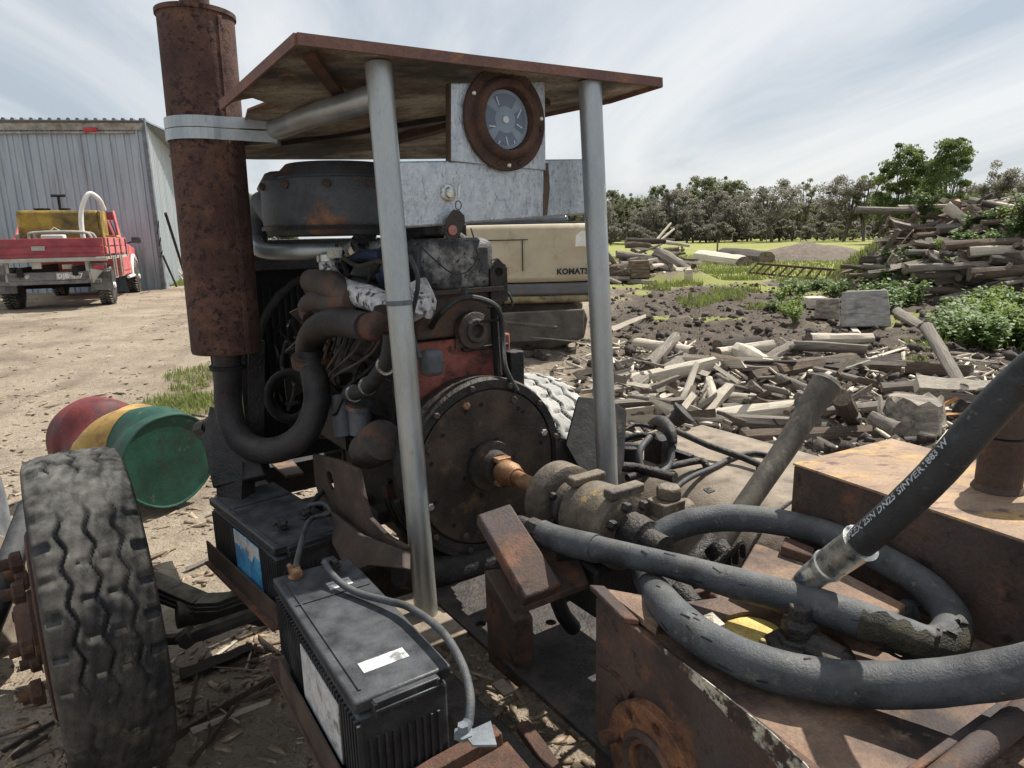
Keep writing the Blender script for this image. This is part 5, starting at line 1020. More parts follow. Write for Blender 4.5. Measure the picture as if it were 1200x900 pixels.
# near side lower: filters, starter, pumps, hoses
mb = MB(); mb.tube(pv([(459, 392), (455, 420), (441, 442), (428, 456), (408, 463)], -.30), .022, 12, smooth=4); part('coolant_hose', mb, 'rubber_black', en)
mb = MB(); mb.cyl(ev(405, 510, -.27), ev(398, 462, -.27), .035); mb.cyl(ev(424, 508, -.27), ev(421, 476, -.27), .035); mb.cyl(ev(421, 478, -.27), ev(421, 473, -.27), .042); part('fuel_filter', mb, 'aircleaner', en)
mb = MB(); eb(mb, (.45, .72), (-.27, -.18), (-.02, .12))
for k in range(5): q_ = E(.48+.05*k, -.23, .12); mb.tube([q_, q_+ZU*.035], .011, 8); mb.tube([q_+ZU*.03, q_+ZU*.09-EB*.05, q_+ZU*.18-EA*.02-EB*.02, q_+ZU*.30+EB*.03], .004, 5, smooth=4)
part('injection_pump', mb, 'oily', en, bevel=.006)
mb = MB(); a_, b_ = ev(428, 530, -.27), ev(470, 500, -.27); mb.lathe(a_, b_-a_, [(0, .03), (.01, .055), (.10, .062), (.16, .06), (.17, .03)], 22); part('starter_motor', mb, 'manifold', en)
mb = MB(); rr_ = random.Random(5)
for k in range(30):
    x_, y_ = rr_.uniform(315, 350), rr_.uniform(395, 460)
    if k > 12: x_, y_ = rr_.uniform(385, 470), rr_.uniform(290, 500)
    p0 = ev(x_, y_, -.2); pp = [p0]
    for j in range(4): pp.append(pp[-1]+V((rr_.uniform(-.05, .05), rr_.uniform(-.05, .05), rr_.uniform(-.07, .05))))
    part('wire', MB().tube(pp, rr_.choice([.004, .006, .009]), 6, smooth=4), rr_.choice(['oily', 'oily2', 'rubber_black']), en)
mb = MB()
for k in range(26): 
    u_, v_, w_ = rr_.uniform(.18, .9), -.17-rr_.uniform(0, .05), rr_.uniform(-.3, .3); s_ = rr_.uniform(.015, .05)
    mb = MB(); part('fitting', (mb.box(E(u_, v_, w_), (s_*1.5, s_, s_), EX) if k % 2 else mb.cyl(E(u_, v_+.03, w_), E(u_, v_-.04, w_), s_*.6, 12)), 'oily2' if k % 3 else 'manifold', en, bevel=.003)
mb = MB(); mb.cyl(ev(322, 440, -.2), ev(345, 432, -.14), .06, 20); mb.tube(pv([(325, 462), (345, 440), (365, 458)], -.22), .01, 8); part('alternator', mb, 'oily', en)
mb = MB(); mb.cyl(ev(462, 310, -.18), ev(452, 325, -.18), .03); mb.tube(pv([(402, 325), (410, 308), (428, 300), (448, 300)], -.18), .018, 10, smooth=4); part('blue_hose', mb, 'bluehose', en)
part('cam_follower_cover', B((.25, .85), (-.185, -.172), (.1, .28)), 'oily2', en, bevel=.004)
mb = MB(); mb.cyl(ev(425, 294, -.12), ev(428, 288, -.12), .05, 20); mb.tube(pv([(410, 297), (430, 296), (452, 291)], -.14), .007, 6); part('crossover_pipe', mb, 'zinc', en)
mb = MB(); q_ = [(448, 305), (440, 318), (455, 322), (448, 332), (462, 336), (458, 318)]; mb.tube(pv(q_, -.17), .016, 8, smooth=3); part('frayed_lagging', mb, 'braid', en)
mb = MB(); mb.tube(pv([(466, 378), (476, 368), (486, 362), (492, 356)], -.2), .03, 12); part('silver_elbow', mb, 'flake_white', en)
# injector lines, clamps, studs and small brackets that crowd the near side
for k in range(6):
    u_ = .2+.115*k; part('injector_line', MB().tube([E(.50+.03*k, -.235, .13), E(.46+.03*k, -.30, .22), E(u_, -.26, .34), E(u_, -.19, .47), E(u_, -.10, .52)], .0042, 7, smooth=5), 'manifold', en)
    part('head_stud', MB().bolt(E(u_, -.125, .503), ZU, .012, .022), 'oily2', en)
    part('manifold_nut', MB().bolt(E(u_+.03, -.175, .40), -EB, .012, .02), 'manifold', en)
for k in range(5): part('sump_bolt', MB().bolt(E(.2+.15*k, -.172, -.03), -EB, .010, .014), 'manifold', en)
for l_, r__, m_ in (([(388, 400), (380, 430), (392, 470), (415, 520)], .008, 'rubber_black'), ([(440, 400), (420, 430), (412, 455), (400, 500), (404, 540)], .006, 'oily2'), ([(470, 395), (462, 440), (470, 480), (478, 520)], .010, 'rubber_black'), ([(335, 400), (330, 430), (345, 452), (338, 480)], .007, 'rubber'), ([(318, 398), (326, 420), (318, 445), (330, 470), (322, 500)], .006, 'oily2'), ([(400, 300), (420, 312), (446, 306), (470, 318)], .007, 'braid'), ([(480, 300), (490, 330), (482, 380), (492, 420)], .006, 'rubber')):
    part('hose', MB().tube(pv(l_, -.25), r__, 9, smooth=5), m_, en)
for (x__, y__) in ((431, 452), (415, 461), (452, 428)): q__ = ev(x__, y__, -.30); part('hose_clamp', MB().lathe(q__-EA*.006, EA, [(0, .026), (.012, .026)], 16), 'zinc', en)
for k in range(5): part('rocker_nut', MB().bolt(E(.2+.14*k, 0, .652), ZU, .014, .02), 'zinc', rc)
part('lifting_eye', holed([E(.115, .09, .46), E(.115, .15, .46), E(.115, .15, .56), E(.115, .12, .59), E(.115, .09, .56)], E(.115, .12, .55), .014, .01), 'oily2', en)
for a in range(12, 360, 30): part('housing_bolt', MB().bolt(E(.008, .25*math.cos(rad(a)), -.01+.25*math.sin(rad(a))), -EA, .009, .010), 'manifold', hs)
# engine mount plates on the near side
VM = -.37
mp_ = holed(pv([(371, 531), (400, 538), (424, 549), (430, 580), (438, 606), (460, 628), (482, 640), (482, 650), (450, 640), (420, 628), (400, 612), (384, 596), (374, 566)], VM), ev(392, 563, VM), .030, .014)
part('mount_plate', mp_, 'rust_dark', en, bevel=.003, smooth=20)
part('mount_foot', MB().plate([ev(378, 604, VM-.03), ev(392, 598, VM-.03), ev(430, 628, VM-.03), ev(482, 648, VM-.03), ev(482, 668, VM-.06), ev(440, 664, VM-.06), ev(425, 670, VM-.08), ev(408, 660, VM-.07)], .02), 'rust_dark', en, bevel=.004)
mb = MB(); mb.tube([E(.02, -.30, -.25), E(.02, -.15, -.30), E(.02, .1, -.31), E(.02, .3, -.26)], .05, 12, smooth=4); mb.box(E(.05, 0, -.29), (.09, .56, .05), EX); part('front_crossbar', mb, 'oily', en, bevel=.008)
# ---- muffler
mu = thing('exhaust_muffler', 'tall rusty upright muffler strapped beside the roof', 'muffler', P(266, 412, 2.13))
m0, m1 = P(266, 410, 2.13), P(229, 16, 1.93); MD = (m1-m0).normalized(); ML = (m1-m0).length
bd = part('muffler_body', MB().lathe(m0, MD, [(0, .09), (.0, .1), (.004, .102), (ML-.012, .102), (ML-.012, .107), (ML, .107), (ML, .08)], 72), 'rust_muffler', mu)
mb = MB(); xx = MD.cross(yaw(0)).normalized(); yy_ = MD.cross(xx); tocam = (CAM-m0); tocam -= MD*tocam.dot(MD); tocam.normalize(); sx_ = tocam.cross(MD).normalized(); sx_ = sx_ if sx_.dot(_R) > 0 else -sx_
sd_ = (tocam*.82+sx_*.57).normalized(); mb.bar(m0+sd_*.1035, m1+sd_*.1035-MD*.02, .012, .006, sd_); part('seam', mb, 'rust_muffler', bd)
part('outlet_stub', MB().lathe(m1-MD*.0, MD, [(0, .036), (.02, .036), (.02, .04), (.30, .04)], 24), 'rust_muffler', mu)
part('end_ring', MB().lathe(m0, -MD, [(0, .101), (.004, .1), (.006, .07)], 48), 'rust', mu)
part('inlet_pipe', MB().tube([m0+MD*.02, P(267, 440, 2.16), P(268, 478, 2.2), P(278, 510, 2.2), P(302, 527, 2.18), P(332, 525, 2.16), P(358, 506, 2.15), P(371, 474, 2.16), P(370, 448, 2.17), ev(365, 427, -.32)], [.042]*10, 20, smooth=5), 'pipe_dark', mu)
part('pipe_clamp', MB().lathe(P(267, 432, 2.155), MD, [(0, .048), (0, .054), (.012, .054), (.012, .048)], 24), 'black', mu)
part('support_bar', MB().bar(m0-EB*-.09+MD*.02, P(300, 560, 2.3), .05, .012, EA), 'oily', mu)
part('support_bar', MB().bar(P(258, 414, 2.22), P(275, 560, 2.32), .06, .012, EA), 'oily', mu)
# ---- canopy
RN = [P(348, 40, 1.33), P(775, 91, 1.80)]; RN[1].z = RN[0].z = (RN[0].z+RN[1].z)/2
RN = [G(348, 40, 2.0), G(775, 91, 2.0)]; RFL = G(197, 184, 1.885); rn_ = (RN[1]-RN[0]).cross(RFL-RN[0]).normalized(); rn_ = rn_ if rn_.z > 0 else -rn_
rp_ = lambda x_, y_: onp(x_, y_, RN[0], rn_)
cf = thing('canopy_frame', 'galvanised pipe frame with rusty sheet roof and dash panel over the engine', 'canopy', E(-.13, 0, -.315))
ro = [rp_(*q_) for q_ in ((348, 46), (560, 72), (775, 97), (715, 116), (640, 132), (585, 150), (540, 172), (529, 186), (430, 187), (300, 187), (198, 184), (203, 176), (285, 150), (290, 130), (313, 121), (296, 115), (284, 117), (260, 124))]
def roof_mesh():
    import bmesh
    bm = bmesh.new(); vs = [bm.verts.new(p) for p in ro]; f = bm.faces.new(vs); bmesh.ops.triangulate(bm, faces=[f]); bmesh.ops.subdivide_edges(bm, edges=bm.edges, cuts=5, use_grid_fill=True)
    mb = MB(); bm.verts.index_update(); L_ = [v.co+rn_*(.010*math.sin(v.co.x*9)*math.sin(v.co.y*5)+random.uniform(-.001, .001)) if not v.is_boundary else v.co.copy() for v in bm.verts]; k = len(L_); F_ = [tuple(v.index for v in f.verts) for f in bm.faces]
    be = [tuple(v.index for v in e.verts) for e in bm.edges if e.is_boundary]
    mb.add(L_, [f for f in F_]); mb.m = [1]*len(F_); mb.add([p+rn_*.006 for p in L_], [tuple(reversed(f)) for f in F_], 0)
    mb.f += [(a, b, b+k, a+k) for a, b in be]; mb.m += [0]*len(be); bm.free(); return mb
rf_ = part('roof_sheet', roof_mesh(), ['roof_top', 'roof_under'], cf, smooth=60, fix=False)
mb = MB(); lip = [ro[17], ro[0], ro[1], ro[2]]
for i in range(3): mb.extr([lip[i]-rn_*.008+rn_*.02, lip[i+1]-rn_*.008+rn_*.02, lip[i+1]-rn_*.012, lip[i]-rn_*.012], (lip[i+1]-lip[i]).normalized().cross(rn_)*.006)
part('roof_lip', mb, 'roof_top', rf_, smooth=20)
mb = MB(); l2 = ro[2:8]
for i in range(5): mb.extr([l2[i]+rn_*.008, l2[i+1]+rn_*.008, l2[i+1]-rn_*.012, l2[i]-rn_*.012], (l2[i+1]-l2[i]).normalized().cross(rn_)*.004)
part('roof_lip', mb, 'roof_top', rf_, smooth=20)
part('roof_brace', MB().bar(rp_(362, 58)-rn_*.012, rp_(396, 104)-rn_*.012, .03, .012, rn_), 'rust', rf_)
part('roof_brace', MB().bar(rp_(460, 160)-rn_*.014, rp_(640, 112)-rn_*.014, .04, .018, rn_), 'rust', rf_)
part('roof_brace', MB().bar(rp_(330, 164)-rn_*.012, rp_(560, 128)-rn_*.012, .012, .016, rn_), 'oily', rf_)
LPb, LPt = P(500, 722, 1.80), rp_(443, 72)-rn_*.004
RPt = rp_(691, 94)-rn_*.004; RPb = P(713, 585, 2.03); RPb = RPt+(RPb-RPt)*1.22
lpost = part('post', MB().tube([LPb, LPt], .0305, 28), 'galv', cf, label='left galvanised pipe post with a dark band')
q_ = LPb.lerp(LPt, .60); part('band', MB().lathe(q_, LPt-LPb, [(0, .0306), (0, .0318), (.012, .0318), (.012, .0306)], 28), 'flash', lpost)
rpost = part('post', MB().tube([RPb, RPt], .0305, 28), 'galv', cf, label='right galvanised pipe post')
a_ = LPb.lerp(LPt, .95); ARM = P(322, 158, 2.0); c_clamp = m0+MD*((P(250, 155, 2.02)-m0).dot(MD)); ARM.z = c_clamp.z; 
part('arm_pipe', MB().tube([a_, ARM.lerp(a_, .5)+ZU*.004, ARM], .029, 20), 'galv', cf)
mb = MB()
for dz in (.0, .032):
    rg = []
    for k in range(25):
        a = rad(-110+220*k/24); rg.append(c_clamp+(-sx_*math.cos(a)*1+tocam*math.sin(a))*.108+MD*(dz-.02))
    for k in range(24): mb.bar(rg[k], rg[k+1], .004, .030, MD)
    for q0_ in (rg[-1], rg[0]): mb.bar(q0_, ARM+MD*(dz-.02)+(q0_-c_clamp)*.12+ZU*0, .004, .030, MD)
part('muffler_strap', mb, 'galv', cf)
# dash panel
D0, D1 = P(464, 228, 1.585), P(690, 218, 1.93); DD = (D1-D0); DD.z = 0; DL = DD.length; DD.normalize(); DN = V((DD.y, -DD.x, 0)); DN = DN if DN.dot(CAM-D0) > 0 else -DN
zc_ = (P(466, 228, 1.535).z+P(690, 218, 1.915).z)/2; zL = D0.z; D3 = (D1-D0).normalized(); DM = (D0+D1)/2; DU = DN.cross(D3); DU = DU if DU.z > 0 else -DU; DXY = (DD, DN, ZU)
dpt = lambda px, py: onp(px, py, D0+DN*.0, DN)
zt1, zb1 = dpt(480, 190).z, dpt(480, 268).z
da = part('dash_panel', MB().box(DM+DU*((zt1+zb1)/2-zL)-DN*.02, (DL, .04, zt1-zb1), (D3, DN, DU)), 'galv_beam', cf, bevel=.006)
c0_, c1_ = dpt(526, 97), dpt(638, 190); 
part('rust_run', MB().extr([dpt(637, 191)+DN*.0015, dpt(642, 191)+DN*.0015, dpt(644, 220)+DN*.0015, dpt(641, 252)+DN*.0015, dpt(636, 253)+DN*.0015, dpt(637, 215)+DN*.0015], -DN*.003), 'rust_top', da)
part('gauge_plate', MB().plate([dpt(527, 98)+DN*.006, dpt(527, 189)+DN*.006, dpt(638, 200)+DN*.006, dpt(637, 96)+DN*.006], .006), 'galv_beam', da, bevel=.002)
part('plate_side', MB().plate([dpt(527, 98)+DN*.006, dpt(527, 189)+DN*.006, dpt(527, 189)-DN*.012, dpt(527, 98)-DN*.012], .004), 'rust', da)
# gauge
GC = dpt(589, 141); GR = (dpt(589, 83)-dpt(589, 201)).length/2*1.03; gg = GC+DN*.016
gw = part('gauge', MB().lathe(GC+DN*.008, DN, [(0, GR), (.008, GR), (.010, GR*.985), (.0105, GR*.80), (.022, GR*.77), (.028, GR*.73), (.030, GR*.66), (.024, GR*.60), (-.001, GR*.585), (-.0012, GR*.3)], 72), 'rust', cf)
part('dial', MB().lathe(GC+DN*.0, DN, [(0, GR*.57), (.004+.008, GR*.57)], 48), 'dial', gw)
dz_ = GC+DN*.0125
def dpnt(r_, a): return dz_+DD*(r_*GR*math.cos(rad(a)))+ZU*(r_*GR*math.sin(rad(a)))
for a0_, a1_ in ((55, 125), (-125, -55), (150, 210), (-30, 30)):
    mb = MB(); pts = [dpnt(.50, a0_+(a1_-a0_)*k/8) for k in range(9)]+[dpnt(.26, a1_-(a1_-a0_)*k/8) for k in range(9)]; mb.extr(pts, DN*.0006); part('dial_sector', mb, 'dial_dark', gw, smooth=0)
part('dial_hub', MB().lathe(dz_, DN, [(0, GR*.075), (.003, GR*.07)], 20), 'dial_light', gw)
mb = MB()
for (r0_, a0_, r1_, a1_) in ((.47, 118, .30, 122), (.44, -160, .30, -150), (.33, -90, .50, -84), (.30, 10, .46, 30), (.28, -14, .44, -18), (.52, -112, .44, -110), (.44, -62, .5, -64)): mb.bar(dpnt(r0_, a0_)+DN*.001, dpnt(r1_, a1_)+DN*.001, GR*.022, .001, DN)
for a0_ in (90, -90, 180, 0):
    for k in range(9): a_0 = a0_-32+8*k; mb.bar(dpnt(.50, a_0)+DN*.0008, dpnt(.525, a_0)+DN*.0008, GR*.006, .0006, DN)
part('needle', mb, 'dial_light', gw)
for a_0, m_ in ((80, 'zinc'), (100, 'rust'), (152, 'zinc'), (5, 'zinc'), (-8, 'rust'), (-88, 'zinc'), (-70, 'rust'), (-105, 'rust'), (127, 'rust')):
    q_ = GC+DN*.018+DD*(.89*GR*math.cos(rad(a_0)))+ZU*(.89*GR*math.sin(rad(a_0))); part('bezel_screw', MB().lathe(q_, DN, [(0, .0062), (.002, .0062), (.0045, .004)], 12), m_, gw)
# key switch and keys
ks = part('key_switch', MB().lathe(dpt(525, 226), DN, [(-.002, .021), (.003, .021), (.005, .019), (.006, .014), (.009, .013), (.014, .012), (.015, .004)], 32), 'zinc', cf)
kr = thing('key_ring', 'ignition key with dark leather fob and reddish badge hanging from the dash', 'keys', dpt(533, 240)+DN*.02)
k0 = dpt(531, 226)+DN*.02; part('ignition_key', MB().extr([k0+V(q_) for q_ in [DD*-.003+ZU*-.014, DD*.004+ZU*-.014, DD*.010+ZU*.022, DD*.004+ZU*.024]], DN*.003), 'zinc', kr, bevel=.0006)
rc_ = dpt(532, 241)+DN*.02; part('split_ring', MB().tube([rc_+DD*(.0085*math.cos(rad(a)))+ZU*(.0105*math.sin(rad(a))) for a in range(0, 361, 24)], .0012, 6), 'black', kr)
fb = [(526, 246), (533, 247), (538, 253), (539, 262), (534, 274), (529, 281), (519, 281), (515, 272), (519, 256)]
part('leather_fob', MB().extr([dpt(*q_)+DN*.024 for q_ in fb], -DN*.008), 'leather', kr, bevel=.002)
part('fob_badge', MB().lathe(dpt(524, 270)+DN*.025, DN, [(0, .0125), (.003, .012)], 24), 'fob_red', kr)
part('small_key', MB().extr([dpt(*q_)+DN*.016 for q_ in ((534, 250), (540, 252), (541, 262), (537, 271), (535, 268), (537, 260))], -DN*.003), 'black', kr)
# ---- pump and drive shaft
pu = thing('hydraulic_pump', 'worn yellow grey pump and coupling on the rusty drive shaft', 'pump', E(-.45, 0, -.3))
sh_ = part('drive_shaft', MB().lathe(E(-.075, 0, 0), -EA, [(0, .018), (.0, .021), (.20, .021)], 24), 'shaft', pu)
mb = MB(); mb.lathe(E(.0, 0, 0), -EA, [(0, .075), (.012, .073), (.014, .05), (.05, .046), (.052, .03)], 30); part('shaft_hub', mb, 'fly', pu)
mb = MB(); mb.lathe(E(-.06, 0, 0), -EA, [(0, .03), (.01, .036), (.05, .036), (.06, .03), (.075, .028)], 24); mb.box(E(-.05, .0, .035), (.05, .045, .012), EX); mb.box(E(-.05, .0, -.035), (.05, .045, .012), EX); part('universal_joint', mb, 'shaft', pu, bevel=.002)
part('coupling_disc', MB().lathe(E(-.275, 0, 0), -EA, [(0, .035), (.0, .05), (.02, .086), (.03, .094), (.085, .094), (.09, .086), (.092, .055)], 48), 'pump_yellow', pu)
part('neck', MB().lathe(E(-.36, 0, 0), -EA, [(0, .06), (.03, .062), (.035, .055), (.06, .055), (.062, .066)], 32), 'pump_yellow', pu)
pb = part('pump_body', MB().lathe(E(-.415, 0, 0), -EA, [(0, .066), (.008, .080), (.10, .088), (.12, .090), (.16, .090), (.165, .075), (.17, .05)], 48), 'pump_yellow', pu)
for u_, w_ in ((-.40, .085), (-.53, .094)): part('lug', MB().box(E(u_-.03, .0, w_-.0), (.032, .10, .022), EX), 'pump_yellow', pb, bevel=.005)
for k in range(8): a = 6.283*k/8+.25; part('flange_bolt', MB().bolt(E(-.58, .068*math.cos(a), .068*math.sin(a)), -EA, .012, .016), 'oily2', pb)
for k in range(6): a = 6.283*k/6+.5; part('flange_bolt', MB().bolt(E(-.366, .066*math.cos(a), .066*math.sin(a)), -EA, .010, .014), 'oily2', pb)
part('end_cap', MB().lathe(E(-.585, 0, 0), -EA, [(0, .05), (.05, .045), (.055, .03), (.10, .028)], 28), 'oily2', pb)
mb = MB(); mb.box(E(-.60, .09, .03), (.06, .07, .07), EX); mb.bolt(E(-.60, .10, .065), ZU, .03, .03); mb.cyl(E(-.6, .05, .0), E(-.6, .17, .02), .03); part('port_block', mb, 'pump_yellow', pu, bevel=.008)
mb = MB(); mb.box(E(-.46, .0, -.14), (.2, .16, .12), EX); mb.tube([E(-.40, -.06, -.08), E(-.42, -.08, -.22), E(-.44, -.04, -.3)], .02, 10, smooth=3); mb.lathe(E(-.38, -.05, -.19), -EA, [(0, .045), (.04, .045)], 20); part('pump_foot', mb, 'oily', pu, bevel=.01)
# ---- folded steel bracket
br = thing('folded_bracket', 'brown folded steel bracket on a welded upright in front of the flywheel', 'bracket', P(585, 806, 1.62))
z1 = 1.52; q_ = lambda x, y, z: P(x, y, z)
part('sloping_plate', MB().plate([q_(557, 613, 1.56), q_(595, 600, 1.60), q_(655, 694, 1.47), q_(612, 712, 1.43)], .036), 'rust_side', br, bevel=.006)
part('shelf', MB().plate([q_(610, 712, 1.43), q_(690, 682, 1.50), q_(680, 655, 1.58), q_(625, 660, 1.56)], .02), 'rust_side', br, bevel=.004)
part('back_plate', MB().plate([q_(602, 614, 1.62), q_(612, 632, 1.6), q_(652, 640, 1.60), q_(652, 676, 1.58), q_(628, 690, 1.57)], .015), 'rust_side', br, bevel=.003)
part('upright', MB().extr([q_(567, 668, 1.52), q_(602, 728, 1.47), q_(606, 806, 1.62), q_(572, 776, 1.66)], (EA*-.3+EB*.95)*.045+ZU*0), 'rust_side', br, bevel=.004)
# ---- hoses
h1 = [(606, 614, 1.60, .018), (618, 617, 1.58, .021), (634, 624, 1.56, .026), (650, 631, 1.53, .0265), (700, 643, 1.43, .0270), (780, 661, 1.32, .0245), (860, 683, 1.24, .0285), (940, 704, 1.17, .0295), (1010, 727, 1.115, .030), (1060, 746, 1.08, .030), (1092, 756, 1.07, .030), (1112, 746, 1.09, .030), (1114, 722, 1.14, .029), (1088, 690, 1.19, .028), (1050, 664, 1.24, .027), (1000, 638, 1.32, .027), (950, 620, 1.40, .027), (900, 610, 1.45, .028), (850, 607, 1.49, .029), (805, 613, 1.50, .030), (770, 630, 1.50, .030), (757, 655, 1.48, .031), (762, 683, 1.39, .031), (785, 715, 1.28, .031), (820, 745, 1.20, .031), (870, 772, 1.12, .031), (930, 791, 1.05, .032), (1000, 801, 1.0, .032), (1070, 802, .96, .032), (1140, 795, .93, .032), (1210, 783, .90, .032), (1290, 765, .86, .032), (1440, 760, .86, .032), (1640, 800, .88, .032)]
HT0 = .92
def clampz(x, y, z, r):
    d = ray(x, y); lim = (HT0+r+.002-CH)/d.z; return min(z, lim) if y > 690 or x > 800 else z
h1 = [(x, y, clampz(x, y, z, r), r) for x, y, z, r in h1]
hz = thing('grey_coiled_hose', 'thick grey hydraulic hose looped over the rusty housing with its cover split', 'hose', P(1000, 801, 1.0))
mb = MB(); mb.tube([P(x, y, z) for x, y, z, r in h1[3:]], [r for *_, r in h1[3:]], 26, smooth=7, wob=.018); hp_ = mb.frames[:]
hb_ = part('hose_body', mb, 'rubber', hz, smooth=60)
part('hose_ferrule', MB().tube([P(x, y, z) for x, y, z, r in h1[2:5]], [.030, .0305, .030], 26, smooth=3), 'rubber', hz)
part('hose_nut', MB().lathe(P(618, 617, 1.58), P(640, 626, 1.555)-P(618, 617, 1.58), [(0, .022), (.006, .026), (.03, .026), (.034, .022)], 6), 'oily2', hz, bevel=.002)
part('hose_elbow', MB().tube([P(612, 640, 1.62), P(604, 622, 1.62), P(608, 614, 1.60), P(622, 619, 1.575)], [.018, .020, .020, .02], 16, smooth=4), 'oily2', hz)
# exposed braid with torn flaps between 940 and 1110
seg = [f_ for f_ in hp_ if P(935, 703, 1.24).x < f_[0].x < 1 and True]
seg = hp_[7*5:7*8+3]
mb = MB(); n_ = 22
def torn(frames, a0, a1, dr, jag):
    vs = []; fs = []; m = 14
    for i, (p, T_, x_, y_, r_) in enumerate(frames):
        for k in range(m+1):
            j0 = a0+jag*math.sin(i*1.7)+jag*.6*math.sin(i*.6+2); j1 = a1+jag*math.sin(i*1.3+1); a = j0+(j1-j0)*k/m
            vs.append(p+(x_*math.cos(a)+y_*math.sin(a))*(r_+dr))
    for i in range(len(frames)-1):
        for k in range(m): fs.append((i*(m+1)+k, i*(m+1)+k+1, (i+1)*(m+1)+k+1, (i+1)*(m+1)+k))
    return MB().add(vs, fs)
# angles: find the angle pointing to the camera
p, T_, x_, y_, r_ = seg[8]; tc_ = (CAM-p).normalized(); ac_ = math.atan2(tc_.dot(y_), tc_.dot(x_))
part('exposed_braid', torn(seg, ac_-.75, ac_+1.05, .0014, .22), 'braid', hb_, smooth=60)
mb = torn(seg[2:17], ac_+1.0, ac_+1.45, .006, .25); part('torn_flap', mb, 'rubber_black', hb_, smooth=60)
mb = torn(seg[12:26], ac_-1.0, ac_-.7, .006, .2); part('torn_flap', mb, 'rubber_black', hb_, smooth=60)
mb = MB(); mb.plate([P(1035, 712, 1.22), P(1060, 703, 1.22), P(1092, 708, 1.2), P(1075, 712, 1.2), P(1080, 728, 1.19), P(1052, 728, 1.19)], .003); part('torn_flap', mb, 'rubber_black', hb_, smooth=20)
for ii, aa in ((36, 0), ): pass
mb = MB(); rr_ = random.Random(8)
for k in range(26):
    f_ = hp_[rr_.choice(list(range(120, 165)) if k < 18 else list(range(8, 40)))]; p, T_, x_, y_, r_ = f_; tcv = (CAM-p).normalized(); a = math.atan2(tcv.dot(y_), tcv.dot(x_))+rr_.uniform(-1, 1); q0_ = p+(x_*math.cos(a)+y_*math.sin(a))*(r_+.0003); a2 = a+rr_.uniform(-.25, .25); q1_ = p+T_*rr_.uniform(.008, .03)+(x_*math.cos(a2)+y_*math.sin(a2))*(r_+.0003); mb.bar(q0_, q1_, rr_.uniform(.0012, .003), .0012, (x_*math.cos(a)+y_*math.sin(a)))
part('rubber_cracks', mb, 'black', hb_, smooth=0, kind='stuff')
# second hose with lettering
h2 = [(1000, 643, 1.10, .0245), (1012, 633, 1.08, .0245), (1048, 602, 1.03, .0245), (1085, 567, .99, .0245), (1112, 538, .97, .0245), (1136, 510, .95, .0245), (1165, 477, .93, .0245), (1195, 447, .91, .0245), (1240, 412, .88, .0245), (1320, 372, .85, .0245), (1480, 350, .88, .0245), (1640, 430, .95, .0245), (1740, 600, 1.02, .0245), (1760, 820, 1.05, .0245)]
hq = thing('lettered_hose', 'black hydraulic hose with white lettering rising to the right edge', 'hose', P(940, 690, 1.15))
mb = MB(); mb.tube([P(x, y, z) for x, y, z, r in h2], [r for *_, r in h2], 36, smooth=14, wob=.008); fr = mb.frames[:]; h2b = part('hose_body', mb, 'rubber_black', hq, smooth=60)
arc = [0.0]
for i in range(1, len(fr)): arc.append(arc[-1]+(fr[i][0]-fr[i-1][0]).length)
def on_hose(co, s0, ang_off, dr=.0006):
    s = s0+co.x; i = min(max(int(np.searchsorted(arc, s))-1, 0), len(fr)-2); t_ = (s-arc[i])/(arc[i+1]-arc[i]); p = fr[i][0].lerp(fr[i+1][0], t_); T_, x_, y_, r_ = fr[i][1:]
    tcv = (CAM-p); tcv = (tcv-T_*tcv.dot(T_)).normalized(); sd__ = T_.cross(tcv).normalized(); sd__ = sd__ if sd__.dot(_U) > 0 else -sd__
    a = ang_off+co.y/r_; return p+(tcv*math.cos(a)+sd__*math.sin(a))*(r_+dr)
part('hose_lettering', text_mb('NFLEX 2SN DN25 SINVER1883 W', .0160, (0, 0, 0), (1, 0, 0), (0, 1, 0), bold=.0004, space=1.0, warp=lambda co: on_hose(co, .012, rad(34))), 'print_white', h2b, smooth=0, fix=False)
a_, b_ = P(963, 668, 1.16), P(1009, 636, 1.085); 
part('crimp_sleeve', MB().lathe(a_, b_-a_, [(0, .024), (.004, .025), (.012, .026), (.015, .0285), (.020, .0285), (.023, .0265), ((b_-a_).length-.01, .028), ((b_-a_).length, .0315), ((b_-a_).length+.0005, .029)], 40), 'zinc', hq, smooth=30)
part('fitting_tail', MB().tube([a_+(b_-a_)*.05, P(948, 679, 1.18), P(938, 693, 1.21), P(932, 725, 1.23), P(930, 745, 1.22)], [.024, .022, .021, .02, .02], 20, smooth=5), 'zinc', hq)
# ---- rusty housing in the right foreground
HT = .92; C1 = G(698, 700, HT); C2 = G(940, 893, HT); HA = (C2-C1).normalized(); HB = V((-HA.y, HA.x, 0)); HB = HB if HB.dot(V((1, 0, 0))) > 0 else -HB
def Hq(a, b, z): return C1+HA*a+HB*b+ZU*(z-HT)
HX = (HA, HB, ZU)
ho = thing('rusty_housing', 'heavy rusty welded steel housing in the right foreground', 'housing', (Hq(.4, .4, 0)))
onv = lambda x, y, b=0: onp(x, y, Hq(0, b, HT), HB)
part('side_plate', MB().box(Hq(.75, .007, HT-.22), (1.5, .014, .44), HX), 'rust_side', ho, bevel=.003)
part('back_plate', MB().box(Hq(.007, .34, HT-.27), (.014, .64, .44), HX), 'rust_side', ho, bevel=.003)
part('top_plate', holed([Hq(.05, .0145, HT-.006), Hq(1.5, .0145, HT-.006), Hq(1.5, 1.1, HT-.006), Hq(.10, 1.1, HT-.006), Hq(.12, .25, HT-.006)], G(915, 755, HT), .115, .014, 28), 'rust_top', ho, smooth=20)
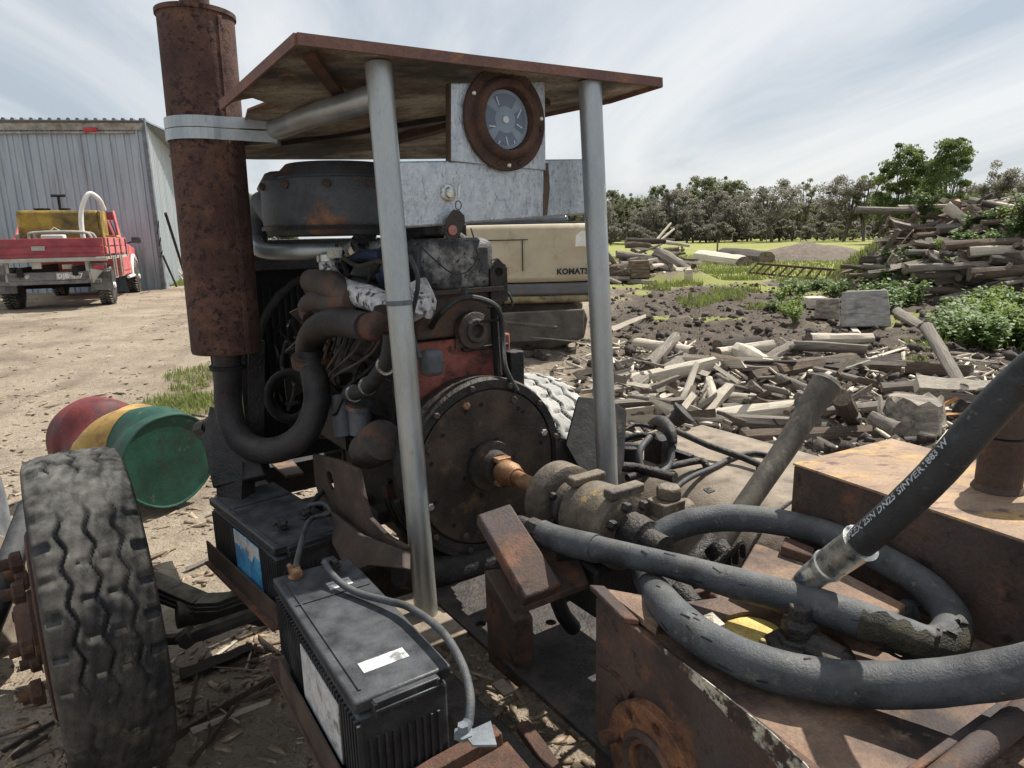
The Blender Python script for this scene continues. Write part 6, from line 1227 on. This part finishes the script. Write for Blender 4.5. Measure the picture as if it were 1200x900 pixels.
part('gusset', MB().plate([Hq(.0, .016, HT+.003), Hq(.10, .10, HT+.003), Hq(.16, .016, HT+.003)], .012), 'rust_top', ho)
# painted edge strip, flaked cream
MT['cream_flake'] = mat('flaking_cream_paint', (.36, .34, .27), (.52, .50, .41), 20, .7, 0, .4, 130, [((.05, .035, .03), 13, .53, .03), ((.20, .12, .07), 40, .60, .04), ((.035, .026, .024), 34, .56, .03)])
pts = [(770, 752), (784, 764), (806, 780), (822, 792), (848, 812), (880, 838), (905, 858), (945, 895), (960, 915), (925, 915), (908, 893), (886, 868), (858, 845), (838, 822), (812, 798), (795, 780), (780, 766)]
part('paint_remnant', MB().extr([onv(*p_)-HB*.002 for p_ in pts], HB*.0018), 'cream_flake', ho, smooth=0)
mb = MB(); mb.tube([onv(700, 775), onv(722, 790), onv(735, 805), onv(742, 814)], [.004, .005, .006, .012], 8, smooth=3); part('weld_bead', mb, 'rust_orange', ho)
part('edge_lip', MB().plate([Hq(-.015, -.005, HT+.022), Hq(.10, -.01, HT+.012), Hq(.12, .012, HT+.012), Hq(.0, .02, HT+.02)], .012), 'rust_side', ho, bevel=.003)
FC = onv(773, 905); fr_ = .124
fl = part('round_flange', holed([FC-HB*.02+HA*(fr_*math.cos(6.283*k/56))+ZU*(fr_*math.sin(6.283*k/56)) for k in range(56)], FC+HA*.0+ZU*0, fr_*.42, .022, 40, holes=[(FC+HA*(fr_*.80*math.cos(rad(a)))+ZU*(fr_*.80*math.sin(rad(a))), fr_*.085) for a in (40, 85, 130, 220, 265, 310)]), 'rust_orange', ho, bevel=.002, smooth=30)
part('inner_ring', MB().lathe(FC-HB*.018, -HB, [(-.01, fr_*.62), (.006, fr_*.62), (.012, fr_*.55), (.004, fr_*.50), (-.012, fr_*.42), (-.013, fr_*.2)], 48), 'rust_side', fl)
for a in (172, ): part('flange_stud', MB().cyl(FC-HB*.02+HA*(fr_*.82*math.cos(rad(a)))+ZU*(fr_*.82*math.sin(rad(a))), FC-HB*.05+HA*(fr_*.82*math.cos(rad(a)))+ZU*(fr_*.82*math.sin(rad(a))), .014, 12), 'rust_orange', fl)
part('lower_rail', MB().tube([G(1085, 930, HT+.03), G(1215, 822, HT+.03)], .018, 12), 'rust_side', ho)
part('bearer_angle', MB().bar(G(1065, 915, HT+.012), G(1225, 798, HT+.012), .012, .03), 'rust_side', ho, bevel=.002)
part('raised_block', MB().extr([G(866, 668, .965), G(885, 636, .965), G(985, 668, .965), G(1062, 708, .965), G(1042, 728, .965), G(950, 705, .965)], ZU*-.055), 'rust_top', ho, bevel=.004, smooth=20)
part('small_block', MB().extr([G(915, 640, .985), G(920, 628, .985), G(955, 642, .985), G(952, 652, .985)], ZU*-.02), 'rust', ho, bevel=.003)
# valve inside the loop
vv = thing('control_valve', 'yellow capped valve with dark nuts inside the hose loop', 'valve', G(905, 755, HT))
mb = MB(); vc = G(882, 750, HT-.03); mb.lathe(vc, ZU, [(0, .055), (.012, .055), (.015, .052), (.016, .02)], 40); part('yellow_cap', mb, 'yellow_cap', vv)
mb = MB(); v2 = G(934, 772, HT-.035); mb.lathe(v2, ZU, [(0, .055), (.03, .055), (.035, .04), (.045, .038)], 6); mb.lathe(v2+ZU*.04, ZU, [(0, .030), (.03, .03), (.034, .02), (.06, .02)], 6); mb.tube([v2+ZU*.04-EA*0, v2+ZU*.03+HA*.07+HB*.02], .024, 10); part('valve_nut', mb, 'oily2', vv, bevel=.003)
mb = MB(); v3 = P(914, 750, 1.22); mb.cyl(v3-ZU*.06, v3+ZU*.012, .0135, 12); mb.lathe(v3-ZU*.035, ZU, [(0, .022), (.02, .022)], 6); mb.bolt(G(893, 762, HT+.026), ZU, .006, .02); part('stud', mb, 'pump_yellow', vv, bevel=.002)
part('connector', MB().box(G(968, 776, HT-.01), (.07, .05, .05), HX), 'oily2', vv, bevel=.008)
mb = MB(); mb.cyl(G(866, 732, HT-.06), G(842, 700, HT-.04), .03, 24); solo('red_cylinder', mb, 'red', 'dull red cylinder lying in shade beneath the grey hose', 'cylinder')
mb = MB(); mb.lathe(G(812, 712, HT-.05), HA*-1+ZU*.4, [(0, .024), (.05, .026), (.055, .018)], 20); solo('round_plug', mb, 'oily2', 'dark round plug inside the left of the hose loop', 'plug')
mb = MB(); mb.plate([G(820, 728, HT+.03), G(835, 722, HT+.04), G(850, 736, HT+.03), G(838, 740, HT+.03)], .01); solo('wood_chip', mb, 'wood_pale', 'small pale splinter of wood lying inside the hose loop', 'wood chip')
mb = MB(); mb.tube([P(800, 690, 1.62), P(815, 655, 1.66), P(835, 632, 1.70)], .022, 10); mb.lathe(P(838, 640, 1.60), P(848, 655, 1.58)-P(838, 640, 1.60), [(0, .03), (.03, .03)], 12)
for k in range(7): p_ = P(800+k*9, 700-k*8, 1.55); mb.tube([p_, p_+V((.03, .01, .03)), p_+V((.04, .02, -.01))], .008, 6, smooth=3)
solo('pipe_cluster', mb, 'oily2', 'dark knot of pipes and fittings within the hose loop', 'pipes')
# tank box
TZ = 1.11; T0, T1, T2 = G(930, 545, TZ), G(1200, 636, TZ), G(1040, 515, TZ); TA = (T1-T0).normalized(); TB = V((-TA.y, TA.x, 0)); TB = TB if TB.dot(T2-T0) > 0 else -TB
tb_ = thing('hydraulic_tank', 'rusty rectangular hydraulic tank with orange streaked top', 'tank', T0+TA*.3+TB*.2-ZU*.5); TW = (T2-T0).dot(TB)
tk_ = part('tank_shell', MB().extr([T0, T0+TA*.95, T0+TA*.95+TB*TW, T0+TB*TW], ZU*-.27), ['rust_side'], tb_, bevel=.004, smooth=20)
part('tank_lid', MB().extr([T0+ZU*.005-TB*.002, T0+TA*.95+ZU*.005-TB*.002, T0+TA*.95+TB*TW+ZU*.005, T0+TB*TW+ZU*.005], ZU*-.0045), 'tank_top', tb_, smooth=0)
pb0 = G(1169, 572, TZ+.006); part('outlet_pipe', MB().lathe(pb0, ZU, [(0, .044), (.008, .040), (.010, .038), (.095, .038), (.098, .040), (.10, .034)], 32), 'rust_dark', tb_)
part('outlet_elbow', MB().tube([pb0+ZU*.105, pb0+ZU*.16, pb0+ZU*.20+_R0*.02, pb0+ZU*.225+_R0*.06, pb0+ZU*.23+_R0*.14, pb0+ZU*.235+_R0*.3], [.034, .033, .033, .034, .035, .035], 26, smooth=6), 'rust_dark', tb_)
# axe handle
mb = MB(); hh = [(822, 668, 1.86, .030), (860, 612, 1.92, .031), (895, 562, 1.98, .032), (925, 518, 2.03, .034), (945, 485, 2.06, .037), (960, 462, 2.08, .043), (968, 450, 2.09, .046), (972, 444, 2.09, .036), (974, 441, 2.09, .012)]
mb.tube([P(x, y, z) for x, y, z, r in hh], [r for *_, r in hh], 20, smooth=5); solo('axe_handle', mb, 'handle', 'dark wooden axe handle leaning up out of the machine', 'handle')
# ---- tan cowl tank on the far side, with fittings on top
co = thing('tan_tank', 'long dusty tan steel tank with rounded edge on the far side', 'tank', E(-.2, .9, -.6))
def cowl(u0, u1, v0, v1, wt, rr_, wb=-.6):
    sec = [(v1, wb), (v1, wt)]+[(v0+rr_-rr_*math.sin(rad(a)), wt-rr_+rr_*math.cos(rad(a))) for a in range(0, 91, 10)]+[(v0, wb)]
    return MB().extr([E(u0, v, w_) for v, w_ in sec], EA*(u1-u0))
part('tank_shell', cowl(-.95, .35, .60, 1.34, -.19, .29), 'tan_plate', co, smooth=40)
part('tank_end', cowl(.352, .80, .46, .66, -.15, .08), 'tan_plate', co, smooth=40)
[part('tank_strip', MB().tube([E(u_, .60+.29-.292*math.sin(rad(a)), -.19-.29+.292*math.cos(rad(a))) for a in range(0, 91, 10)], .006, 6), 'oily2', co) for u_ in (.10, -.42)]  # dark strips over the rounded edge
part('surface_rod', MB().tube([E(.4, .47, -.16), E(.34, .5, -.17), E(.2, .5, -.18)], .018, 8), 'tan_plate', co)
bk = thing('black_bracket', 'black folded bracket plate standing behind the right post', 'bracket', P(690, 550, 2.15))
part('plate_panel', MB().plate([P(661, 524, 2.15), P(676, 468, 2.2), P(716, 472, 2.25), P(724, 560, 2.1), P(690, 575, 2.05)], .02), 'black', bk, bevel=.003)
part('side_flange', MB().plate([P(716, 472, 2.25), P(731, 482, 2.3), P(727, 545, 2.2), P(722, 560, 2.1)], .012), 'oily', bk, bevel=.003)
# items on the tank
def on_t(px, py, l=.0): return onp(px, py, E(0, 0, -.19+l), ZU)
mb = MB(); f0 = on_t(789, 500); ax_ = (V((.5, -.1, .55))).normalized(); mb.lathe(f0+ZU*.02, ax_, [(0, .03), (.05, .042), (.052, .056), (.068, .058), (.07, .05)], 26); solo('black_funnel', mb, 'oily2', 'black funnel shaped cap tilted on the tan tank', 'cap')
mb = MB(); mb.tube([on_t(792, 505, .06), on_t(830, 522, .05), on_t(870, 536, .03), on_t(898, 548, .02)], .0125, 10); [mb.tube([on_t(886, 548, .02), on_t(888+3*k, 553, .0)], .003, 5) for k in range(3)]; solo('long_rod', mb, 'oily2', 'long dark rod lying across the tan tank', 'rod')
mb = MB(); mb.tube([on_t(700, 545, .07), on_t(745, 548, .05), on_t(791, 560, .05)], [.017, .017, .018], 14); mb.lathe(on_t(785, 557, .05), on_t(791, 560, .05)-on_t(785, 557, .05), [(0, .021), (.012, .021)], 16); solo('short_pipe', mb, 'oily2', 'short round pipe sticking right from behind the post', 'pipe')
mb = MB(); mb.tube([on_t(735, 560, .03), on_t(780, 548, .03), on_t(818, 540, .03), on_t(826, 543, .03), on_t(828, 550, .01)], .013, 10, smooth=3); solo('bent_pipe', mb, 'oily2', 'dark bent pipe with a turned down end on the tan tank', 'pipe')
mb = MB(); mb.tube([on_t(770, 500, .12), on_t(780, 506, .13), on_t(787, 520, .10), on_t(784, 545, .04), on_t(768, 556, .03), on_t(752, 548, .05), on_t(750, 528, .10), on_t(762, 512, .13)], .012, 12, smooth=5); mb.lathe(on_t(787, 520, .1), on_t(786, 530, .08)-on_t(787, 520, .1), [(0, .018), (.02, .018)], 14); solo('grey_hose_loop', mb, 'rubber', 'small grey hose loop with a clamp on the tan tank', 'hose')
mb = MB(); mb.tube([on_t(764, 498, .11), on_t(774, 494, .15), on_t(785, 504, .15), on_t(788, 520, .11)], [.02, .024, .022, .018], 12, smooth=4); mb.box(on_t(772, 528, .03), (.09, .07, .11), EX); mb.lathe(on_t(738, 540, .0), ZU, [(0, .045), (.06, .045), (.065, .03)], 20); mb.tube([on_t(725, 508, .1), on_t(745, 498, .12), on_t(768, 502, .12)], .008, 8, smooth=4); mb.tube([on_t(728, 516, .08), on_t(748, 510, .10), on_t(768, 512, .1)], .012, 8, smooth=4); mb.box(on_t(802, 535, .02), (.07, .03, .03), EX)
solo('valve_cluster', mb, 'oily', 'cluster of dark valves and hoses on the tan tank', 'valves', bevel=.003)
mb = MB(); mb.tube([on_t(786, 592, -.02), on_t(790, 575, .0), on_t(808, 560, .012), on_t(838, 547, .012), on_t(862, 535, .012), on_t(885, 531, .012), on_t(905, 535, .01)], .010, 10, smooth=4); solo('black_cable', mb, 'rubber_black', 'thick black cable running over the edge of the tan tank', 'cable')
mb = MB(); mb.tube([on_t(780, 585, -.02), on_t(784, 570, .0), on_t(800, 556, .004), on_t(835, 545, .004), on_t(862, 533, .004)], .003, 6, smooth=4); solo('thin_cable', mb, 'rubber_black', 'thin black wire running beside the thick cable', 'cable')
mb = MB(); mb.plate([on_t(824, 574, .005), on_t(832, 572, .01), on_t(838, 576, .006), on_t(830, 579, .004)], .004); solo('metal_tab', mb, 'oily', 'small bent metal tab on the tan tank', 'tab')
# ---- batteries
def battery(A, D, Bq, h, label, wid, hgt=.225, long_=.505):
    """A back left, D front left corner of the lid; Bq point on right side"""
    a, d, b = G(*A, h), G(*D, h), G(*Bq, h); fx = (d-a).normalized(); rt = V((-fx.y, fx.x, 0)); rt = rt if rt.dot(b-a) > 0 else -rt
    o = (a+d)/2-fx*long_/2; bt = thing('truck_battery', label, 'battery', o+fx*long_/2+rt*wid/2-ZU*hgt); X_ = (fx, rt, ZU)
    c = lambda l, w_, z_: o+fx*l+rt*w_+ZU*z_
    part('case', MB().box(c(long_/2, wid/2, -hgt/2-.02), (long_-.012, wid-.012, hgt-.03), X_), 'battery', bt, bevel=.006)
    ld = part('lid', MB().box(c(long_/2, wid/2, -.012), (long_, wid, .024), X_), 'battery', bt, bevel=.005)
    mb = MB(); mb.box(c(long_/2, .02, .0015), (long_*.9, .004, .003), X_); mb.box(c(long_*.30, wid/2, .0012), (.003, wid*.9, .0026), X_); part('lid_ridge', mb, 'battery', ld)
    mb = MB()
    for k in range(int(long_/.014)): mb.box(c(.02+.014*k, .004, -.105), (.006, .008, .13), X_)
    for k in range(int(wid/.014)-2): mb.box(c(long_-.004, .024+.014*k, -.14), (.008, .005, .12), X_)
    part('case_ribs', mb, 'battery', bt)
    mb = MB(); mb.box(c(long_+.004, wid/2, -.012), (.016, wid*.66, .014), X_); mb.box(c(long_+.012, wid/2, -.026), (.006, wid*.66, .016), X_); mb.box(c(long_+.006, wid*.18, -.02), (.014, .008, .026), X_); mb.box(c(long_+.006, wid*.82, -.02), (.014, .008, .026), X_)
    hd = part('carry_handle', mb, 'battery', bt, bevel=.002)
    for k in range(5): part('handle_slot', MB().box(c(long_+.0152, wid*(.26+.12*k), -.026), (.001, wid*.08, .007), X_), 'black', hd)
    return bt, c, X_, ld
b2, c2, X2, ld2 = battery((319, 678), (414, 824), (520, 769), .87, 'nearer black truck battery with a white side label', .178)
b1, c1, X1, ld1 = battery((241, 581), (325, 647), (378, 600), .80, 'farther black truck battery with a blue picture label', .215, .21)
def side_label(bt, c, X_, l0, l1, z0, z1, m, nm): return part(nm, MB().box(c((l0+l1)/2, -.0008, (z0+z1)/2), (l1-l0, .002, z1-z0), X_), m, bt)
side_label(b2, c2, X2, .20, .42, -.175, -.055, 'label_white', 'side_label')
sl1 = side_label(b1, c1, X1, .21, .40, -.185, -.035, 'label_blue', 'side_label')
part('label_band', MB().extr([c1(.21, -.0022, -.036), c1(.40, -.0022, -.036), c1(.40, -.0022, -.075), c1(.36, -.0022, -.07), c1(.34, -.0022, -.10), c1(.28, -.0022, -.075), c1(.21, -.0022, -.08)], X1[1]*.0006), 'label_white', sl1, smooth=0)
part('lid_sticker', MB().box(c2(.425, .085, .0008), (.032, .085, .0014), X2), 'label_white', ld2); mb = MB(); [mb.box(c2(.10+.012*k, .115, .0008), (.009, .05, .0014), X2) for k in range(3)]; part('lid_sticker', mb, 'label_white', ld2)
def term(bt, c, l, w_, m='oily2', k=0):
    mb = MB(); mb.lathe(c(l, w_, 0), ZU, [(0, .016), (.004, .016), (.005, .011), (.022, .009)], 16); mb.box(c(l, w_, .014), (.04, .022, .014), (X2[0], X2[1], ZU)); mb.bolt(c(l+.02, w_, .02), ZU, .008, .01)
    for j in range(7): q_ = c(l+random.uniform(-.02, .02), w_+random.uniform(-.015, .015), random.uniform(.005, .022)); mb.lathe(q_, ZU, [(-.005, .003), (0, .007), (.005, .003)], 7)
    part('terminal', mb, m, bt, bevel=.001)
term(b2, c2, .025, .045, 'shaft'); term(b2, c2, .035, .125); term(b1, c1, .40, .07); term(b1, c1, .37, .155)
def cable(pts, r, m, lb, nm='battery_cable'): mb = MB(); mb.tube(pts, r, 12, smooth=6); return solo(nm, mb, m, lb, 'cable')
cable([c2(.035, .125, .02), c2(.07, .10, .035), c2(.13, .105, .02), c2(.19, .125, .012), c2(.27, .16, .018), P(480, 712, 1.33), P(516, 738, 1.24), P(540, 775, 1.16), P(551, 815, 1.10), P(549, 850, 1.07)], .0075, 'zinc' if False else 'rubber', 'grey cable arching over the nearer battery down to the tray')
cable([c2(.025, .045, .018), c1(.47, .12, .03), c1(.46, .19, .03), c1(.40, .20, .04), c1(.36, .17, .03)], .007, 'rubber', 'short grey cable linking the two batteries')
cable([c1(.37, .155, .02), c1(.33, .22, .04), c1(.25, .3, .02), E(.2, -.4, -.25)], .009, 'rubber_black', 'black cable from the farther battery into the engine bay')
tr = thing('battery_tray', 'rusty angle iron tray holding the batteries', 'tray', c2(.25, .09, -.33))
ft_ = X2[0]; rt_ = X2[1]
part('side_angle', MB().bar(c2(.05, -.012, -.20), c2(.66, -.012, -.20), .006, .07), 'rust_dark', tr, bevel=.001)
part('floor', MB().box(c2(.26, .09, -.232), (.6, .22, .008), X2), 'rust', tr)
part('end_angle', MB().bar(c2(.522, -.01, -.195), c2(.522, .26, -.175), .03, .045), 'rust', tr, bevel=.002)
part('end_shelf', MB().plate([c2(.535, -.01, -.20), c2(.535, .27, -.185), c2(.62, .27, -.19), c2(.62, -.01, -.2)], .008), 'rust', tr)
part('side_angle', MB().bar(c1(-.03, -.012, -.19), c1(.52, -.012, -.19), .006, .075), 'rust_dark', tr, bevel=.001)
part('floor', MB().box(c1(.25, .10, -.222), (.54, .26, .008), X1), 'rust', tr)
part('support_arm', MB().bar(c2(.1, .2, -.26), E(-.05, -.40, DW-.04), .05, .05), 'oily2', tr)
mb = MB(); lg = P(543, 862, 1.06); mb.lathe(lg, ZU, [(0, .016), (.006, .016), (.007, .009), (.02, .009)], 6); mb.tube([P(549, 845, 1.07), lg+ZU*.006], .009, 10); mb.plate([lg+rt_*.0, lg+rt_*.05-ft_*.0, lg+rt_*.03+ft_*.05, lg+ft_*.03], .004); part('cable_lug', mb, 'flash', tr)
# ---- crushed drum
DC = P(203, 541, 4.15); DC.z = 0; dax = V(yaw(-52)); dR = .29; zc0 = gh(DC.x, DC.y)+dR*.96
DC = P(200, 540, 4.1); tocam2 = (CAM-DC).normalized()
dax = (yaw(-57)+ZU*.02).normalized()                       # runs away to the left
xd = dax.cross(ZU).normalized(); yd = dax.cross(xd)
dr_ = thing('crushed_drum', 'crushed steel drum in red, yellow and green bands lying on the dirt', 'drum', (DC.x, DC.y, gh(DC.x, DC.y)))
def dsec(t, n=40):
    out = []
    for k in range(n):
        a = 6.283*k/n; r_ = dR*(1+.012*math.sin(5*a+t*9))
        dent = .12*math.exp(-((t-.60)/.07)**2)*max(0, math.cos(a+1.9))**2 + .05*math.exp(-((t-.30)/.1)**2)*max(0, math.cos(a+2.6))**2+.03*math.sin(t*14+a*3)*(.1 < t < .8)
        if t > .62: r_ *= 1-.12*(t-.62)
        r_ -= dent*.8; out.append(DC+dax*t+xd*(r_*math.cos(a))+yd*(r_*math.sin(a)*(.97)))
    return out
def dband(t0, t1, m, nm, n=40):
    mb = MB(); K_ = 10; vs = []
    for i in range(K_+1): vs += dsec(t0+(t1-t0)*i/K_)
    mb.add(vs, [(i*n+k, i*n+(k+1) % n, (i+1)*n+(k+1) % n, (i+1)*n+k) for i in range(K_) for k in range(n)]); return part(nm, mb, m, dr_, smooth=35)
dband(0, .30, 'green', 'green_band'); dband(.30, .55, 'yellow', 'yellow_band'); dband(.55, .92, 'red', 'red_band')
e0 = dsec(0.0); mb = MB(); cc = DC+dax*.018; rings = []
for s_ in (1.0, .97, .93, .6, .3): rings.append([cc*(1-s_)+p_*s_+dax*{1.0: 0, .97: .004, .93: .004, .6: -.003, .3: -.008}[s_] + dax*random.uniform(-.001, .001)+ V((0, 0, 0)) for k_, p_ in enumerate(e0)])
vs = sum(rings, []); n_ = 40; mb.add(vs, [(i*n_+k, i*n_+(k+1) % n_, (i+1)*n_+(k+1) % n_, (i+1)*n_+k) for i in range(4) for k in range(n_)]+[tuple(range(4*n_, 5*n_))]); ed = part('drum_end', mb, 'green', dr_, smooth=12)
mb = MB(); rg = [p_*1.0 for p_ in e0]+[e0[0]]; mb.tube(rg, .008, 8); part('rim', mb, 'green', dr_)
e1 = dsec(.92); mb = MB(); mb.add(e1, [tuple(range(40))]); part('far_end', mb, 'red', dr_)
mb = MB(); mb.tube([dsec(.55)[k] for k in range(40)]+[dsec(.55)[0]], .007, 6); mb.tube([dsec(.30)[k] for k in range(40)]+[dsec(.30)[0]], .007, 6); part('rolling_hoop', mb, 'yellow', dr_)
# loose bark and branches near the machine
LG = 'flat strips of bark by the machine'
for ax, ay, bx, by, r_, m_, lb in [(205, 870, 335, 790, 5, 'wood_brown', 'long curved bark strip in the shade below the batteries'), (215, 800, 300, 765, 12, 'wood_dark', 'dark chunk of bark in the shade beside the tyre'), (180, 775, 225, 795, 5, 'wood_grey', 'grey stick on the dirt right of the tyre'), (300, 745, 330, 768, 4, 'wood_pale', 'pale splinter near the leaf spring'), (255, 770, 290, 742, 4, 'wood_pale', 'pale curl of bark under the tie rod')]:
    pxlog(ax, ay, bx, by, r_, 'split', m_, lb, name='bark_strip', cat='bark')
for k in range(60):
    px, py = rf.uniform(0, 480), rf.uniform(500, 900); c = GT(px, py); a = rf.uniform(0, 3.14); d = V((math.cos(a), math.sin(a), rf.uniform(-.05, .12))).normalized()*rf.uniform(.04, .13); c.z += .012
    log(c-d, c+d, rf.uniform(.005, .016), 'split', rf.choice(['wood_grey', 'wood_dark', 'wood_brown', 'wood_pale']), 'small strip of bark lying on the dirt near the machine', LG, 'bark_strip', 'bark')
scn.render.engine = 'CYCLES'

# ---- tell repeats apart by their place
ORD = ['first', 'second', 'third', 'fourth', 'fifth', 'sixth', 'seventh', 'eighth', 'ninth', 'tenth', 'eleventh', 'twelfth', 'thirteenth', 'fourteenth', 'fifteenth', 'sixteenth', 'seventeenth', 'eighteenth', 'nineteenth', 'twentieth']
def sx_of(o):
    d = o.matrix_world.translation-CAM if o.type == 'MESH' else o.location-CAM; z = max(.1, d.dot(_F)); return 600+FPX*d.dot(_R)/z, 450-FPX*d.dot(_U)/z
bpy.context.view_layer.update()
grp = {}
for o in COL.objects:
    if o.parent is None and o.get('group'): grp.setdefault(o['label'], []).append(o)
for lb, os_ in grp.items():
    n = len(os_)
    if n < 2: continue
    os_.sort(key=lambda o: sx_of(o)[0])
    if n <= 40:
        for i, o in enumerate(os_):
            j = i if i < (n+1)//2 else n-1-i; side = 'left' if i < (n+1)//2 else 'right'
            o['label'] = ' '.join(lb.split()[:11])+', '+ORD[j]+' from the '+side
    else:
        for o in os_:
            x, y = sx_of(o); nm = o.name
            if 'big heap' in lb: z_ = ('top' if y < 268 else 'middle' if y < 300 else 'foot')+(', left end' if x < 1090 else ', centre' if x < 1150 else ', right end'); t_ = lb+', at its '+z_
            elif 'firewood' in lb: t_ = lb+(', left part' if x < 790 else ', middle part' if x < 890 else ', right part')+(' back row' if y < 450 else ' centre row' if y < 485 else ' front row')
            else: t_ = lb+(', left side' if x < 300 else ', right side' if x > 1100 else ', centre')+(', farther' if y < (300 if 'weed' in lb else 700) else ', nearer')
            o['label'] = ' '.join(t_.split()[:16])
